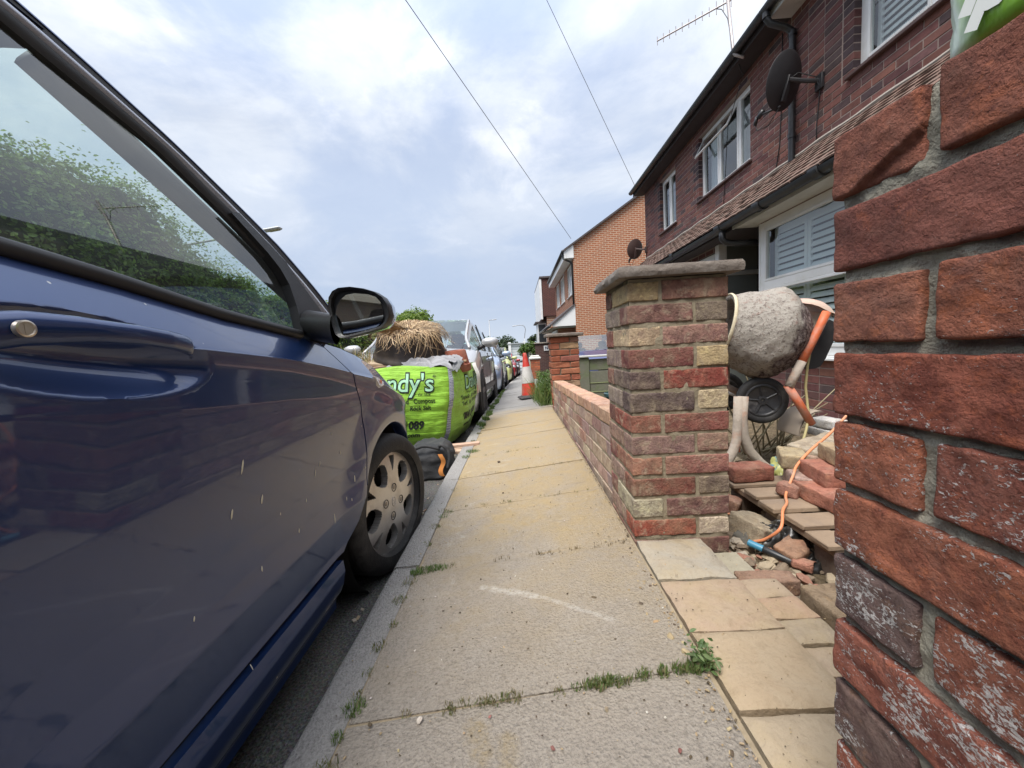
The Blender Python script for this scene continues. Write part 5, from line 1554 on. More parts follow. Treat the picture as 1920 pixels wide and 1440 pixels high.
mg = [(-0.479, 0.776), (-0.475, 0.8), (-0.467, 0.823), (-0.454, 0.84), (-0.438, 0.85), (-0.414, 0.852), (-0.376, 0.846), (-0.356, 0.838), (-0.345, 0.825), (-0.34, 0.806), (-0.34, 0.787), (-0.347, 0.771), (-0.362, 0.762), (-0.399, 0.756), (-0.441, 0.752), (-0.463, 0.752), (-0.472, 0.758)]
mb = MB(); mb.add([tilt(Vector((x, 1.0, z)), .008) for x, z in mg], [tuple(range(len(mg)))]); mb.build('mirror_pane', MMIRR, mirror)
# foot of the mirror
a, b = Vector((-.479, 1.02, .772)), gp(1.17, .80, .0)
mb = MB(); G = []
for t in np.linspace(0, 1, 8):
    c = a.lerp(b, t); rz = lerp(.040, .045, t); ry = lerp(.028, .07, t)
    G.append([(c.x, c.y + ry * math.cos(q), c.z - .008 + rz * math.sin(q)) for q in np.linspace(0, 2 * math.pi, 17)])
mb.grid(G); mb.build('mirror_foot', MTRIM, mirror, smooth=True)
# ---- side repeater on the wing
def sp(y, z, o=0.0): return Vector((side(y, z) + o, y, z))
lp = [(1.435, .612), (1.47, .610), (1.515, .598), (1.545, .580), (1.525, .566), (1.49, .562), (1.462, .575)]
lc = (1.49, .588)
mb = MB(); r0 = [sp(y, z, .000) for y, z in lp]; r1 = [sp(lerp(y, lc[0], .25), lerp(z, lc[1], .25), .008) for y, z in lp]; k = len(lp)
mb.add(r0 + r1, [(i, (i + 1) % k, (i + 1) % k + k, i + k) for i in range(k)] + [tuple(range(k, 2 * k))]); rep = mb.build('side_repeater', M('clear_lens', (.62, .60, .58), .12, var=.1, coat=.5), car, smooth=True, angle=30)
mb = MB(); mb.add([sp(y, z, .0095) for y, z in ((1.483, .598), (1.512, .588), (1.492, .575))], [(0, 1, 2)]); mb.build('amber_bulb', M('amber', (.65, .16, .04), .3), rep)
# ---- dried droppings on the door: raised streaks
mb = MB()
for (py_, pz_, L_, w_) in [(0.732, 0.487, 0.03, 0.0058), (0.784, 0.401, 0.02, 0.006), (0.697, 0.406, 0.02, 0.0055), (1.222, 0.292, 0.022, 0.006), (1.071, 0.226, 0.028, 0.0045), (1.181, 0.238, 0.01, 0.004), (1.026, 0.403, 0.016, 0.003), (0.76, 0.26, 0.012, 0.004), (0.904, 0.272, 0.012, 0.004), (1.157, 0.251, 0.014, 0.002), (0.593, 0.273, 0.009, 0.003), (0.708, 0.084, 0.012, 0.002), (1.30, 0.304, 0.008, 0.003), (0.78, -0.005, 0.006, 0.002), (1.001, 0.387, 0.028, 0.0018), (1.10, .47, .008, .003), (1.15, .40, .012, .003), (.95, .33, .010, .003)]:
    p = Vector((side(py_, pz_), py_, pz_))
    m = 10
    cen = len(mb.v)
    ring = []
    for q in range(m):
        a = 2 * math.pi * q / m
        yy, zz = p.y + w_ * .5 * math.cos(a) * random.uniform(.7, 1.2) + .12 * L_ * math.sin(a), p.z + L_ * .5 * math.sin(a) * random.uniform(.85, 1.1)
        ring.append((side(yy, zz) + .0006, yy, zz))
    mb.add([(side(p.y, p.z) + .0020, p.y, p.z)] + ring, [(0, 1 + q, 1 + (q + 1) % m) for q in range(m)])
mb.build('dried_droppings', M('dropping', (.62, .58, .46), .85, var=.2, scale=90), door, smooth=True)

# ---- wheel with a plastic cover
def tyre_prof(R, w, rim):
    return [(rim, -w * .40), (rim + .012, -w * .46), (R * .80, -w * .52), (R * .93, -w * .48), (R * .985, -w * .38), (R, -w * .30), (R, w * .30), (R * .985, w * .38), (R * .955, w * .445), (R * .93, w * .475), (R * .88, w * .505), (R * .82, w * .51), (R * .75, w * .50), (rim + .012, w * .455), (rim + .003, w * .40), (rim - .006, w * .30)]
def wheel(parent, c, R, w, steer, mat_rim, rim=.186, name='wheel', detail=True):
    Mx = Matrix.Translation(c) @ Matrix.Rotation(-steer, 4, 'Z') @ Matrix.Rotation(math.pi / 2, 4, 'Y')
    mb = MB(); mb.lathe(tyre_prof(R, w, rim), Mx, 72 if detail else 28)
    wh = mb.build(name, MTYRE, parent, smooth=True, angle=60)
    return wh, Mx
wh, MW = wheel(car, (-.635, WHY, WHZ), .287, .175, R_(12), MHUBC, rim=.208)
def cap_surface(r, a):
    """height of the cover: dish that rises to the hub, windows between five split spokes"""
    return .058 + .016 * (1 - (r / .186) ** 2)
spk = R_(90 + 8)
def hole_at(r, a):
    """positive inside a window of the cover"""
    k = (a - spk) / (2 * math.pi / 5)
    f = (k - math.floor(k + .5)) * (2 * math.pi / 5)          # angle from the nearest spoke axis
    s = abs(f) * r                                            # arc distance from the spoke axis
    gap_big = None
    # big windows between the spokes
    d1 = (2 * math.pi / 10 - abs(f)) * r                      # arc distance from the window axis
    big = (r - .119) ** 2 / .042 ** 2 + (d1 / (.021 + .42 * (r - .08))) ** 2 < 1.0
    # small wedge splitting the outer end of each spoke
    small = (.112 < r < .166) and s < .002 + (r - .112) * .30
    return big or small
mb = MB(); nr, na = 46, 300
rs = np.linspace(.012, .186, nr)
idx = {}
MW = MW @ Matrix.Diagonal((1.165, 1.165, 1.0, 1))
def pv_(r, a, dz=0.0): return MW @ Vector((r * math.cos(a), r * math.sin(a), cap_surface(r, a) + dz))
V, F = [], []
state = [[hole_at((rs[i] + rs[i + 1]) / 2, 2 * math.pi * (j + .5) / na) for j in range(na)] for i in range(nr - 1)]
def vid(i, j, lv):
    j %= na
    if (i, j, lv) not in idx:
        idx[i, j, lv] = len(V)
        a = 2 * math.pi * j / na
        groove = 0.0
        V.append(pv_(rs[i], a, -.030 * lv))
    return idx[i, j, lv]
for i in range(nr - 1):
    for j in range(na):
        if not state[i][j]:
            F.append((vid(i, j, 0), vid(i, j + 1, 0), vid(i + 1, j + 1, 0), vid(i + 1, j, 0)))
        else:
            for di, dj, e in ((0, -1, ((i, j), (i + 1, j))), (0, 1, ((i + 1, j + 1), (i, j + 1))), (-1, 0, ((i, j + 1), (i, j))), (1, 0, ((i + 1, j), (i + 1, j + 1)))):
                ii, jj = i + di, (j + dj) % na
                if 0 <= ii < nr - 1 and not state[ii][jj]:
                    (a1, b1), (a2, b2) = e
                    F.append((vid(a1, b1, 0), vid(a2, b2, 0), vid(a2, b2, 1), vid(a1, b1, 1)))
mb.add(V, F)
mb.lathe([(.186, .058), (.1885, .055), (.1885, .045)], MW, 90); mb.lathe([(.001, .075), (.0125, .0745)], MW, 20)
hubcap = mb.build('wheel_cover', MHUBC, wh, smooth=True, angle=35)
mb = MB(); mb.lathe([(.182, .03), (.165, .012), (.15, .005), (.05, .0), (.05, .02), (.001, .02)], MW, 40)
for k in range(8):
    a = k * math.pi / 4; mb.tube([MW @ Vector((.11 * math.cos(a), .11 * math.sin(a), .0)), MW @ Vector((.11 * math.cos(a), .11 * math.sin(a), .012))], .018, 10)
mb.build('steel_rim', MBRAKE, wh, smooth=True, angle=40)
mb = MB()
for k in range(4):
    a = R_(78) + k * math.pi / 2; c0 = Vector((.050 * math.cos(a), .050 * math.sin(a), 0)); zc = cap_surface(.05, a)
    Mk = MW @ Matrix.Translation((c0.x, c0.y, zc))
    mb = MB(); mb.lathe([(.0155, .0012), (.0145, .0022), (.0125, .0006), (.0115, -.010), (.001, -.010)], Mk, 18); mb.build('nut_well', MBRAKE, wh, smooth=True, angle=40)
    b2 = MB(); b2.lathe([(.0085, -.006), (.0085, .001), (.0045, .0028), (.001, .003)], Mk, 6); b2.build('wheel_nut', M('nut_metal', (.30, .28, .26), .35, metal=.9, var=.2), wh, smooth=True, angle=30)
# raised emblem ring in the middle of the cover: an italic H in an oval, as moulded
mb = MB(); zc = .0748
mb.tube([MW @ Vector((.017 * math.cos(a), .0115 * math.sin(a), zc)) for a in np.linspace(0, 2 * math.pi, 25)], .0012, 6, False)
for s in (-1, 1): mb.tube([MW @ Vector((.006 * s - .0022, -.0072, zc)), MW @ Vector((.006 * s + .0022, .0072, zc))], .0013, 5)
mb.tube([MW @ Vector((-.006, -.001, zc)), MW @ Vector((.006, .001, zc))], .0012, 5); mb.build('emblem', MHUBC, hubcap, smooth=True)
# rear wheel and off side wheels
for c in ((-.65, -1.0, WHZ), (2 * CXC + .65, -1.0, WHZ), (2 * CXC + .65, WHY, WHZ)):
    w2, M2 = wheel(car, c, .287, .17, 0, MHUBC, detail=False)
    b2 = MB(); b2.lathe([(.186, .05), (.1, .06), (.001, .065)], M2, 24); b2.lathe([(.186, -.05), (.1, -.06), (.001, -.065)], M2, 24); b2.build('wheel_cover', MHUBC, w2, smooth=True)
# ================================================================== CEMENT MIXER AND THE BUILDERS' RUBBLE
def m_drum():
    t = NT('cement_crust'); v = t.obj()
    n = t.noise(v, 14, 9, .7, .6); n2 = t.noise(v, 60, 6, .75); n3 = t.noise(v, 5, 7, .6)
    c = t.mix(n2, (.31, .275, .235), (.53, .49, .43))
    c = t.mix(t.math('MULTIPLY', t.ramp(n2, .53, .62), .8), c, (.11, .085, .075))
    c = t.mix(t.math('MULTIPLY', t.ramp(t.noise(v, 26, 7, .72, .4), .52, .64), .5), c, (.20, .155, .13))
    c = t.mix(t.math('MULTIPLY', t.ramp(n, .58, .66), .5), c, (.26, .13, .10))
    s = t.n('ShaderNodeSeparateXYZ'); t.t.links.new(v, s.inputs[0])
    k = t.math('ADD', t.math('MULTIPLY', s.outputs[2], -2.0), t.math('MULTIPLY', s.outputs[0], 4.0))
    k = t.math('ADD', t.math('ADD', k, 1.5), t.math('MULTIPLY', t.noise(v, 9, 7, .65, .5), 1.2))
    rust = t.ramp(k, .60, .74)
    c = t.mix(rust, c, t.mix(t.ramp(n2, .4, .62), (.035, .016, .018), (.30, .25, .23)))
    c = t.mix(t.math('MULTIPLY', t.ramp(n3, .62, .7), .4), c, (.36, .18, .12))
    h = t.math('ADD', t.math('MULTIPLY', n, 1.4), t.math('SUBTRACT', n2, t.math('MULTIPLY', rust, .5)))
    t.bsdf(c, .92, 0, t.bump(h, .9, .014), spec=.2)
    return t.m
MORANGE = M('orange_paint', (.58, .135, .05), .55, var=.18, scale=14, bump=.15, bscale=60, dirt=(.42, .33, .28), dscale=6)
MCEM = M('cement_covered_tube', (.40, .34, .28), .9, var=.3, scale=16, bump=.5, bscale=60, dirt=(.42, .17, .09), dscale=7)
mx = thing('cement_mixer', 'cement splattered mixer with orange tube frame standing in the front garden', 'cement mixer', (1.40, 2.25, -.12))
ax = Vector((.955, -.16, -.25)).normalized()
MD = Matrix.Translation((1.185, 2.30, .735)) @ ax.to_track_quat('Z', 'X').to_matrix().to_4x4()
dpf = [(.165, .012), (.175, .0), (.188, .002), (.190, .012), (.186, .022), (.200, .06), (.222, .12), (.244, .18), (.256, .225), (.258, .25), (.254, .275), (.228, .325), (.186, .375), (.145, .412), (.11, .43), (.06, .442), (.001, .444)]
P2 = along([(a, b) for a, b in dpf], 70)
def crust(p, a):
    k = .010 * fbm((p.x * 9, p.y * 9, p.z * 9)) + .006 * abs(fbm((p.x * 30, p.y * 30, p.z * 30)))
    return Vector((p.x * (1 + k * 4), p.y * (1 + k * 4), p.z))
mb = MB(); mb.lathe(P2, MD, 96, fn=crust); mb.lathe([(.16, .012), (.17, .1), (.2, .2), (.1, .4), (.001, .42)], MD, 48)
dr = mb.build('drum', m_drum(), mx, smooth=True)
mb = MB(); mb.lathe([(.192, -.004), (.196, .004), (.192, .014), (.186, .016), (.182, .004), (.186, -.004), (.192, -.004)], MD, 64); mb.build('drum_rim', M('crusted_rim', (.60, .52, .36), .85, var=.25, scale=20, bump=.4), dr, smooth=True)
def xz(pts, y): return [(x, y, z) for x, z in pts]
mb = MB(); mb.prism(xz([(1.78, .738), (1.805, .725), (1.816, .699), (1.812, .628), (1.762, .516), (1.735, .475), (1.707, .463), (1.66, .46), (1.636, .467), (1.638, .561), (1.69, .651)], 2.26), (0, .22, 0))
mo_ = mb.build('motor_housing', M('motor_black', (.022, .022, .024), .5, var=.25, scale=8, dirt=(.06, .055, .05)), mx)
G = []
cov = [(1.497, .842), (1.53, .860), (1.57, .871), (1.63, .878), (1.686, .877), (1.73, .868), (1.752, .845), (1.756, .80), (1.745, .775), (1.717, .760)]
low_ = [(1.497, .842), (1.515, .836), (1.541, .828), (1.575, .822), (1.614, .808), (1.645, .79), (1.673, .775), (1.69, .768), (1.70, .764), (1.717, .760)]
mb = MB()
for k in range(9):
    t = k / 8
    G.append([(lerp(p[0], q[0], t), 2.42 - .30 * math.sin(t * math.pi * .5) * 1.0 - 0, lerp(p[1], q[1], t ** 1.6)) for p, q in zip(cov, low_)])
mb.grid(G); mb.grid([[(p[0], p[1] + .012, p[2] - .006) for p in r] for r in G]); mb.build('plastic_cover', M('faded_pink_plastic', (.62, .42, .34), .55, var=.12, scale=6, dirt=(.56, .50, .40), dscale=5), mx, smooth=True)
mb = MB(); mb.prism(xz([(1.545, .800), (1.687, .775), (1.672, .742), (1.655, .71), (1.633, .675), (1.607, .707)], 2.17), (0, .06, 0)); mb.build('yoke_plate', MCEM, mx)
mb = MB(); mb.tube([(1.618, 2.075, .773), (1.585, 2.072, .708), (1.553, 2.07, .646), (1.490, 2.07, .522)], .0205, 14); mb.build('frame_tube', MORANGE, mx, smooth=True)
mb = MB(); mb.tube([(1.4905, 2.07, .523), (1.457, 2.07, .457), (1.424, 2.07, .392)], .0215, 14); mb.build('frame_tube', MCEM, mx, smooth=True)
mb = MB(); mb.tube([(1.420, 2.075, .400), (1.475, 2.07, .305), (1.545, 2.07, .185)], .0205, 14); mb.build('handle_tube', MORANGE, mx, smooth=True)
mb = MB(); mb.tube([(1.21, 2.16, .34), (1.20, 2.15, .20), (1.193, 2.15, .097), (1.172, 2.15, .03), (1.12, 2.15, -.06), (1.05, 2.15, -.13)], .026, 12); mb.build('leg', MCEM, mx, smooth=True)
mb = MB(); mb.tube([(1.235, 2.16, .34), (1.222, 2.15, .22), (1.230, 2.15, .12), (1.262, 2.15, .03), (1.32, 2.15, -.04), (1.40, 2.14, -.11), (1.52, 2.12, -.15)], .027, 12); mb.build('leg', MCEM, mx, smooth=True)
mb = MB(); mb.box(1.206, 1.222, 2.165, 2.185, .02, .33, .003); mb.build('leg_web', MORANGE, mx)
mb = MB(); mb.tube([(1.36, 2.22, .305), (1.36, 2.62, .305)], .014, 10); mb.tube([(1.36, 2.35, .305), (1.24, 2.35, .38), (1.24, 2.35, .6)], .022, 10); mb.build('axle', MCEM, mx, smooth=True)
def small_wheel(par, c, R, w):
    Mw = Matrix.Translation(c) @ Matrix.Rotation(R_(-84), 4, 'X') @ Matrix.Rotation(R_(4), 4, 'Y')
    Mw = Matrix.Translation(c) @ Euler((R_(90), 0, R_(-14))).to_matrix().to_4x4()
    mb = MB(); mb.lathe([(R * .70, w * .38), (R * .74, w * .46), (R * .86, w * .5), (R * .96, w * .40), (R, w * .2), (R, -w * .2), (R * .96, -w * .4), (R * .8, -w * .5), (R * .7, -w * .4)], Mw, 48)
    t = mb.build('wheel', MTYRE, par, smooth=True, angle=50)
    mb = MB(); mb.lathe([(R * .71, w * .42), (R * .68, w * .47), (R * .63, w * .46), (R * .61, w * .36), (R * .56, w * .30), (R * .2, w * .26), (R * .18, w * .40), (R * .10, w * .42), (R * .10, w * .30), (.001, w * .30)], Mw, 40)
    for k in range(5):
        a = k * 2 * math.pi / 5 + .5
        mb.tube([Mw @ Vector((R * .18 * math.cos(a), R * .18 * math.sin(a), w * .30)), Mw @ Vector((R * .60 * math.cos(a), R * .60 * math.sin(a), w * .32))], .0055, 6)
    mb.build('wheel_rim', M('scuffed_black_rim', (.025, .025, .027), .42, var=.4, scale=25, dirt=(.17, .16, .155), dscale=14), t, smooth=True, angle=40)
small_wheel(mx, (1.361, 2.20, .306), .132, .05); small_wheel(mx, (1.361, 2.62, .306), .132, .05)
mb = MB(); mb.prism([(1.555, 2.165, .545), (1.60, 2.165, .552), (1.603, 2.165, .590), (1.572, 2.165, .597), (1.560, 2.165, .58)], (0, .012, 0)); mb.build('yellow_label', M('yellow_label', (.66, .56, .05), .5, var=.12, scale=30), mo_)
mb = MB(); mb.tube([(1.60, 2.12, .64), (1.575, 2.12, .60), (1.560, 2.11, .56), (1.548, 2.11, .49), (1.54, 2.11, .38), (1.546, 2.10, .27), (1.538, 2.08, .23), (1.51, 2.06, .155), (1.45, 2.02, .05), (1.42, 2.0, -.02)], .0068, 8)
mb.solo('electric_cord', M('dusty_yellow_cord', (.42, .36, .17), .7, var=.15), 'dusty yellow electric cord hanging from the mixer motor into the rubble', 'cord', smooth=True)

# ---- dead stalks behind the mixer
MSTALK = M('dead_stalk', (.30, .25, .15), .9, var=.35, scale=20)
mb = MB()
for k in range(26):
    x, y = random.uniform(1.45, 1.75), random.uniform(2.45, 2.75); a = random.uniform(-.9, 1.4); L = random.uniform(.3, .62)
    p0 = Vector((x, y, -.13)); p1 = p0 + Vector((math.sin(a) * L, random.uniform(-.1, .1), abs(math.cos(a)) * L))
    mb.tube([p0, p0.lerp(p1, .5) + Vector((0, 0, .03)), p1], [.006, .005, .003], 5)
mb.solo('dead_stalks', MSTALK, 'heap of dry dead plant stalks on the ground behind the mixer wheel', 'dead plant', smooth=True)

# ---- pallet with five boards
MWOOD = M('weathered_pallet_wood', (.27, .195, .13), .85, var=.3, scale=9, bump=.5, bscale=30, dirt=(.21, .16, .12), dscale=6)
MWOODD = M('dark_pallet_block', (.14, .10, .075), .9, var=.35, scale=8, bump=.5, bscale=30)  # block wood, darker than the boards
pl = thing('wooden_pallet', 'low weathered wooden pallet carrying loose old bricks', 'pallet', (1.35, 1.52, -.15))
def wood(name, x0, x1, y0, y1, z0, z1, par, mat, rz=0.0):
    mb = MB(); c = ((x0 + x1) / 2, (y0 + y1) / 2, (z0 + z1) / 2)
    mb.cbox(x1 - x0, y1 - y0, z1 - z0, Matrix.Translation(c) @ Matrix.Rotation(rz, 4, 'Z'), .003, .0015); return mb.build(name, mat, par)
for k, y in enumerate((1.235, 1.375, 1.51, 1.64, 1.775)):
    wood('board', .945 + (.0, .018, .006, .02, .0)[k], 1.85, y - .048, y + .048, -.016, .004, pl, MWOOD, random.uniform(-.01, .01))
wood('bearer', .972, 1.06, 1.19, 1.82, -.042, -.0165, pl, MWOOD); wood('bearer', 1.5, 1.6, 1.19, 1.82, -.042, -.0165, pl, MWOOD)
for y in (1.245, 1.51, 1.77): wood('block', .980, 1.075, y - .05, y + .05, -.135, -.0425, pl, MWOODD); wood('block', 1.5, 1.6, y - .05, y + .05, -.135, -.0425, pl, MWOODD)

# ---- loose bricks and stones
MB_LOOSE = brick_mat('loose_brick', skin=((.55, .5, .5), (1.3, 1.2, 1.0)), fine=130, pits=.5, bdist=.010, white=.22, dark=.35, wscale=14, bump=.7, wcol=(.46, .38, .29), dirt=(.34, .26, .17, .40))
def loose(name, dims, loc, rot, col, label, cat='brick', group=None, seed=1, broken=0.0):
    def cp(p, x, y, z):
        if broken:
            k = max(0, x - (dims[0] / 2 - broken) + .05 * mnoise.noise(Vector((y * 25 + seed, z * 25, 1))))
            p = Vector(p) - Vector((k * .9, 0, 0))
        return p
    me = hi_brick(name, dims[0], dims[1], dims[2], .013, .008, .005, seed, chip=cp, rough=.002)
    me.materials.append(MB_LOOSE)
    o = bpy.data.objects.new(name, me); COL.objects.link(o); o.location = loc; o.rotation_euler = [R_(a) for a in rot]; o.color = (*col, 1)
    return tag(o, label, cat, group)
TAN, LRED, LPINK = (.40, .31, .20), (.32, .13, .09), (.38, .22, .17)
gb_ = 'loose old bricks on the pallet'
loose('loose_brick', (.19, .11, .066), (1.045, 1.795, .040), (0, 0, 2), (.30, .12, .085), 'dark red brick with dusty tan top at the far left corner of the pallet', group=gb_, seed=31)
loose('loose_brick', (.17, .10, .065), (1.24, 1.78, .10), (0, 0, 62), (.40, .33, .21), 'buff yellow brick lying across others beside the mixer leg', group=gb_, seed=32)
loose('loose_brick', (.19, .10, .066), (1.205, 1.66, .040), (0, 0, 70), (.42, .30, .25), 'pale pinkish brick under the end of the buff brick', group=gb_, seed=33)
loose('brick_fragment', (.10, .075, .05), (1.11, 1.60, .028), (8, 5, 40), (.33, .17, .125), 'small broken reddish brick lump on the second pallet board', group=gb_, seed=34, broken=.04)
loose('loose_brick', (.21, .11, .07), (1.31, 1.57, .165), (0, 2, 75), (.40, .30, .19), 'tan brick on top of the stack by the close brick pier', group=gb_, seed=35)
loose('loose_brick', (.20, .105, .066), (1.235, 1.575, .095), (0, 0, 80), (.36, .155, .11), 'rounded red brick under the tan top brick', group=gb_, seed=36)
loose('loose_brick', (.19, .10, .066), (1.345, 1.545, .095), (0, 0, 85), (.40, .19, .135), 'salmon red brick beside the rounded one in the stack', group=gb_, seed=37)
loose('loose_brick', (.23, .105, .062), (1.17, 1.49, .036), (0, 0, 92), (.38, .165, .115), 'long red brick at the bottom front of the stack', group=gb_, seed=38)
loose('loose_brick', (.22, .105, .062), (1.31, 1.46, .036), (0, 0, 88), (.36, .17, .12), 'bottom brick of the stack half hidden behind the close pier', group=gb_, seed=41)
loose('stone_slab', (.34, .22, .055), (1.52, 1.90, .10), (4, -4, 20), (.44, .38, .29), 'broad pale stone slab lying on the rubble behind the brick stack', 'stone', seed=39)
loose('loose_brick', (.17, .10, .06), (1.39, 1.86, .055), (0, 10, 30), (.42, .28, .21), 'pink brick poking from under the pale stone slab', seed=40, group=gb_)
loose('stone_lump', (.17, .15, .10), (.905, 1.50, -.10), (10, 14, 30), (.38, .32, .225), 'large cream stone lump on the earth behind the capped pier', 'stone', seed=42, broken=.05)
loose('brick_fragment', (.12, .09, .07), (.93, 1.74, -.085), (12, 4, 50), (.36, .20, .14), 'mortar crusted brick lump in the shade under the pallet corner', 'brick', seed=43, broken=.05)
loose('brick_fragment', (.13, .08, .055), (.945, 1.335, -.09), (8, -12, 25), (.30, .17, .11), 'broken brown brick beside the blue handled tool', 'brick', seed=44, broken=.04)
loose('brick_fragment', (.085, .05, .03), (.93, 1.262, -.105), (0, 10, -30), (.42, .20, .14), 'flat red brick chip in front of the black rag', 'brick', seed=45, broken=.03)
loose('stone_block', (.40, .20, .15), (.955, .955, -.10), (0, 0, 2), (.27, .20, .13), 'squared brown stone block set in the ground next to the setts', 'stone', seed=46)
loose('stone_strip', (.17, .06, .05), (.705, 1.115, -.062), (0, 0, -4), (.30, .19, .135), 'thin reddish stone edging piece at the top of the setts', 'stone', seed=47)
loose('white_block', (.10, .16, .05), (1.75, 2.22, .15), (0, 0, 8), (.70, .70, .68), 'upper white block in the little stack by the bay wall', 'block', seed=48)
loose('white_block', (.10, .16, .05), (1.74, 2.22, .095), (0, 0, 4), (.66, .66, .64), 'lower white block in the little stack by the bay wall', 'block', seed=49)
loose('grey_block', (.16, .20, .22), (1.80, 2.16, .02), (0, 0, 6), (.42, .38, .33), 'grey block wrapped in cardboard standing behind the brick stack', 'block', seed=50)
# scattered small rubble
mb = MB(); 
for k in range(760):
    x, y = random.uniform(.66, 1.9), random.uniform(1.05, 2.6)
    if k < 420: x, y = random.gauss(.90, .11), random.gauss(1.42, .20)
    if x < .62 and y < 1.66: continue
    s_ = random.choice((.008, .010, .014, .02, .026, .034)) * random.uniform(.7, 1.3)
    z = -.135 + .03 * fbm((x * 3, y * 3, 1)) + .018 * fbm((x * 11, y * 11, 4)) + s_ * .45
    mb.col = random.choice(((.40, .33, .23), (.33, .17, .12), (.30, .25, .18), (.46, .40, .31), (.22, .17, .12)))
    mb.cbox(s_ * 1.4, s_, s_ * .7, Matrix.Translation((x, y, z)) @ Euler((random.uniform(-.4, .4), random.uniform(-.4, .4), random.uniform(0, 6))).to_matrix().to_4x4(), s_ * .22, s_ * .14)
MRUB = brick_mat('rubble', src='attr', white=.3, dark=.4, bump=.6, wcol=(.48, .41, .32))
o = mb.build('rubble', MRUB); tag(o, 'loose rubble of small brick and stone bits strewn on the earth', 'rubble', kind='stuff')

# ---- black bin bag / rag, tool, cables, carrier bag, cardboard
def crumple(name, c, sx, sy, h, mat, label, cat, seed, n=34, amp=.5, fold=9.0, smooth=True):
    mb = MB(); G = []
    for j in range(n):
        row = []
        for i in range(n):
            u, v = i / (n - 1) * 2 - 1, j / (n - 1) * 2 - 1
            r = math.sqrt(u * u + v * v); q = max(0, 1 - r)
            k = 1 / max(1, r)
            e = 1 + .22 * fbm((math.atan2(v, u) * 1.3, seed, 0))
            x, y = u * k * e, v * k * e
            rdg = 1 - abs(mnoise.noise(Vector((x * fold * .28 + seed, y * fold * .28, seed * 1.3)))) * 2
            z = h * (min(1, q * 2.2) ** .55) * (.62 + .5 * rdg * amp + .25 * fbm((x * 2.2, y * 2.2, seed)))
            row.append((c[0] + x * sx + .02 * fbm((y * 3, z * 20, seed)), c[1] + y * sy, c[2] + max(0, z)))
        G.append(row)
    mb.grid(G)
    return mb.solo(name, mat, label, cat, smooth=smooth)
MBIN = M('black_polythene', (.016, .015, .014), .32, var=.4, scale=12, dirt=(.10, .085, .06), dscale=10)
crumple('black_rag', (.965, 1.44, -.125), .105, .085, .095, MBIN, 'crumpled black polythene sheet lying under the pallet edge', 'plastic sheet', 3.3, fold=14)
crumple('black_bag', (.985, 1.30, -.14), .075, .05, .06, MBIN, 'small crumpled black bag on the earth by the near pallet block', 'plastic bag', 8.1, fold=12)
crumple('dusty_rag', (.862, 1.47, -.125), .055, .05, .065, M('grey_rag', (.13, .12, .10), .9, var=.3, scale=20), 'dusty dark grey rag between the cream stone and the pallet', 'rag', 5.7, fold=16)
mb = MB(); a, b = Vector((.815, 1.395, -.088)), Vector((.925, 1.262, -.112))
d = (b - a).normalized()
tl = thing('hand_tool', 'black handled tool with a blue end lying on the earth', 'tool', tuple(a))
mb.tube([a + d * .05, a + d * .055, a + d * .155, a + d * .16], [.011, .0125, .0125, .009], 14); mb.tube([a + d * .16, a + d * .185], .006, 8); mb.build('grip', M('tool_black', (.02, .022, .024), .4, dirt=(.12, .10, .07), dscale=9), tl, smooth=True, angle=50)
mb = MB(); mb.tube([a - d * .002, a, a + d * .045, a + d * .049], [.008, .0125, .0125, .012], 14); mb.build('blue_end', M('tool_blue', (.05, .22, .34), .4), tl, smooth=True, angle=50)
MOC = M('orange_cable', (.70, .25, .11), .45, var=.1, dirt=(.50, .32, .2), dscale=9)
mb = MB()
import itertools
def smooth_path(P, n=8):
    P = [Vector(p) for p in P]; Q = []
    for i in range(len(P) - 1):
        p0, p1, p2, p3 = P[max(i - 1, 0)], P[i], P[i + 1], P[min(i + 2, len(P) - 1)]
        for k in range(n):
            t = k / n
            Q.append(.5 * ((2 * p1) + (p2 - p0) * t + (2 * p0 - 5 * p1 + 4 * p2 - p3) * t * t + (3 * p1 - p0 - 3 * p2 + p3) * t ** 3))
    return Q + [P[-1]]
mb.tube(smooth_path([(1.50, 1.78, .30), (1.38, 1.74, .215), (1.265, 1.70, .155), (1.18, 1.66, .105), (1.135, 1.62, .075), (1.065, 1.56, .022), (1.02, 1.49, .014), (.965, 1.43, .012), (.91, 1.36, -.02), (.875, 1.39, -.075), (.85, 1.42, -.10)]), .0055, 8)
mb.tube(smooth_path([(.72, 1.72, -.115), (.82, 1.70, -.11), (.895, 1.64, -.095), (.91, 1.56, -.09), (.885, 1.49, -.085), (.86, 1.47, -.075)]), .0055, 8)
mb.solo('extension_cable', MOC, 'orange extension cable draped over the bricks and pallet', 'cable', smooth=True)
t = NT('printed_carrier'); p = t.obj()
n = t.noise(p, 14, 4, .6, .8); n2 = t.noise(t.mapping(p, (1, 1, 1), (3, 5, 1)), 16, 4, .6)
c = t.mix(t.ramp(n, .50, .53), (.36, .36, .12), (.08, .19, .25)); c = t.mix(t.ramp(n2, .60, .63), c, (.50, .48, .40))
t.bsdf(c, .45)
crumple('carrier_bag', (1.42, 2.02, -.06), .13, .10, .115, t.m, 'yellow and blue printed carrier bag crumpled behind the buff brick', 'plastic bag', 2.2, fold=10)
mb = MB(); G = []
for k in range(14):
    a = k / 13 * 1.9
    G.append([(1.50 + .11 * (1 - math.cos(a)) + (.08 if k > 11 else 0) * 0, y, .115 + .13 * math.sin(a) + .0) for y in (2.10, 2.28)])
mb.grid(G); mb.grid([[(p[0] + .006, p[1], p[2] - .006) for p in r] for r in G])
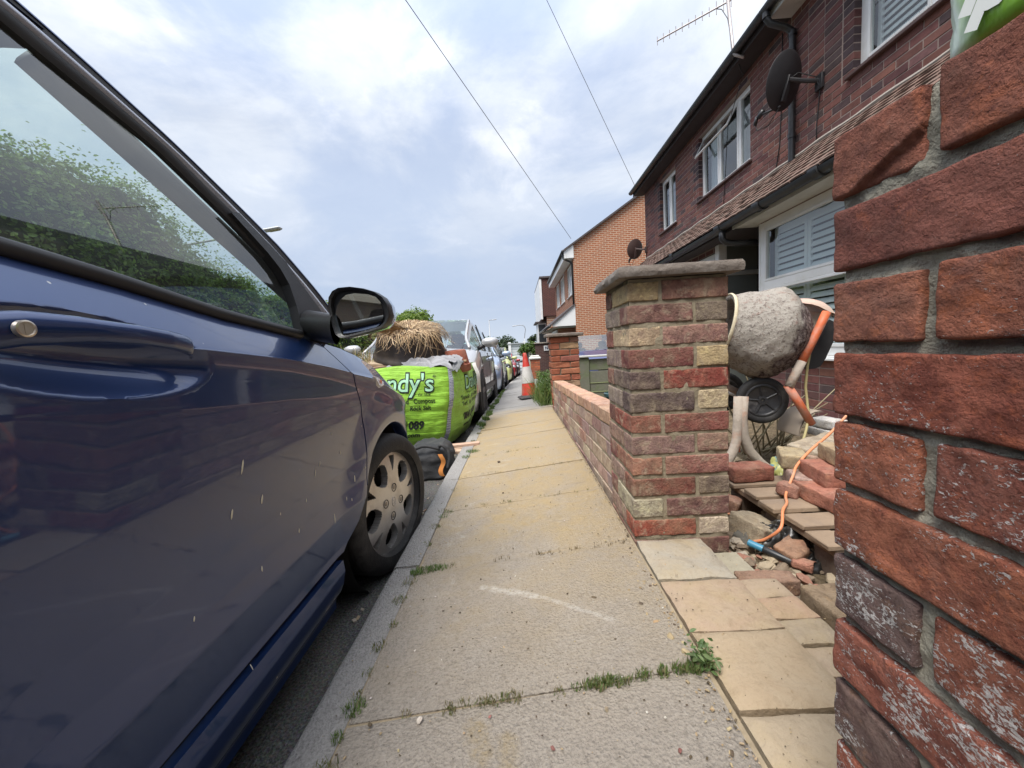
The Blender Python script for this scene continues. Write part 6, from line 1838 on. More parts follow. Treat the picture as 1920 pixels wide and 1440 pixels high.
mb.solo('cardboard_sheet', M('cardboard', (.40, .33, .26), .9, var=.12, scale=12), 'curled piece of brown cardboard behind the stone slab', 'cardboard', smooth=True)

# ---- printed polythene sack on top of the close pier
MSACK = NT('printed_sack'); p = MSACK.pos()
sep = MSACK.n('ShaderNodeSeparateXYZ'); MSACK.t.links.new(p, sep.inputs[0])
n = MSACK.noise(p, 16, 6, .65)
gf = MSACK.ramp(MSACK.math('ADD', MSACK.math('ADD', MSACK.math('MULTIPLY', MSACK.math('SUBTRACT', .361, sep.outputs[1]), 11.0), MSACK.math('MULTIPLY', MSACK.math('SUBTRACT', n, .5), .35)), MSACK.math('MULTIPLY', MSACK.math('SUBTRACT', sep.outputs[2], .93), 2.0)), .02, .22)
c = MSACK.mix(gf, MSACK.mix(n, (.44, .62, .42), (.72, .78, .66)), MSACK.mix(n, (.20, .46, .035), (.30, .56, .07)))
sp2 = MSACK.ramp(MSACK.noise(p, 34, 5, .7), .66, .72)
c = MSACK.mix(sp2, c, (.17, .13, .09))
MSACK.bsdf(c, .32, 0, MSACK.bump(MSACK.noise(MSACK.mapping(p, (1, 1, .5)), 30, 4, .6), .35, .01), coat=.3); MSACK = MSACK.m
sk = thing('plastic_sack', 'bright green and white polythene sack resting on top of the close red pier', 'sack', (.52, .26, .905))
mb = MB(); G = []
for j in range(40):
    v = j / 39
    row = []
    for i in range(90):
        a = 2 * math.pi * i / 90
        ca, sa = math.cos(a), math.sin(a)
        q = (abs(ca) ** 9 + abs(sa) ** 9) ** (-1 / 9)
        sw = 1 + .05 * math.sin(v * math.pi)
        rr_ = min(1, .90 + v * 4) if v < .05 else 1
        x = .52 + .138 * q * ca * sw * rr_ + .006 * fbm((ca * 2, sa * 2, v * 7)); y = .245 + .133 * q * sa * sw * rr_ + .004 * fbm((ca * 3, sa * 3, v * 6 + 9))
        row.append((x, y, .904 + .34 * v + .004 * fbm((ca * 2, sa * 2, v * 3))))
    row.append(row[0]); G.append(row)
mb.grid(G); mb.build('sack_skin', MSACK, sk, smooth=True)
# ================================================================== BUILDERS' BAG AND WHAT LIES ON IT
MBAG = NT('lime_woven_bag'); v = MBAG.pos()
w1 = MBAG.noise(MBAG.mapping(v, (1.6, 1.6, 14)), 2.6, 5, .6, .4)
c = MBAG.mix(w1, (.235, .50, .025), (.36, .68, .055))
c = MBAG.mix(MBAG.math('MULTIPLY', MBAG.ramp(MBAG.noise(v, 5, 8, .72), .52, .78), .45), c, (.20, .26, .06))
MBAG.bsdf(c, .55, 0, MBAG.bump(MBAG.math('ADD', w1, MBAG.math('MULTIPLY', MBAG.noise(MBAG.mapping(v, (1, 1, 2.2)), 260, 2), .12)), .55, .03), sheen=.2); MBAG = MBAG.m
BC = Vector((-.985, 3.80, ROAD + g(3.8))); BROT = R_(-8)
bag = thing('builders_bag', 'lime green printed builders bulk bag full of waste standing in the gutter', 'bulk bag', tuple(BC))
HB_ = .79
def bag_pt(s, h, off=0.0):
    """s runs along the outline from the front right corner: negative leftwards over the front, positive over the right side"""
    t = h / HB_
    a = interp(t, [(0, .22), (.06, .29), (.25, .375), (.6, .445), (.85, .448), (1, .436)])
    r = .085
    st = a - r
    q = math.pi / 4 * r
    if s < -q: x, y, nx, ny = st - (-s - q), -a, 0.0, -1.0
    elif s > q: x, y, nx, ny = a, -st + (s - q), 1.0, 0.0
    else:
        b = (s + q) / (2 * q) * math.pi / 2
        nx, ny = math.sin(b), -math.cos(b); x, y = st + r * nx, -st + r * ny
    # bulge between the corners
    d = abs(s)
    bl = .05 * math.sin(math.pi * min(1, max(0, d / (2 * a)))) * math.sin(math.pi * min(1, t * .95 + .05)) ** .7
    wr = .0055 * fbm((s * 3.0, h * 26, 2.0), 1, 4) * (1 - .5 * t) + .017 * fbm((s * 3.5, h * 3.5, 7))
    fold = .006 * (abs(mnoise.noise(Vector((s * 2.2, h * 17, 4)))) ** .7) * (1.3 - t)
    x += nx * (bl + wr + fold + off); y += ny * (bl + wr + fold + off)
    z = h - .028 * math.exp(-(d / .25) ** 2) * 0 + (.03 * math.exp(-((s + .42) / .25) ** 2) - .02 * math.exp(-((s - .45) / .3) ** 2)) * t ** 4
    return BC + Vector((x * math.cos(BROT) - y * math.sin(BROT), x * math.sin(BROT) + y * math.cos(BROT), z))
mb = MB(); G = []
per = np.linspace(-.86, .86, 150)
for h in np.linspace(0, HB_, 90): G.append([bag_pt(s, h) for s in per])
mb.grid(G)
back = [BC + Vector((x, y, 0)) for x, y in ((-.44, .40), (.36, .50))]
for h in (0,):
    L0, R0 = G[0][0], G[0][-1]; L1, R1 = G[-1][0], G[-1][-1]
    mb.add([L0, R0, R1, L1], [(0, 1, 2, 3)])
mb.build('bag_skin', MBAG, bag, smooth=True)
# fill: earth and waste heaped inside
mb = MB(); GG = []
for j in range(30):
    row = []
    for i in range(30):
        u, v = i / 29 * 2 - 1, j / 29 * 2 - 1
        x, y = u * .40, v * .40
        row.append(BC + Vector((x * math.cos(BROT) - y * math.sin(BROT), x * math.sin(BROT) + y * math.cos(BROT), HB_ - .06 + .05 * (1 - u * u) * (1 - v * v) + .03 * fbm((u * 3, v * 3, 5)))))
    GG.append(row)
mb.grid(GG); mb.build('bag_filling', MEARTH, bag, smooth=True)
# webbing straps sewn at the corner
MWEB = NT('blue_white_webbing'); v = MWEB.pos()
ck = MWEB.n('ShaderNodeTexChecker'); ck.inputs['Scale'].default_value = 150; MWEB.t.links.new(v, ck.inputs['Vector'])
ck.inputs[1].default_value = (.62, .64, .66, 1); ck.inputs[2].default_value = (.10, .12, .24, 1)
MWEB.bsdf(ck.outputs[0], .8); MWEB = MWEB.m
def strap(s0, w, h0, h1, lean, name='webbing_strap'):
    mb = MB(); mb.grid([[bag_pt(s0 + lean * (h - h0) + k * w, h, .006) for k in (-.5, -.2, .2, .5)] for h in np.linspace(h0, h1, 50)])
    return mb.build(name, MWEB, bag, smooth=True)
strap(.0, .042, .02, .785, .04)
# printing
MINK = M('black_print', (.012, .016, .012), .6, var=.1); MPALE = M('pale_green_print', (.42, .74, .50), .55, var=.05)
def text_mesh(body, size, bold=0.0, italic=0.0, spacing=1.0):
    cu = bpy.data.curves.new('text', 'FONT'); cu.body = body; cu.size = size; cu.offset = bold; cu.shear = italic; cu.space_character = spacing; cu.resolution_u = 3
    ob = bpy.data.objects.new('text', cu); COL.objects.link(ob)
    dg = bpy.context.evaluated_depsgraph_get(); me = bpy.data.meshes.new_from_object(ob.evaluated_get(dg))
    bpy.data.objects.remove(ob); bpy.data.curves.remove(cu)
    bm = bmesh.new(); bm.from_mesh(me)
    for _ in range(2):
        es = [e for e in bm.edges if e.calc_length() > size * .18]
        if es: bmesh.ops.subdivide_edges(bm, edges=es, cuts=1)
    bmesh.ops.triangulate(bm, faces=bm.faces)
    vs = [tuple(v.co) for v in bm.verts]; fs = [tuple(v.index for v in f.verts) for f in bm.faces]
    bm.free(); bpy.data.meshes.remove(me)
    return vs, fs
def bag_text(name, body, s_left, h_base, width, mat, size, bold=0.0, italic=0.0, off=.004, parent=bag):
    vs, fs = text_mesh(body, size, bold, italic)
    xs = [v[0] for v in vs]; x0, x1 = min(xs), max(xs); k = width / (x1 - x0) if width else 1
    mb = MB(); mb.add([bag_pt(s_left + (v[0] - x0) * k, h_base + v[1], off) for v in vs], fs)
    o = mb.build(name, mat, parent, fixn=False); return o
def side_text(*a, **k): return bag_text(*a, **k)
# front (left of the corner strap)
bag_text('print_name_outline', "Dandy's", -.80, .585, .685, MINK, .215, bold=.011, italic=.12, off=.0045)
bag_text('print_name', "Dandy's", -.793, .588, .670, MPALE, .205, bold=.002, italic=.12, off=.0075)
bag_text('print_line', "Natural Supplies", -.76, .545, .36, MINK, .034, italic=.3)
bag_text('print_line', "Est 1826", -.262, .548, .105, MINK, .034, italic=.3)
bag_text('print_line', "Topsoil   Sand   Compost", -.63, .485, .51, MINK, .057, bold=.0012)
bag_text('print_line', "Turf   Logs   Rock Salt", -.59, .425, .435, MINK, .055, bold=.0012)
bag_text('print_line', "Bark   and more...", -.66, .365, .30, MINK, .05, bold=.001)
bag_text('print_number', "0845 565 1089", -.76, .255, .56, MINK, .100, bold=.0045)
bag_text('print_line', "www.dandys.com", -.70, .175, .47, MINK, .066, bold=.0015)
bag_text('print_mark', "®", -.125, .70, .028, MINK, .035)
# right side
bag_text('print_name_outline', "Dandy's", .30, .565, .58, MINK, .200, bold=.010, italic=.12, off=.0045)
bag_text('print_name', "Dandy's", .306, .568, .568, MPALE, .19, bold=.002, italic=.12, off=.0075)
bag_text('print_line', "Natural Supplies  Est 1826", .32, .525, .5, MINK, .032, italic=.3)
bag_text('print_line', "Topsoil   Sand   Compost", .20, .470, .60, MINK, .055, bold=.0012)
bag_text('print_line', "Turf   Logs   Rock Salt", .22, .410, .56, MINK, .053, bold=.0012)
bag_text('print_number', "0845 565 1089", .27, .265, .55, MINK, .100, bold=.0045)
bag_text('print_line', "www.dandys.com", .29, .19, .5, MINK, .06, bold=.0012)
# torn pale strap ends at the far right of the bag
mb = MB()
for k, (sx, w) in enumerate(((.80, .014), (.72, .010))):
    pts_ = [bag_pt(sx, HB_ - .03, .01) + Vector((0, 0, .03)), bag_pt(sx - .05, HB_ - .04, .03), bag_pt(sx - .08, HB_ - .12, .05), bag_pt(sx - .10, HB_ - .22, .055), bag_pt(sx - .085, HB_ - .31, .05)]
    pp = smooth_path(pts_, 6); n = len(pp)
    mb.grid([[p + Vector((-.2, -.98, 0)) * 0 + Vector((d_ * w * (1 - .75 * i / n), d_ * .02, 0)) for d_ in (-1, 1)] for i, p in enumerate(pp)])
mb.build('loose_strap', M('dirty_white_strap', (.60, .58, .53), .8, var=.15, scale=20), bag, smooth=True)

# dark planting tub tipped upside down, with dry grass over it
MTUB = M('brown_black_tub', (.030, .022, .018), .5, var=.3, scale=8, dirt=(.08, .06, .045), dscale=7)
tub = thing('planting_tub', 'dark round planting tub tipped over on the heaped bag with dry grass draped over it', 'plant tub', (-1.03, 3.72, .62))
MT = Matrix.Translation((-1.045, 3.74, .695)) @ Euler((R_(17), R_(5), 0)).to_matrix().to_4x4()
mb = MB(); mb.lathe([(.305, .01), (.345, -.025), (.352, -.02), (.350, .0), (.335, .014), (.322, .05), (.300, .15), (.285, .205), (.26, .22), (.001, .225)], MT, 56); mb.lathe([(.325, -.018), (.300, .10), (.27, .20), (.001, .205)], MT, 56)
mb.build('tub_shell', MTUB, tub, smooth=True, angle=60)
MSTRAW = NT('dry_straw'); at = MSTRAW.n('ShaderNodeAttribute', attribute_name='Col').outputs['Color']; MSTRAW.bsdf(at, .85, sheen=.1); MSTRAW = MSTRAW.m
mb = MB()
for k in range(1100):
    a = random.uniform(0, 2 * math.pi); r0 = random.uniform(.04, .28)
    L = random.uniform(.10, .33); da = random.gauss(0, .35)
    if random.random() < .22: L *= .6
    dmax = random.uniform(.02, .12) + (.07 if math.cos(a) > .55 else 0)
    pts_ = []
    for q in range(5):
        t = q / 4
        r = r0 + L * t * .85
        rc = .30
        zz = .228 + .022 * math.sin(t * math.pi) + random.uniform(-.004, .012)
        if r > rc: 
            ex = r - rc; zz = zz - min(ex * (.30 + 1.0 * min(1, ex / .16)), dmax); r = rc + ex * random.uniform(.55, .85)
        aa = a + da * t
        pts_.append(MT @ Vector((r * math.cos(aa), r * math.sin(aa), zz)))
    d = Vector((-math.sin(a), math.cos(a), .25)) * random.uniform(.0022, .0052)
    sh = random.uniform(.55, 1.25)
    mb.col = random.choice(((.56 * sh, .40 * sh, .225 * sh), (.46 * sh, .31 * sh, .16 * sh), (.66 * sh, .50 * sh, .31 * sh), (.16 * sh, .095 * sh, .05 * sh), (.34 * sh, .22 * sh, .12 * sh)))
    mb.grid([[p - d * (1 - .7 * i / 4), p + d * (1 - .7 * i / 4)] for i, p in enumerate(pts_)])
o = mb.build('dry_grass', MSTRAW, tub, fixn=False); tag(o, kind='stuff')
# loose dry clump to the left
mb = MB()
for k in range(420):
    x, y = random.gauss(-1.50, .09), random.gauss(3.62, .07); z = .60
    L = random.uniform(.08, .24); a = random.uniform(0, 6.28); t_ = random.uniform(.1, 1.0)
    p = Vector((x, y, z)); q = p + Vector((math.cos(a) * L * t_, math.sin(a) * L * t_, L * (1.1 - t_)))
    d = Vector((random.uniform(-1, 1), random.uniform(-1, 1), 0)).normalized() * .003
    mb.col = random.choice(((.44, .32, .17), (.30, .27, .11), (.20, .22, .08), (.50, .38, .22)))
    mb.grid([[p - d, p + d], [p.lerp(q, .5) - d * .8, p.lerp(q, .5) + d * .8], [q - d * .2, q + d * .2]])
o = mb.solo('dry_plant_clump', MSTRAW, 'withered plant clump on the bag behind the blue bonnet', 'dead plant'); 

def drape(name, c, sx, sy, mat, label, cat, seed, amp=.035, n=44, rz=0.0):
    mb = MB(); G = []
    for j in range(n):
        row = []
        for i in range(n):
            u, v = i / (n - 1) * 2 - 1, j / (n - 1) * 2 - 1
            rdg = 1 - abs(mnoise.noise(Vector((u * 2.2 + seed, v * 3.4 + .8 * u, seed)))) * 2
            rd2 = 1 - abs(mnoise.noise(Vector((u * 5 + seed, v * 6, seed + 3)))) * 2
            x, y = u * sx * (1 + .2 * fbm((v * 2, seed, 1))), v * sy * (1 + .25 * fbm((u * 2, seed, 2)))
            z = amp * (.5 + rdg * .7 + rd2 * .3) - .9 * max(0, -v - .55) * sy - .4 * max(0, abs(u) - .8) * sx
            row.append((c[0] + x * math.cos(rz) - y * math.sin(rz), c[1] + x * math.sin(rz) + y * math.cos(rz), c[2] + z))
        G.append(row)
    mb.grid(G); return mb.solo(name, mat, label, cat, smooth=True)
drape('grey_cloth', (-.87, 3.52, .575), .29, .16, M('grey_cloth', (.31, .31, .325), .95, var=.2, scale=9), 'rumpled grey cloth spread over the top of the lime green bag', 'cloth', 4.4, amp=.055, rz=R_(-8))
drape('grey_liner', (-.62, 3.60, .545), .11, .20, M('dark_grey_liner', (.16, .165, .17), .7, var=.25, scale=9), 'dark grey sheet folded over the right corner of the lime green bag', 'plastic sheet', 9.4, amp=.04, rz=R_(-8))
mb = MB(); mb.cbox(.55, .16, .022, Matrix.Translation((-1.30, 3.55, .615)) @ Euler((R_(8), R_(5), R_(-12))).to_matrix().to_4x4(), .003); mb.solo('wood_board', M('pale_board', (.44, .34, .23), .85, var=.25, scale=10, bump=.3, dirt=(.25, .18, .12)), 'upper pale timber board on the bag under the dark tub', 'board')
mb = MB(); mb.cbox(.50, .14, .03, Matrix.Translation((-1.26, 3.50, .578)) @ Euler((R_(5), R_(-3), R_(4))).to_matrix().to_4x4(), .003); mb.solo('wood_board', M('brown_board', (.33, .22, .14), .85, var=.25, scale=10, bump=.3), 'lower brown timber board on the bag under the dark tub', 'board')
mb = MB(); mb.cbox(.30, .22, .018, Matrix.Translation((-.66, 3.72, .585)) @ Euler((R_(-6), R_(3), R_(9))).to_matrix().to_4x4(), .003); mb.solo('wood_board', M('light_board', (.46, .33, .21), .85, var=.2, scale=10, bump=.3), 'light brown offcut lying behind the terracotta pot', 'board')
pot = thing('terracotta_pot', 'upturned terracotta flower pot on the right corner of the lime green bag', 'flower pot', (-.575, 3.72, .52))
MTER = M('terracotta', (.27, .082, .048), .85, var=.22, scale=9, bump=.25, dirt=(.33, .16, .11), dscale=6)
mb = MB(); mb.lathe([(.128, -.01), (.135, .0), (.135, .055), (.122, .062), (.100, .185), (.094, .192), (.03, .192), (.028, .18)], Matrix.Translation((-.60, 3.72, .500)) @ Euler((R_(4), R_(-2), 0)).to_matrix().to_4x4(), 44); mb.build('pot_body', MTER, pot, smooth=True, angle=40)

# ---- tool bag and timber offcuts in the gutter in front of the bag
MCANV = M('black_canvas', (.028, .029, .031), .8, var=.3, scale=18, bump=.3, bscale=200, dirt=(.09, .085, .08), dscale=5)
tb = thing('tool_bag', 'slumped black canvas tool bag with an orange stripe behind the blue car wheel', 'tool bag', (-.68, 2.72, ROAD))
mb = MB(); G = []
zr = ROAD + g(2.7)
for j in range(22):
    t = j / 21; row = []
    for i in range(64):
        a = 2 * math.pi * i / 64; ca, sa = math.cos(a), math.sin(a)
        q = (abs(ca) ** 3 + abs(sa) ** 3) ** (-1 / 3)
        k = interp(t, [(0, .90), (.08, 1.0), (.7, .96), (.88, .85), (1, .62)])
        wob = 1 + .06 * fbm((ca * 2, sa * 2, t * 4))
        row.append((-.70 + .165 * q * ca * k * wob, 2.84 + .20 * q * sa * k * wob, zr + .235 * t + .02 * fbm((ca * 2.2, sa * 2.2, t * 3 + 5))))
    row.append(row[0]); G.append(row)
mb.grid(G); mb.add(G[-1][:-1], [tuple(range(64))]); mb.build('bag_body', MCANV, tb, smooth=True)
mb = MB()
mb.tube(smooth_path([(-.62, 2.70, zr + .215), (-.58, 2.66, zr + .25), (-.545, 2.66, zr + .215), (-.53, 2.65, zr + .16), (-.545, 2.64, zr + .09)], 6), .012, 8)
mb.tube(smooth_path([(-.80, 2.66, zr + .22), (-.70, 2.64, zr + .255), (-.60, 2.66, zr + .225)], 6), .011, 8); mb.build('carry_handle', MCANV, tb, smooth=True)
mb = MB(); mb.grid([[(-.585 + d_, 2.652 + .0 - .004 * math.sin(t * 9), zr + .03 + .16 * t) for d_ in (-.018 - .012 * math.sin(t * 7), .014 - .012 * math.sin(t * 7))] for t in np.linspace(0, 1, 14)]); mb.build('orange_stripe', M('orange_cloth', (.62, .24, .06), .8, var=.15), tb, smooth=True)
for k, (x, y, z, rz, L, w, lab) in enumerate(((-.56, 3.06, .03, 4, .40, .05, 'top pinkish timber offcut lying across the gutter beside the lime bag'), (-.545, 2.98, .0, -6, .38, .055, 'middle pale timber offcut jutting over the kerb beside the lime bag'), (-.60, 3.14, -.03, 12, .34, .06, 'lowest timber offcut under the others next to the lime bag'))):
    mb = MB(); mb.cbox(L, w, .022, Matrix.Translation((x, y, -.105 + z)) @ Euler((R_(3), R_(-2 - k * 2), R_(rz))).to_matrix().to_4x4(), .002)
    mb.solo('timber_offcut', M('offcut_wood%d' % k, [(.50, .33, .24), (.52, .37, .26), (.36, .24, .17)][k], .85, var=.2, scale=12, bump=.3), lab, 'timber')
mb = MB()
for k in range(90):
    y = random.uniform(1.2, 4.6); x = random.uniform(-.62, -.51); s_ = random.uniform(.004, .014)
    mb.col = random.choice(((.25, .16, .10), (.30, .22, .14), (.20, .17, .13), (.36, .30, .24)))
    mb.cbox(s_ * 1.7, s_ * .9, s_ * .3, Matrix.Translation((x, y, ROAD + g(y) + .004)) @ Euler((random.uniform(-.4, .4), random.uniform(-.4, .4), random.uniform(0, 6))).to_matrix().to_4x4())
o = mb.build('gutter_litter', MSTRAW, fixn=False); tag(o, 'dead leaves and grit lying in the gutter along the kerb', 'litter', kind='stuff')

# white lettering on the street face of the sack on the close pier
vs, fs = text_mesh('ip', .050, .0028)
mb = MB(); ca, sa = math.cos(R_(-24)), math.sin(R_(-24))
mb.add([(.3755 - .0, .350 - (v[0] * ca - v[1] * sa), .9385 + (v[0] * sa + v[1] * ca)) for v in vs], fs); mb.build('white_letters', M('white_print', (.78, .80, .76), .4, var=.03), sk, fixn=False)
# ================================================================== THE OTHER PARKED CARS
MLENS = M('headlamp_lens', (.50, .52, .54), .08, var=.1, coat=1.0)
MDKLENS = M('dark_lamp', (.03, .03, .032), .12, var=.1, coat=1.0)
MREDL = M('red_lamp', (.35, .02, .02), .15, var=.1, coat=1.0)
MRIMS = M('alloy', (.40, .40, .41), .4, metal=.7, var=.1)
def make_car(label, xr, yf, col_mat, L=4.0, W=1.70, H=1.48, hood=.98, cowl=1.0, ws=(.95, 1.72), belt=(.93, 1.02), roof_end=3.45, wheel_r=.31, wb=(.78, .62), rubber=False, lamp=MLENS, lamp_z=.66, lamp_size=(.15, .12), strip=False, mirror_mat=None, rake=.30, group='cars parked along the kerb', tall=0.0, face=-1):
    """car seen from the front; xr = kerb side, yf = front bumper"""
    zg = ROAD + g(yf + L * .45); sl = (g(yf + L) - g(yf)) / L
    c = thing('parked_car', label, 'car', (xr - W / 2, yf + L / 2, zg), group)
    cx = xr - W / 2
    def Pt(u, x, z): return (cx + x, yf + u, ROAD + g(yf) + sl * u + z)
    hw = W / 2
    def width(u):
        k = 1.0
        if u < .55: k -= .13 * (1 - u / .55) ** 2
        if u > L - .5: k -= .10 * ((u - L + .5) / .5) ** 2
        return hw * k
    zhood = lambda u: interp(u, [(0, .60), (.06, .72), (.25, .80), (ws[0], hood)])
    def zb(u): return interp(u, [(0, .58), (.06, .68), (.30, .77), (ws[0], belt[0]), (L - .5, belt[1]), (L, belt[1] - .12)])
    def zr(u): return interp(u, [(0, .62), (.06, .73), (.25, .82), (ws[0], hood + .02), (ws[1], H - .03), (ws[1] + .5, H), (roof_end, H - .03), (L - .28, H - .20 if True else 0), (L, belt[1] - .05)])
    def wr(u):
        k = max(0, min(1, (u - ws[0]) / .3)); e = max(0, min(1, (L - .1 - u) / .4))
        return lerp(width(u) - .12, hw - rake + .06, k * e) if u > ws[0] else width(u) - .12
    us = sorted({0, .05, .15, .3, .5, .7, ws[0] - .05, ws[0], (ws[0] * 2 + ws[1]) / 3, (ws[0] + 2 * ws[1]) / 3, ws[1], ws[1] + .35, ws[1] + .8, ws[1] + 1.25, roof_end, L - .28, L - .1, L, wb[0] - .33, wb[0], wb[0] + .33, L - wb[1] - .33, L - wb[1], L - wb[1] + .33})
    secs = []
    for u in us:
        w = width(u); b = zb(u); r = zr(u); q = wr(u)
        half = [(w - .05, .20), (w - .015, .30), (w, .50), (w, lerp(.5, b, .6)), (w - .03, b - .03), (w - .06, b)]
        if u >= ws[0]: half += [(lerp(w - .06, q + .02, .97), lerp(b, r - .08, .97)), (q - .03, r - .015), (q * .55, r + .004), (0, r + .01)]
        else: half += [(w - .10, b + (r - b) * .5), (w - .20, r), (w * .5, r + .025), (0, r + .035)]
        secs.append(half)
    nk = len(secs[0])
    skin, side_, wind, rear = MB(), {-1: MB(), 1: MB()}, MB(), MB()
    wins = [[ws[0] + .10, ws[1] + .55], [ws[1] + .62, roof_end - .25]]
    def cell(i, k, sg):
        a, b = us[i], us[i + 1]
        P_ = [Pt(a, sg * secs[i][k][0], secs[i][k][1]), Pt(b, sg * secs[i + 1][k][0], secs[i + 1][k][1]), Pt(b, sg * secs[i + 1][k + 1][0], secs[i + 1][k + 1][1]), Pt(a, sg * secs[i][k + 1][0], secs[i][k + 1][1])]
        return P_
    for i in range(len(us) - 1):
        um = (us[i] + us[i + 1]) / 2
        for k in range(nk - 1):
            for sg in (-1, 1):
                P_ = cell(i, k, sg)
                is_ws = ws[0] <= um <= ws[1] and k >= 7
                is_side = k == 5 and ws[0] + .05 < um < L - .45
                is_rear = um > roof_end and um < L - .12 and k >= 7
                if is_ws: wind.add(P_, [(0, 1, 2, 3)])
                elif is_side: side_[sg].add(P_, [(0, 1, 2, 3)])
                elif is_rear: rear.add(P_, [(0, 1, 2, 3)])
                else: skin.add(P_, [(0, 1, 2, 3)])
    for i, sgn in ((0, 1), (len(us) - 1, -1)):
        pts_ = [Pt(us[i], x, z) for x, z in secs[i]] + [Pt(us[i], -x, z) for x, z in secs[i][::-1][1:]]
        skin.add(pts_, [tuple(range(len(pts_)))])
    skin.add([Pt(0, -hw + .1, .2), Pt(0, hw - .1, .2), Pt(L, hw - .1, .2), Pt(L, -hw + .1, .2)], [(0, 1, 2, 3)])
    def weld(mb, name, mat):
        me = mb.mesh(name, base_loc(c)); bm = bmesh.new(); bm.from_mesh(me); bmesh.ops.remove_doubles(bm, verts=bm.verts, dist=.0005)
        bmesh.ops.recalc_face_normals(bm, faces=bm.faces); bm.to_mesh(me); bm.free()
        me.polygons.foreach_set('use_smooth', [True] * len(me.polygons)); me.set_sharp_from_angle(angle=R_(38))
        return link(name, me, c, mat)
    body = weld(skin, 'body', col_mat); weld(side_[-1], 'side_window', MCARGL); weld(side_[1], 'side_window', MCARGL); weld(wind, 'windscreen', MCARGL); weld(rear, 'rear_window', MCARGL)
    # pillars over the side glass, seals
    for sg in (-1, 1):
        mb = MB()
        for u in (ws[1] + .58, roof_end - .15):
            w, b, r, q = width(u), zb(u), zr(u), wr(u)
            mb.prism([Pt(u - .05, sg * (w - .055), b), Pt(u + .05, sg * (w - .055), b), Pt(u + .05, sg * (q + .012), r - .06), Pt(u - .05, sg * (q + .012), r - .06)], (sg * .012, 0, 0))
        mb.build('door_pillar', MTRIM, c)
        mb = MB(); mb.tube([Pt(u, sg * (interp(u, [(a, s_[7][0]) for a, s_ in zip(us, secs)]) + .006), interp(u, [(a, s_[7][1]) for a, s_ in zip(us, secs)]) + .0) for u in np.linspace(ws[0] + .02, ws[1], 8)], .022, 6); mb.build('screen_pillar', col_mat, c, smooth=True)
        # door lines
        mb = MB()
        for u in (ws[0] + .12, ws[1] + .58, roof_end - .3):
            mb.tube([Pt(u, sg * (width(u) + .001), z) for z in (.32, .5, lerp(.5, zb(u), .6))] + [Pt(u, sg * (width(u) - .028), zb(u) - .03)], .005, 5)
        mb.build('door_gap', MTRIM, c)
        if strip:
            mb = MB(); mb.grid([[Pt(u, sg * (width(u) + .012), z) for z in (.40, .47)] for u in np.linspace(.6, L - .6, 10)]); mb.grid([[Pt(u, sg * (width(u) + .004), z) for z in (.385, .485)] for u in np.linspace(.6, L - .6, 10)]); mb.build('rubbing_strip', MTRIM, c)
        # mirror
        um = ws[0] + .28
        mb = MB(); mb.lathe([(.001, -.085), (.05, -.075), (.078, -.03), (.082, .02), (.075, .06), (.04, .085), (.001, .09)], Matrix.Translation(Pt(um, sg * (width(um) + .10), zb(um) + .10)) @ Matrix.Rotation(math.pi / 2, 4, 'Y') @ Matrix.Diagonal((.85, .75, 1.35, 1)), 20); m1 = mb.build('door_mirror', mirror_mat or col_mat, c, smooth=True)
        mb = MB(); mb.tube([Pt(um, sg * (width(um) - .07), zb(um) + .02), Pt(um, sg * (width(um) + .03), zb(um) + .06)], .03, 8); mb.build('mirror_foot', MTRIM, m1, smooth=True)
        # lamps
        mb = MB(); lx, lz = lamp_size
        ul = .16
        Mz = Matrix.Translation(Pt(ul, sg * (width(ul) - lx * .75), lamp_z)) @ Matrix.Rotation(sg * R_(32), 4, 'Z')
        mb.lathe([(.001, -1), (.5, -.85), (.85, -.5), (1, 0), (.85, .5), (.5, .85), (.001, 1)], Mz @ Matrix.Diagonal((lx, .10, lz, 1)) @ Matrix.Rotation(math.pi / 2, 4, 'X'), 20); h_ = mb.build('headlight', lamp, c, smooth=True)
        if lamp is MDKLENS:
            mb = MB(); mb.lathe([(.001, -1), (.7, -.7), (1, 0), (.7, .7), (.001, 1)], Mz @ Matrix.Translation((0, -.07, -.01)) @ Matrix.Diagonal((.05, .05, .05, 1)), 14); mb.build('bulb_lens', MLENS, h_, smooth=True)
        mb = MB(); mb.cbox(.10, .06, .16, Matrix.Translation(Pt(L - .06, sg * (width(L) - .06), belt[1] - .22)), .02); mb.build('tail_light', MREDL, c)
        # wheels with dark arches
        for uw in (wb[0], L - wb[1]):
            zc = wheel_r
            mb = MB(); p0 = Pt(uw, sg * (hw - .03), zc)
            arch = [Pt(uw + (wheel_r + .055) * math.cos(a), sg * (hw - .02), zc + (wheel_r + .055) * math.sin(a)) for a in np.linspace(-.35, math.pi + .35, 26)]
            mb.prism(arch, (sg * .026, 0, 0)); mb.build('wheel_arch', MBRAKE, c)
            Mw = Matrix.Translation(Pt(uw, sg * (hw - .075), zc)) @ Matrix.Rotation(sg * math.pi / 2, 4, 'Y')
            mb = MB(); mb.lathe(tyre_prof(wheel_r, .19, wheel_r * .66), Mw, 36); wh_ = mb.build('wheel', MTYRE, c, smooth=True, angle=60)
            mb = MB(); mb.lathe([(wheel_r * .66, .07), (wheel_r * .6, .06), (wheel_r * .3, .03), (.001, .035)], Mw, 28)
            for q in range(5):
                a = q * 2 * math.pi / 5; mb.tube([Mw @ Vector((.03 * math.cos(a), .03 * math.sin(a), .05)), Mw @ Vector((wheel_r * .62 * math.cos(a), wheel_r * .62 * math.sin(a), .07))], .022, 6)
            mb.build('rim', MRIMS if not rubber else MBRAKE, wh_, smooth=True, angle=40)
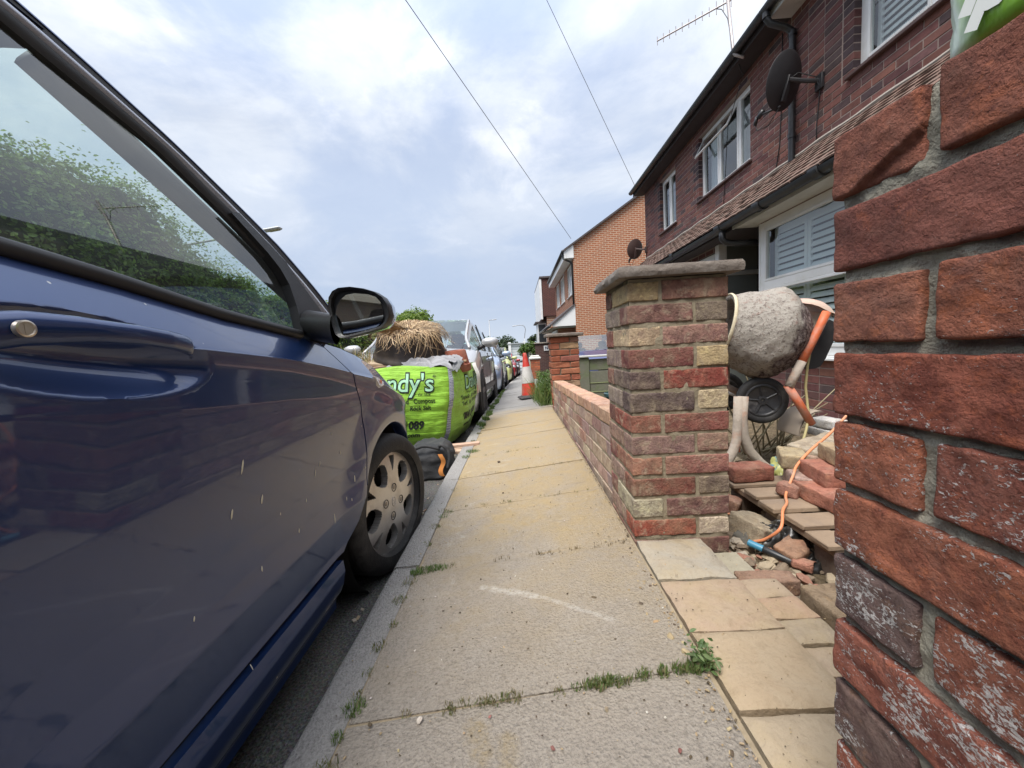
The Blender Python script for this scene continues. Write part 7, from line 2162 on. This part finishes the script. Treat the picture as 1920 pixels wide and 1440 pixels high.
    mb = MB(); mb.grid([[Pt(-.012 + .10 * (abs(t) ** 3), t * (hw - .30), z) for t in np.linspace(-1, 1, 12)] for z in (.46, .56)]); mb.grid([[Pt(-.008 + .10 * (abs(t) ** 3), t * (hw - .22), z) for t in np.linspace(-1, 1, 12)] for z in (.24, .36)]); mb.build('grille', MTRIM, c)
    for sg in (-1, 1):
        mb = MB(); mb.cbox(.44, .14, .55, Matrix.Translation(Pt(ws[1] + .55, sg * .36, .86)) @ Matrix.Rotation(R_(-12), 4, 'X'), .05)
        s_ = mb.build('seat', MSEAT, c); mb = MB(); mb.cbox(.24, .09, .18, Matrix.Translation(Pt(ws[1] + .62, sg * .36, 1.22)), .04); mb.build('headrest', MSEAT, s_)
    mb = MB(); mb.add([Pt(ws[0] + .02, -hw + .2, .5), Pt(ws[0] + .02, hw - .2, .5), Pt(ws[0] + .05, hw - .2, hood - .06), Pt(ws[0] + .05, -hw + .2, hood - .06), Pt(ws[0] + .5, hw - .2, hood - .06), Pt(ws[0] + .5, -hw + .2, hood - .06)], [(0, 1, 2, 3), (3, 2, 4, 5)]); mb.build('dashboard', MSEAT, c)
    return c
def carpaint(name, col, dust=.08): return paint(name, col, tuple(min(1, x * 1.6 + .03) for x in col), .35, .35, dust=0)
make_car('silver hatchback parked facing the camera behind the lime green bag', -.50, 4.30, carpaint('silver_paint', (.40, .40, .40)), L=4.0, W=1.74, H=1.50, hood=.98, belt=(.97, 1.03), ws=(.85, 1.62), roof_end=3.5, wheel_r=.33, wb=(.80, .66), rubber=True, strip=True, rake=.27)
make_car('pale blue car parked second in the row behind the silver hatchback', -.42, 8.6, carpaint('pale_blue_paint', (.30, .37, .48)), L=4.2, H=1.57, roof_end=3.6, strip=False)
make_car('small yellow green car with a dark headlamp parked third in the row', -.30, 14.9, carpaint('yellow_green_paint', (.47, .50, .20)), L=3.6, W=1.62, H=1.56, hood=1.02, belt=(.95, 1.02), ws=(.75, 1.45), roof_end=3.15, lamp=MDKLENS, lamp_size=(.17, .14), lamp_z=.70)
make_car('red car parked behind the yellow green one', -.16, 20.5, carpaint('red_paint', (.40, .02, .03)), L=4.0)
make_car('dark car parked last in the row along the kerb', .02, 26.0, carpaint('black_paint', (.02, .02, .025)), L=4.2)
make_car('bright blue car standing on a driveway beyond the wooden gate', 3.0, 9.4, carpaint('bright_blue_paint', (.045, .06, .17)), L=3.9, W=1.68, H=1.48, group=None)
# ================================================================== PLANTS, STREET FURNITURE, FAR THINGS
def leaf_mat(name, rough=.5, trans=.35):
    t = NT(name)
    at = t.n('ShaderNodeAttribute', attribute_name='Col').outputs['Color']
    b = t.n('ShaderNodeBsdfPrincipled'); t.set(b.inputs['Base Color'], at); b.inputs['Roughness'].default_value = rough; b.inputs['Specular IOR Level'].default_value = .4
    tr = t.n('ShaderNodeBsdfTranslucent'); t.set(tr.inputs[0], t.mix(1.0, at, (1.25, 1.35, .7), 'MULTIPLY'))
    mx = t.n('ShaderNodeMixShader'); mx.inputs[0].default_value = trans
    t.t.links.new(b.outputs[0], mx.inputs[1]); t.t.links.new(tr.outputs[0], mx.inputs[2]); t.t.links.new(mx.outputs[0], t.out.inputs[0])
    return t.m
MLEAF = leaf_mat('leaf')
MBARK = M('bark', (.10, .075, .055), .95, var=.35, scale=10, bump=.6)
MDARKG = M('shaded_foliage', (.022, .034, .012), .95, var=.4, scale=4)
def leaves(name, centers, normals, sizes, cols, parent, mat=MLEAF, ratio=.62):
    """many leaf-shaped faces (six corners, creased along the midrib)"""
    n = len(centers)
    N = normals / np.maximum(1e-6, np.linalg.norm(normals, axis=1))[:, None]
    up = RNG.normal(size=(n, 3)); U = np.cross(N, up); U /= np.maximum(1e-6, np.linalg.norm(U, axis=1))[:, None]
    W = np.cross(N, U); s = sizes[:, None]
    pts = np.empty((n, 6, 3))
    pts[:, 0] = centers - U * s * .5
    pts[:, 1] = centers - U * s * .12 + W * s * ratio * .5 + N * s * .10
    pts[:, 2] = centers + U * s * .25 + W * s * ratio * .36 + N * s * .08
    pts[:, 3] = centers + U * s * .55 - N * s * .06
    pts[:, 4] = centers + U * s * .25 - W * s * ratio * .36 + N * s * .08
    pts[:, 5] = centers - U * s * .12 - W * s * ratio * .5 + N * s * .10
    off = np.array(base_loc(parent)) if parent is not None else np.zeros(3)
    me = bpy.data.meshes.new(name)
    me.vertices.add(n * 6); me.vertices.foreach_set('co', (pts.reshape(-1, 3) - off).ravel())
    idx = np.arange(n)[:, None] * 6 + np.array([0, 1, 2, 3, 0, 3, 4, 5])[None]
    me.loops.add(n * 8); me.loops.foreach_set('vertex_index', idx.ravel())
    me.polygons.add(n * 2); me.polygons.foreach_set('loop_start', np.arange(n * 2) * 4); me.polygons.foreach_set('loop_total', np.full(n * 2, 4))
    at = me.attributes.new('Col', 'FLOAT_COLOR', 'FACE')
    c4 = np.ones((n * 2, 4), dtype=np.float32); c4[:, :3] = np.repeat(cols, 2, axis=0); at.data.foreach_set('color', c4.ravel())
    me.update(); me.validate()
    return link(name, me, parent, mat)
def leafcols(n, pal, k=.35):
    p = np.array(pal)[RNG.integers(0, len(pal), n)]
    return np.clip(p * RNG.uniform(1 - k, 1 + k, (n, 1)), 0, 1)
GREENS = [(.125, .195, .038), (.15, .225, .05), (.095, .155, .03), (.185, .25, .065), (.105, .17, .045)]
# tall hedge across the road, several bushes grown together
hd_ = thing('tall_hedge', 'tall thick leafy green hedge across the road seen through the blue car windows', 'hedge', (-8.6, 12, -.4))
def hsurf(y):
    top = interp(y, [(0, 4.3), (8, 4.6), (10.5, 4.1), (13, 3.2), (16, 2.7), (20, 3.0), (24, 2.8), (38, 3.0)]) + .2 * math.sin(y * .9) + .4 * fbm((y * .5, 3, 0))
    return top
C, Nn, S = [], [], []
def emit(y0, y1, dens, sz):
    n = int((y1 - y0) * 5.0 * dens)
    for _ in range(n):
        y = random.uniform(y0, y1); top = hsurf(y); z0 = ROAD + .1 + g(y)
        z = z0 + (top - z0) * random.random() ** .85
        k = (z - z0) / (top - z0)
        b = .55 * fbm((y * .8, z * .8, 2.0)) + .25 * fbm((y * 2.4, z * 2.4, 7))
        x = -8.0 - .9 * max(0, k - .75) * 4 * .6 + b - abs(random.gauss(0, .14))
        C.append((x, y, z)); Nn.append((1 + random.gauss(0, .6), random.gauss(0, .7), .75 + random.gauss(0, .6))); S.append(sz * random.uniform(.7, 1.4))
    # fringe along the top
    for _ in range(int((y1 - y0) * dens * 2.2)):
        y = random.uniform(y0, y1); top = hsurf(y)
        C.append((-8.7 + random.gauss(0, .45), y, top + abs(random.gauss(0, .09)) - .14)); Nn.append((random.gauss(.2, .7), random.gauss(0, .7), 1)); S.append(sz * random.uniform(.5, 1.0))
emit(-4, 3, 60, .13); emit(3, 15, 330, .088); emit(15, 38, 45, .17)
leaves('foliage', np.array(C), np.array(Nn), np.array(S), leafcols(len(C), GREENS), hd_)
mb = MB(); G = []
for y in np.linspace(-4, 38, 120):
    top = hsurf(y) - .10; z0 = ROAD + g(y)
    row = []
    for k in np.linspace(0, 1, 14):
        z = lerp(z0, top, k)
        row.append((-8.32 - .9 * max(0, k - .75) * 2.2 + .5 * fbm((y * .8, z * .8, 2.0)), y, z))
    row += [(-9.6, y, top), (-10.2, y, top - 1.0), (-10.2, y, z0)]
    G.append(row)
mb.grid(G); mb.build('dark_core', MDARKG, hd_, smooth=True)  # added dark core blocks the sky, inner shade put into its colour
def clump(c, R, n, pal, sz, squash=.85, seed=0):
    """leaf positions over a lumpy crown: several lobes, gaps between"""
    c = np.array(c); P, Nm = [], []
    lob = []
    for k in range(14):
        d = RNG.normal(size=3); d /= np.linalg.norm(d); d[2] = abs(d[2]) * .9 - .15
        lob.append((c + d * R * np.array([.62, .62, .62 * squash]), R * RNG.uniform(.30, .48)))
    for _ in range(n):
        q, r = lob[RNG.integers(0, len(lob))]
        d = RNG.normal(size=3); d /= np.linalg.norm(d)
        rr = r * (RNG.random() ** .4) * RNG.uniform(.8, 1.12)
        P.append(q + d * rr * np.array([1, 1, .85])); Nm.append(d + RNG.normal(size=3) * .5 + np.array([0, 0, .5]))
    return np.array(P), np.array(Nm), sz * RNG.uniform(.6, 1.4, n), leafcols(n, pal), lob
def tree(name, label, cat, base, c, R, n, pal, sz, trunk_r=.12, squash=.85):
    t = thing(name, label, cat, tuple(base))
    P, Nm, S_, Cc, lob = clump(c, R, n, pal, sz, squash)
    leaves('crown', P, Nm, S_, Cc, t)
    mb = MB(); b = Vector(base); top = Vector(c)
    mb.tube([b, b.lerp(top, .5) + Vector((.05 * R, 0, 0)), top], [trunk_r, trunk_r * .75, trunk_r * .35], 10)
    for q, r in lob[:7]:
        s = b.lerp(top, random.uniform(.45, .8)); mb.tube([s, s.lerp(Vector(q), .5) + Vector((0, 0, .08 * R)), Vector(q)], [trunk_r * .45, trunk_r * .3, trunk_r * .1], 6)
    mb.build('trunk', MBARK, t, smooth=True)
    return t
BRIGHT = [(.15, .215, .035), (.12, .185, .03), (.18, .24, .05), (.09, .15, .025)]
DARKT = [(.028, .05, .02), (.036, .062, .024), (.022, .04, .018), (.05, .075, .03)]
tree('bright_tree', 'bright yellow green leafy tree rising behind the straw covered tub', 'tree', (-8.2, 31, -1.6), (-8.0, 31, 2.6), 2.25, 5200, BRIGHT, .20)
tree('small_tree', 'small greyish tree just right of the bright one behind the silver car', 'tree', (-6.3, 36, -1.8), (-6.2, 36, 2.2), 1.2, 900, [(.11, .13, .08), (.09, .12, .06)], .2)
tree('hedge_tree', 'leafy tree top showing just left of the car mirror', 'tree', (-8.6, 17.5, -.8), (-8.4, 17.0, 2.55), .95, 1800, BRIGHT, .14)
tree('dark_tree', 'broad dark green tree standing far down the street', 'tree', (-4.0, 70, -3.5), (-3.7, 70, .4), 4.1, 5200, DARKT, .42, .3, squash=.8)
tree('dark_tree', 'smaller dark tree at the left edge of the far broad tree', 'tree', (-7.8, 72, -3.6), (-7.5, 72, -.2), 2.4, 2000, DARKT, .4, .25)
tree('wall_shrub', 'green shrub spilling over the dark garden wall near the cone top', 'shrub', (.75, 20.5, -1.1), (.62, 20.6, .45), .72, 1800, [(.075, .13, .028), (.10, .16, .035), (.055, .095, .02)], .10, .04)
tree('far_tree', 'small dark tree behind the dark wall by the porch canopy', 'tree', (1.9, 40, -2.2), (1.95, 40, 1.3), 1.0, 700, DARKT, .22, .08)
# distant wooded ridge and roofs that close the end of the street
mb = MB(); G = []
for i in range(90):
    x = -60 + 120 * i / 89
    G.append([(x, 150 + 3 * fbm((x * .1, 1, 0)), -12), (x, 150, -6.2 + .6 * fbm((x * .09, 5, 0)) + .35 * fbm((x * .5, 2, 0))), (x, 156, -6.0 + .8 * fbm((x * .15, 8, 0))), (x, 170, -12)])
mb.grid(G); tag(mb.build('far_wood', M('far_wood_green', (.055, .08, .045), .95, var=.4, scale=.4, bump=.5, bscale=1), smooth=True), 'low line of distant trees closing the street', 'trees', kind='stuff')

# ---- white low building at the end of the street
wb_ = thing('white_building', 'low pale building with white posts closing the end of the street', 'building', (-.1, 60, -3))
mb = MB(); mb.box(-1.5, 1.6, 60, 66, -3.4, 1.15); mb.build('wall', M('pale_render', (.52, .54, .55), .8, var=.06, scale=1), wb_)
mb = MB()
for x in (-1.55, .70): mb.box(x, x + .42, 59.7, 59.99, -3.4, 1.45)
mb.build('white_post', MUPVC, wb_)
mb = MB(); mb.box(1.14, 1.45, 59.8, 59.98, -2.4, 1.0); mb.build('dark_door', M('dark_door', (.04, .045, .045), .6), wb_)
mb = MB()
for k in range(9): mb.box(-1.1, .68, 59.94, 59.985, -2.6 + k * .42, -2.6 + k * .42 + .36)
mb.build('cladding', M('pale_boards', (.60, .63, .64), .7, var=.04), wb_)
mb = MB(); mb.box(-1.7, 1.8, 59.6, 66.2, 1.15, 1.28); mb.build('roof', M('grey_roof', (.40, .42, .44), .8), wb_)

# ---- dark garden wall / outbuilding and its number plate
ob_ = thing('brick_outbuilding', 'dark brown brick outbuilding wall beyond the far gate pier', 'outbuilding', (2.1, 21, -1.1))
MOUT = bricktex_mat('outbuilding_brick', (.105, .052, .048), (.08, .042, .042), (.13, .10, .09), axis='Y')
mb = MB(); mb.box(.86, 4.4, 20, 25, -1.2, .78); mb.build('wall', MOUT, ob_)
mb = MB(); mb.box(.80, 4.5, 19.93, 25.1, .783, .84, .008); mb.build('roof_edge', M('weathered_edge', (.33, .29, .25), .8), ob_)
mb = MB(); mb.box(1.30, 1.56, 19.965, 19.985, .40, .66, .005); pn = mb.build('sign_plate', M('white_plate', (.70, .72, .74), .4, var=.03), ob_)
vs, fs = text_mesh('N', .2, .008)
mb = MB(); mb.add([(1.36 + v[0], 19.96, .47 + v[1]) for v in vs], fs); mb.build('sign_letter', M('navy_letter', (.03, .04, .10), .5), pn, fixn=False)
# ---- red brick pillar with white cap
rp_ = thing('brick_pillar', 'short orange red brick pillar with a rounded white cap behind the traffic cone', 'brick pillar', (.55, 13.65, -.55))
RBK = [lo_brick(.215, .1025, .065, .006, .003) for _ in range(2)]
for m_ in RBK: m_.materials.append(MB_FAR)
mb = MB(); mb.box(.40, .71, 13.51, 13.82, -.75, .21); mb.build('mortar', MMORT2, rp_)
for k in range(13):
    z = .21 - .036 - k * .0735; q = k % 2
    for x, y, r in ([(.5025, 13.556, 0), (.664, 13.61, 1)] if q == 0 else [(.6075, 13.556, 0), (.446, 13.61, 1)]) + ([(.446, 13.72, 1)] if q == 0 else [(.664, 13.72, 1)]):
        put('brick', random.choice(RBK), (x, y, z), r * math.pi / 2, rp_, vc(random.choice(((.42, .13, .06), (.38, .12, .06), (.34, .11, .06))), .12))
mb = MB(); mb.box(.35, .76, 13.46, 13.87, .212, .30, .03); mb.box(.40, .71, 13.51, 13.82, .30, .35, .02); mb.build('cap', M('white_cap', (.66, .65, .60), .8, var=.12, scale=6), rp_)
# ---- timber gate with level boards next to the far pier
fn = thing('wooden_gate', 'greenish weathered timber gate of level boards beside the far gate pier', 'gate', (1.4, 5.6, -.2))
MGATE = M('green_grey_timber', (.165, .165, .125), .9, var=.3, scale=7, bump=.5, bscale=30, dirt=(.14, .18, .08), dscale=5)
mb = MB(); mb.box(.80, 1.0, 5.56, 5.66, -.4, .475, .008); mb.build('post', MGATE, fn)
mb = MB(); mb.box(2.5, 2.62, 5.56, 5.66, -.4, .475, .008); mb.build('post', MGATE, fn)
for k, (z0, z1) in enumerate(((.29, .45), (.11, .275), (-.02, .10), (-.14, -.03), (-.28, -.15))):
    mb = MB(); mb.box(1.003, 2.497, 5.58, 5.605, z0, z1, .004); mb.build('board', MGATE, fn)
    mb = MB(); mb.box(1.003, 2.497, 5.572, 5.579, z0 - .012, z0 + .002, .002)
    if k: mb.build('algae_ledge', M('algae_edge', (.24, .27, .14), .9, var=.3, scale=20), fn)
mb = MB(); mb.box(.79, 2.65, 5.53, 5.68, .478, .505, .006); mb.build('top_rail', M('pale_rail', (.50, .50, .47), .7, var=.15, scale=8), fn)
# teal pot behind the wall
mb = MB(); mb.lathe([(.001, 0), (.085, .0), (.105, .17), (.122, .172), (.125, .20), (.113, .205), (.105, .18), (.08, .02), (.001, .02)], Matrix.Translation((.885, 3.55, .015)), 32)
mb.solo('plant_pot', M('teal_glaze', (.035, .085, .085), .22, var=.3, scale=10, coat=.5), 'dark teal glazed plant pot behind the low garden wall', 'plant pot', smooth=True, angle=40)
mb = MB(); mb.box(.76, 1.0, 3.43, 3.67, -.2, .012, .01); mb.solo('paving_block', MCAP, 'stone block standing under the teal plant pot', 'stone')

# ---- traffic cone
CN = (.135, 6.0); cz_ = pav(*CN)
cone = thing('traffic_cone', 'dusty red and white traffic cone standing on the pavement by the weeds', 'traffic cone', (CN[0], CN[1], cz_))
MT_ = Matrix.Translation((CN[0], CN[1], cz_ + .012)) @ Euler((R_(-2), R_(-3.5), R_(12))).to_matrix().to_4x4()
def conr(z): return lerp(.132, .028, z / .69)
MRC = M('cone_red', (.56, .045, .03), .5, var=.12, scale=14, dirt=(.48, .20, .15), dscale=6); MWC = M('cone_white', (.62, .60, .57), .6, var=.1, scale=14, dirt=(.38, .35, .31), dscale=5)
mb = MB(); mb.lathe([(conr(z), z) for z in np.linspace(.03, .69, 20)] + [(.022, .70), (.001, .70)], MT_, 36); mb.build('cone_body', MRC, cone, smooth=True, angle=40)
mb = MB(); mb.lathe([(conr(.235) + .004, .232), (conr(.24) + .005, .24), (conr(.48) + .005, .48), (conr(.485) + .004, .485)], MT_, 36); mb.build('white_sleeve', MWC, cone, smooth=True)
mb = MB(); mb.cbox(.33, .33, .034, MT_ @ Matrix.Translation((0, 0, .012)), .012); mb.lathe([(.15, .025), (.14, .045), (.128, .05)], MT_, 30); mb.build('base', M('cone_base', (.035, .035, .04), .8, var=.3, dirt=(.12, .11, .10)), cone)

# ---- weeds at the foot of the far pier
def blades(mb, x, y, z, n, h, spread, pal, w=.004, lean=.5):
    for _ in range(n):
        a = random.uniform(0, 2 * math.pi); r = spread * math.sqrt(random.random())
        p = Vector((x + r * math.cos(a), y + r * math.sin(a), z)); L = h * random.uniform(.45, 1.15)
        b = random.uniform(0, 2 * math.pi); le = lean * random.random()
        tip = p + Vector((math.cos(b) * L * le, math.sin(b) * L * le, L * (1 - .35 * le)))
        mid_ = p.lerp(tip, .55) + Vector((0, 0, L * .12 * le))
        d = Vector((-math.sin(b + .6), math.cos(b + .6), 0)) * w * random.uniform(.6, 1.3)
        c = random.choice(pal); s = random.uniform(.7, 1.3); mb.col = tuple(min(1, v * s) for v in c)
        mb.add([p - d, p + d, mid_ + d * .8, mid_ - d * .8, tip], [(0, 1, 2, 3), (3, 2, 4)])
GRASS = [(.10, .17, .045), (.08, .145, .035), (.14, .20, .06), (.17, .21, .09)]
wd = thing('weed_clump', 'tall unkempt green weeds growing between the cone and the far gate pier', 'weeds', (.38, 5.1, -.15))
mb = MB()
for k in range(46):
    y = random.uniform(4.72, 5.9); x = random.uniform(.26, .50) if y > 4.85 else random.uniform(.28, .36)
    blades(mb, x, y, pav(x, y), 26, random.uniform(.12, .46), .10, [(.13, .20, .06), (.10, .165, .05), (.19, .25, .085), (.24, .26, .12)], .0035, .95)
mb.build('stems', MLEAF, wd, fixn=False)
n = 2400
yy = RNG.uniform(4.72, 5.9, n); xx = np.where(yy > 4.88, RNG.uniform(.24, .52, n), RNG.uniform(.26, .37, n)); hh = RNG.random(n) ** 1.2 * .46
leaves('leaves', np.stack([xx, yy, -.14 + hh], 1), RNG.normal(size=(n, 3)) + np.array([0, -.4, .8]), RNG.uniform(.018, .05, n), leafcols(n, [(.085, .15, .04), (.065, .12, .03), (.12, .18, .06)]), wd, ratio=.4)
n = 40
leaves('flowers', np.stack([RNG.uniform(.26, .5, n), RNG.uniform(4.75, 5.8, n), RNG.uniform(-.1, .25, n)], 1), RNG.normal(size=(n, 3)), np.full(n, .02), np.full((n, 3), .7), wd, ratio=.9)
mb = MB(); mb.tube([(.44, 5.15, 0), (.455, 5.15, .30), (.44, 5.16, .43)], [.006, .005, .003], 5)
mb.build('tall_stem', M('pale_stem', (.25, .30, .2), .9), wd)
n = 26; t_ = RNG.random(n)
leaves('stem_leaves', np.stack([.45 + RNG.normal(0, .03, n), 5.15 + RNG.normal(0, .03, n), .22 + .24 * t_], 1), RNG.normal(size=(n, 3)) + np.array([0, -.6, .6]), RNG.uniform(.05, .09, n), leafcols(n, [(.24, .30, .20), (.17, .24, .14)]), wd, ratio=.35)

# ---- street lamps
MGALV = M('galvanised_steel', (.36, .37, .38), .5, metal=.5, var=.12, scale=3)
def lamp(label, base, top_z, kind, arm=(0, 0, 0)):
    t = thing('street_lamp', label, 'street lamp', tuple(base)); b = Vector(base)
    mb = MB(); mb.tube([b, (b.x, b.y, b.z + 1.2), (b.x, b.y, b.z + 1.25), (b.x, b.y, top_z)], [.085, .08, .055, .04], 10)
    mb.build('post', MGALV, t, smooth=True)
    p = Vector((b.x, b.y, top_z)); a = Vector(arm)
    mb = MB()
    if kind == 'curve': pp = smooth_path([p - Vector((0, 0, .1)), p + Vector((.10, 0, .55)), p + Vector((.16, 0, .9)), p + Vector((.0, 0, 1.22)), p + Vector((-.35, 0, 1.32)), p + Vector((-.75, 0, 1.30))], 6)
    else: pp = [p, p + a]
    mb.tube(pp, .035, 8); mb.build('arm', MGALV, t, smooth=True)
    e = Vector(pp[-1]); d = (e - Vector(pp[-2])).normalized()
    mb = MB(); Mx = Matrix.Translation(e + d * .18) @ d.to_track_quat('X', 'Z').to_matrix().to_4x4()
    mb.cbox(.52, .20, .07, Mx, .03); mb.build('lantern', M('lantern_grey', (.50, .51, .52), .4, var=.06), t, smooth=True, angle=30)
    mb = MB(); mb.cbox(.30, .15, .015, Mx @ Matrix.Translation((.04, 0, -.04)), .004); mb.build('lens', M('lamp_lens', (.42, .36, .26), .25), t)
lamp('slim straight street lamp in front of the far dark tree', (-2.85, 40, ROAD + g(40)), 3.55, 'arm', (.35, 0, .03))
lamp('street lamp with a curved swan neck far down the pavement', (.66, 40, ROAD + g(40)), 1.55, 'curve')
lamp('modern flat street lamp head showing above the blue car windscreen pillar', (-10.0, 11.3, -.5), 4.10, 'arm', (3.0, 0, .32))
lamp('thin distant lamp post above the small grey tree', (-5.55, 44, ROAD + g(44)), 4.0, 'arm', (-.3, 0, .02))

# ---- houses across the road, behind the hedge and behind the camera (the door mirror and paint show them)
hq_ = thing('house_across', 'brick terrace across the road behind the camera seen in the door mirror', 'house', (-13, -20, -.4))
mb = MB(); mb.box(-25, -19, -44, -9, -.5, 4.4); mb.build('wall', MTERR, hq_)
mb = MB(); mb.prism([(-25.4, -44.2, 4.35), (-22, -44.2, 6.6), (-18.6, -44.2, 4.35)], (0, 35.4, 0)); mb.build('roof', MROOFB, hq_)
mb = MB(); mb.box(-22.5, -21.5, -22.5, -21.5, 6.0, 7.9, .02); mb.build('chimney', MTERR, hq_)
hp_ = thing('house_across', 'plain brick house behind the tall hedge across the road', 'house', (-14, 4, -.4))
mb = MB(); mb.box(-19, -13.5, -6, 10, -.5, 3.4); mb.build('wall', MTERR, hp_)
mb = MB(); mb.prism([(-19.4, -6.3, 3.35), (-16.2, -6.3, 4.6), (-13.1, -6.3, 3.35)], (0, 16.6, 0)); mb.build('roof', MROOFB, hp_)
# ================================================================== SMALL GROWTH AND GRIT ON THE PAVEMENT
mb = MB()
DRY = [(.16, .17, .07), (.20, .17, .09), (.13, .16, .06), (.24, .20, .12)]
for (x, y, n, h, sp_, pal) in ((-.41, .58, 60, .022, .022, DRY), (-.405, .635, 110, .022, .022, DRY), (-.41, .70, 60, .020, .014, GRASS), (-.402, .765, 150, .03, .020, GRASS), (-.41, .80, 40, .02, .014, DRY),
                               (-.41, .86, 40, .018, .018, DRY), (-.41, .94, 60, .020, .02, DRY), (-.40, 1.02, 50, .018, .018, DRY), (-.415, 1.13, 60, .02, .02, DRY), (-.41, 1.22, 70, .022, .02, DRY),
                               (-.40, 1.275, 160, .026, .022, GRASS), (-.37, 1.28, 170, .026, .022, GRASS), (-.34, 1.285, 150, .022, .02, GRASS), (-.31, 1.285, 90, .016, .016, GRASS), (-.28, 1.29, 40, .012, .014, DRY),
                               (-.41, 1.47, 40, .02, .02, DRY), (-.41, 1.62, 80, .022, .02, DRY), (-.39, 1.72, 70, .022, .018, GRASS), (-.375, 1.76, 60, .02, .018, GRASS), (-.41, 1.79, 60, .02, .02, DRY),
                               (-.40, 2.05, 40, .02, .02, DRY), (-.42, 2.7, 90, .03, .03, GRASS), (-.40, 2.85, 160, .035, .035, GRASS), (-.36, 2.83, 70, .03, .03, GRASS), (-.42, 3.2, 90, .03, .03, DRY), (-.41, 3.5, 60, .03, .03, DRY)):
    blades(mb, x, y, pav(x, y) - .003, int(n * .7), h * random.uniform(.45, .85), sp_ * random.uniform(.8, 1.3), pal, .0012, .9)
for k in range(40):
    y = random.uniform(3.7, 9.5); x = -.41 + random.gauss(0, .012)
    blades(mb, x, y, pav(x, y) - .003, 55, random.uniform(.02, .06), .035, GRASS, .003, .7)
for k in range(46):   # along the near cross joint
    t = random.random() ** .8; x = lerp(-.36, .36, t); y = .745 + .035 * (x / .76) + random.gauss(0, .004)
    blades(mb, x, y, pav(x, y) - .003, 18 + int(26 * (t > .6)), random.uniform(.008, .016) * (1.4 if t > .62 else 1), .012, DRY if t < .6 else DRY + GRASS, .0011, .8)
for k in range(26):
    x = random.uniform(-.15, .34); y = 1.285 + random.gauss(0, .004)
    blades(mb, x, y, pav(x, y) - .003, 5, .014, .01, [(.14, .10, .05)], .001, .9)
for jy in (1.79, 2.255, 2.69):
    for k in range(14):
        x = random.uniform(-.4, .34); blades(mb, x, jy + random.gauss(0, .005), pav(x, jy) - .003, 6, .012, .012, DRY, .0012, .9)
o = mb.build('joint_weeds', MLEAF, fixn=False); tag(o, 'grass and moss sprouting in the joints of kerb and paving', 'weeds', kind='stuff')
wdl = thing('weed', 'small leafy green weed in the joint beside the sandstone slabs', 'weed', (.352, .765, -.01))
n = 90
leaves('leaves', np.stack([.352 + RNG.normal(0, .018, n), .765 + RNG.normal(0, .022, n), RNG.uniform(-.005, .035, n)], 1), RNG.normal(size=(n, 3)) * .7 + np.array([0, -.3, 1]), RNG.uniform(.008, .022, n), leafcols(n, [(.10, .16, .06), (.07, .12, .04), (.14, .19, .08)]), wdl, ratio=.45)
mb = MB(); blades(mb, .35, .765, -.012, 60, .035, .02, GRASS, .0014, .9); mb.build('stems', MLEAF, wdl, fixn=False)
# grit, crumbs of mortar and bark on the slabs
mb = MB()
def crumb(x, y, s, col):
    mb.col = vc(col, .2); z = (pav(x, y) if x < .355 else .006) + s * .18
    mb.cbox(s * random.uniform(.9, 1.7), s * random.uniform(.7, 1.1), s * random.uniform(.4, .7), Matrix.Translation((x, y, z)) @ Euler((random.uniform(-.5, .5), random.uniform(-.5, .5), random.uniform(0, 6))).to_matrix().to_4x4(), s * .25, s * .12)
DK, SD_, WH, RD = (.10, .075, .05), (.34, .265, .16), (.52, .48, .42), (.24, .11, .095)
for _ in range(900):
    x, y = random.uniform(-.48, .35), .35 + 2.4 * random.random() ** 1.3
    crumb(x, y, random.choice((.0016, .002, .0028, .004)), random.choice((DK, DK, SD_, SD_, WH)))
for _ in range(230):   # swept against the wall and the slab edge
    y = random.uniform(.55, 1.35); x = .352 - abs(random.gauss(0, .035))
    crumb(x, y, random.choice((.002, .002, .003, .004, .006)), random.choice((DK, SD_, SD_, (.30, .22, .12))))
for (x, y, s, c) in ((-.245, .745 - .03, .011, WH), (-.10, .705, .006, RD), (.13, .69, .008, (.30, .25, .17)), (.235, .60, .009, RD), (.02, .63, .008, RD), (-.21, 1.03, .006, DK), (-.06, 1.0, .005, DK), (.17, 1.02, .009, DK), (.285, .97, .010, DK), (-.12, 1.9, .012, DK), (-.17, 2.45, .022, DK), (.10, 1.05, .006, DK), (-.02, .955, .006, DK), (.19, .86, .006, DK), (-.35, .72, .007, DK), (.33, .80, .011, SD_), (.315, .845, .012, SD_), (.30, .9, .009, (.30, .22, .12))):
    crumb(x, y, s, c)
for _ in range(420):  # crumbs along the wall foot, added as a dark contact line
    y = random.uniform(1.3, 4.5); x = .368 - abs(random.gauss(0, .012)); crumb(x if x < .354 else .353, y, random.choice((.002, .003, .004, .005)), random.choice((DK, (.26, .2, .12), SD_)))
for _ in range(200):
    x, y = random.uniform(.37, .70), random.uniform(.4, 1.25); crumb(x, y, random.choice((.0016, .002, .003)), random.choice((DK, SD_)))
o = mb.build('grit', brick_mat('grit', src='attr', white=.1, dark=.2, bump=.2), fixn=False); tag(o, 'grit, crumbs of mortar and dirt scattered over the paving', 'grit', kind='stuff')
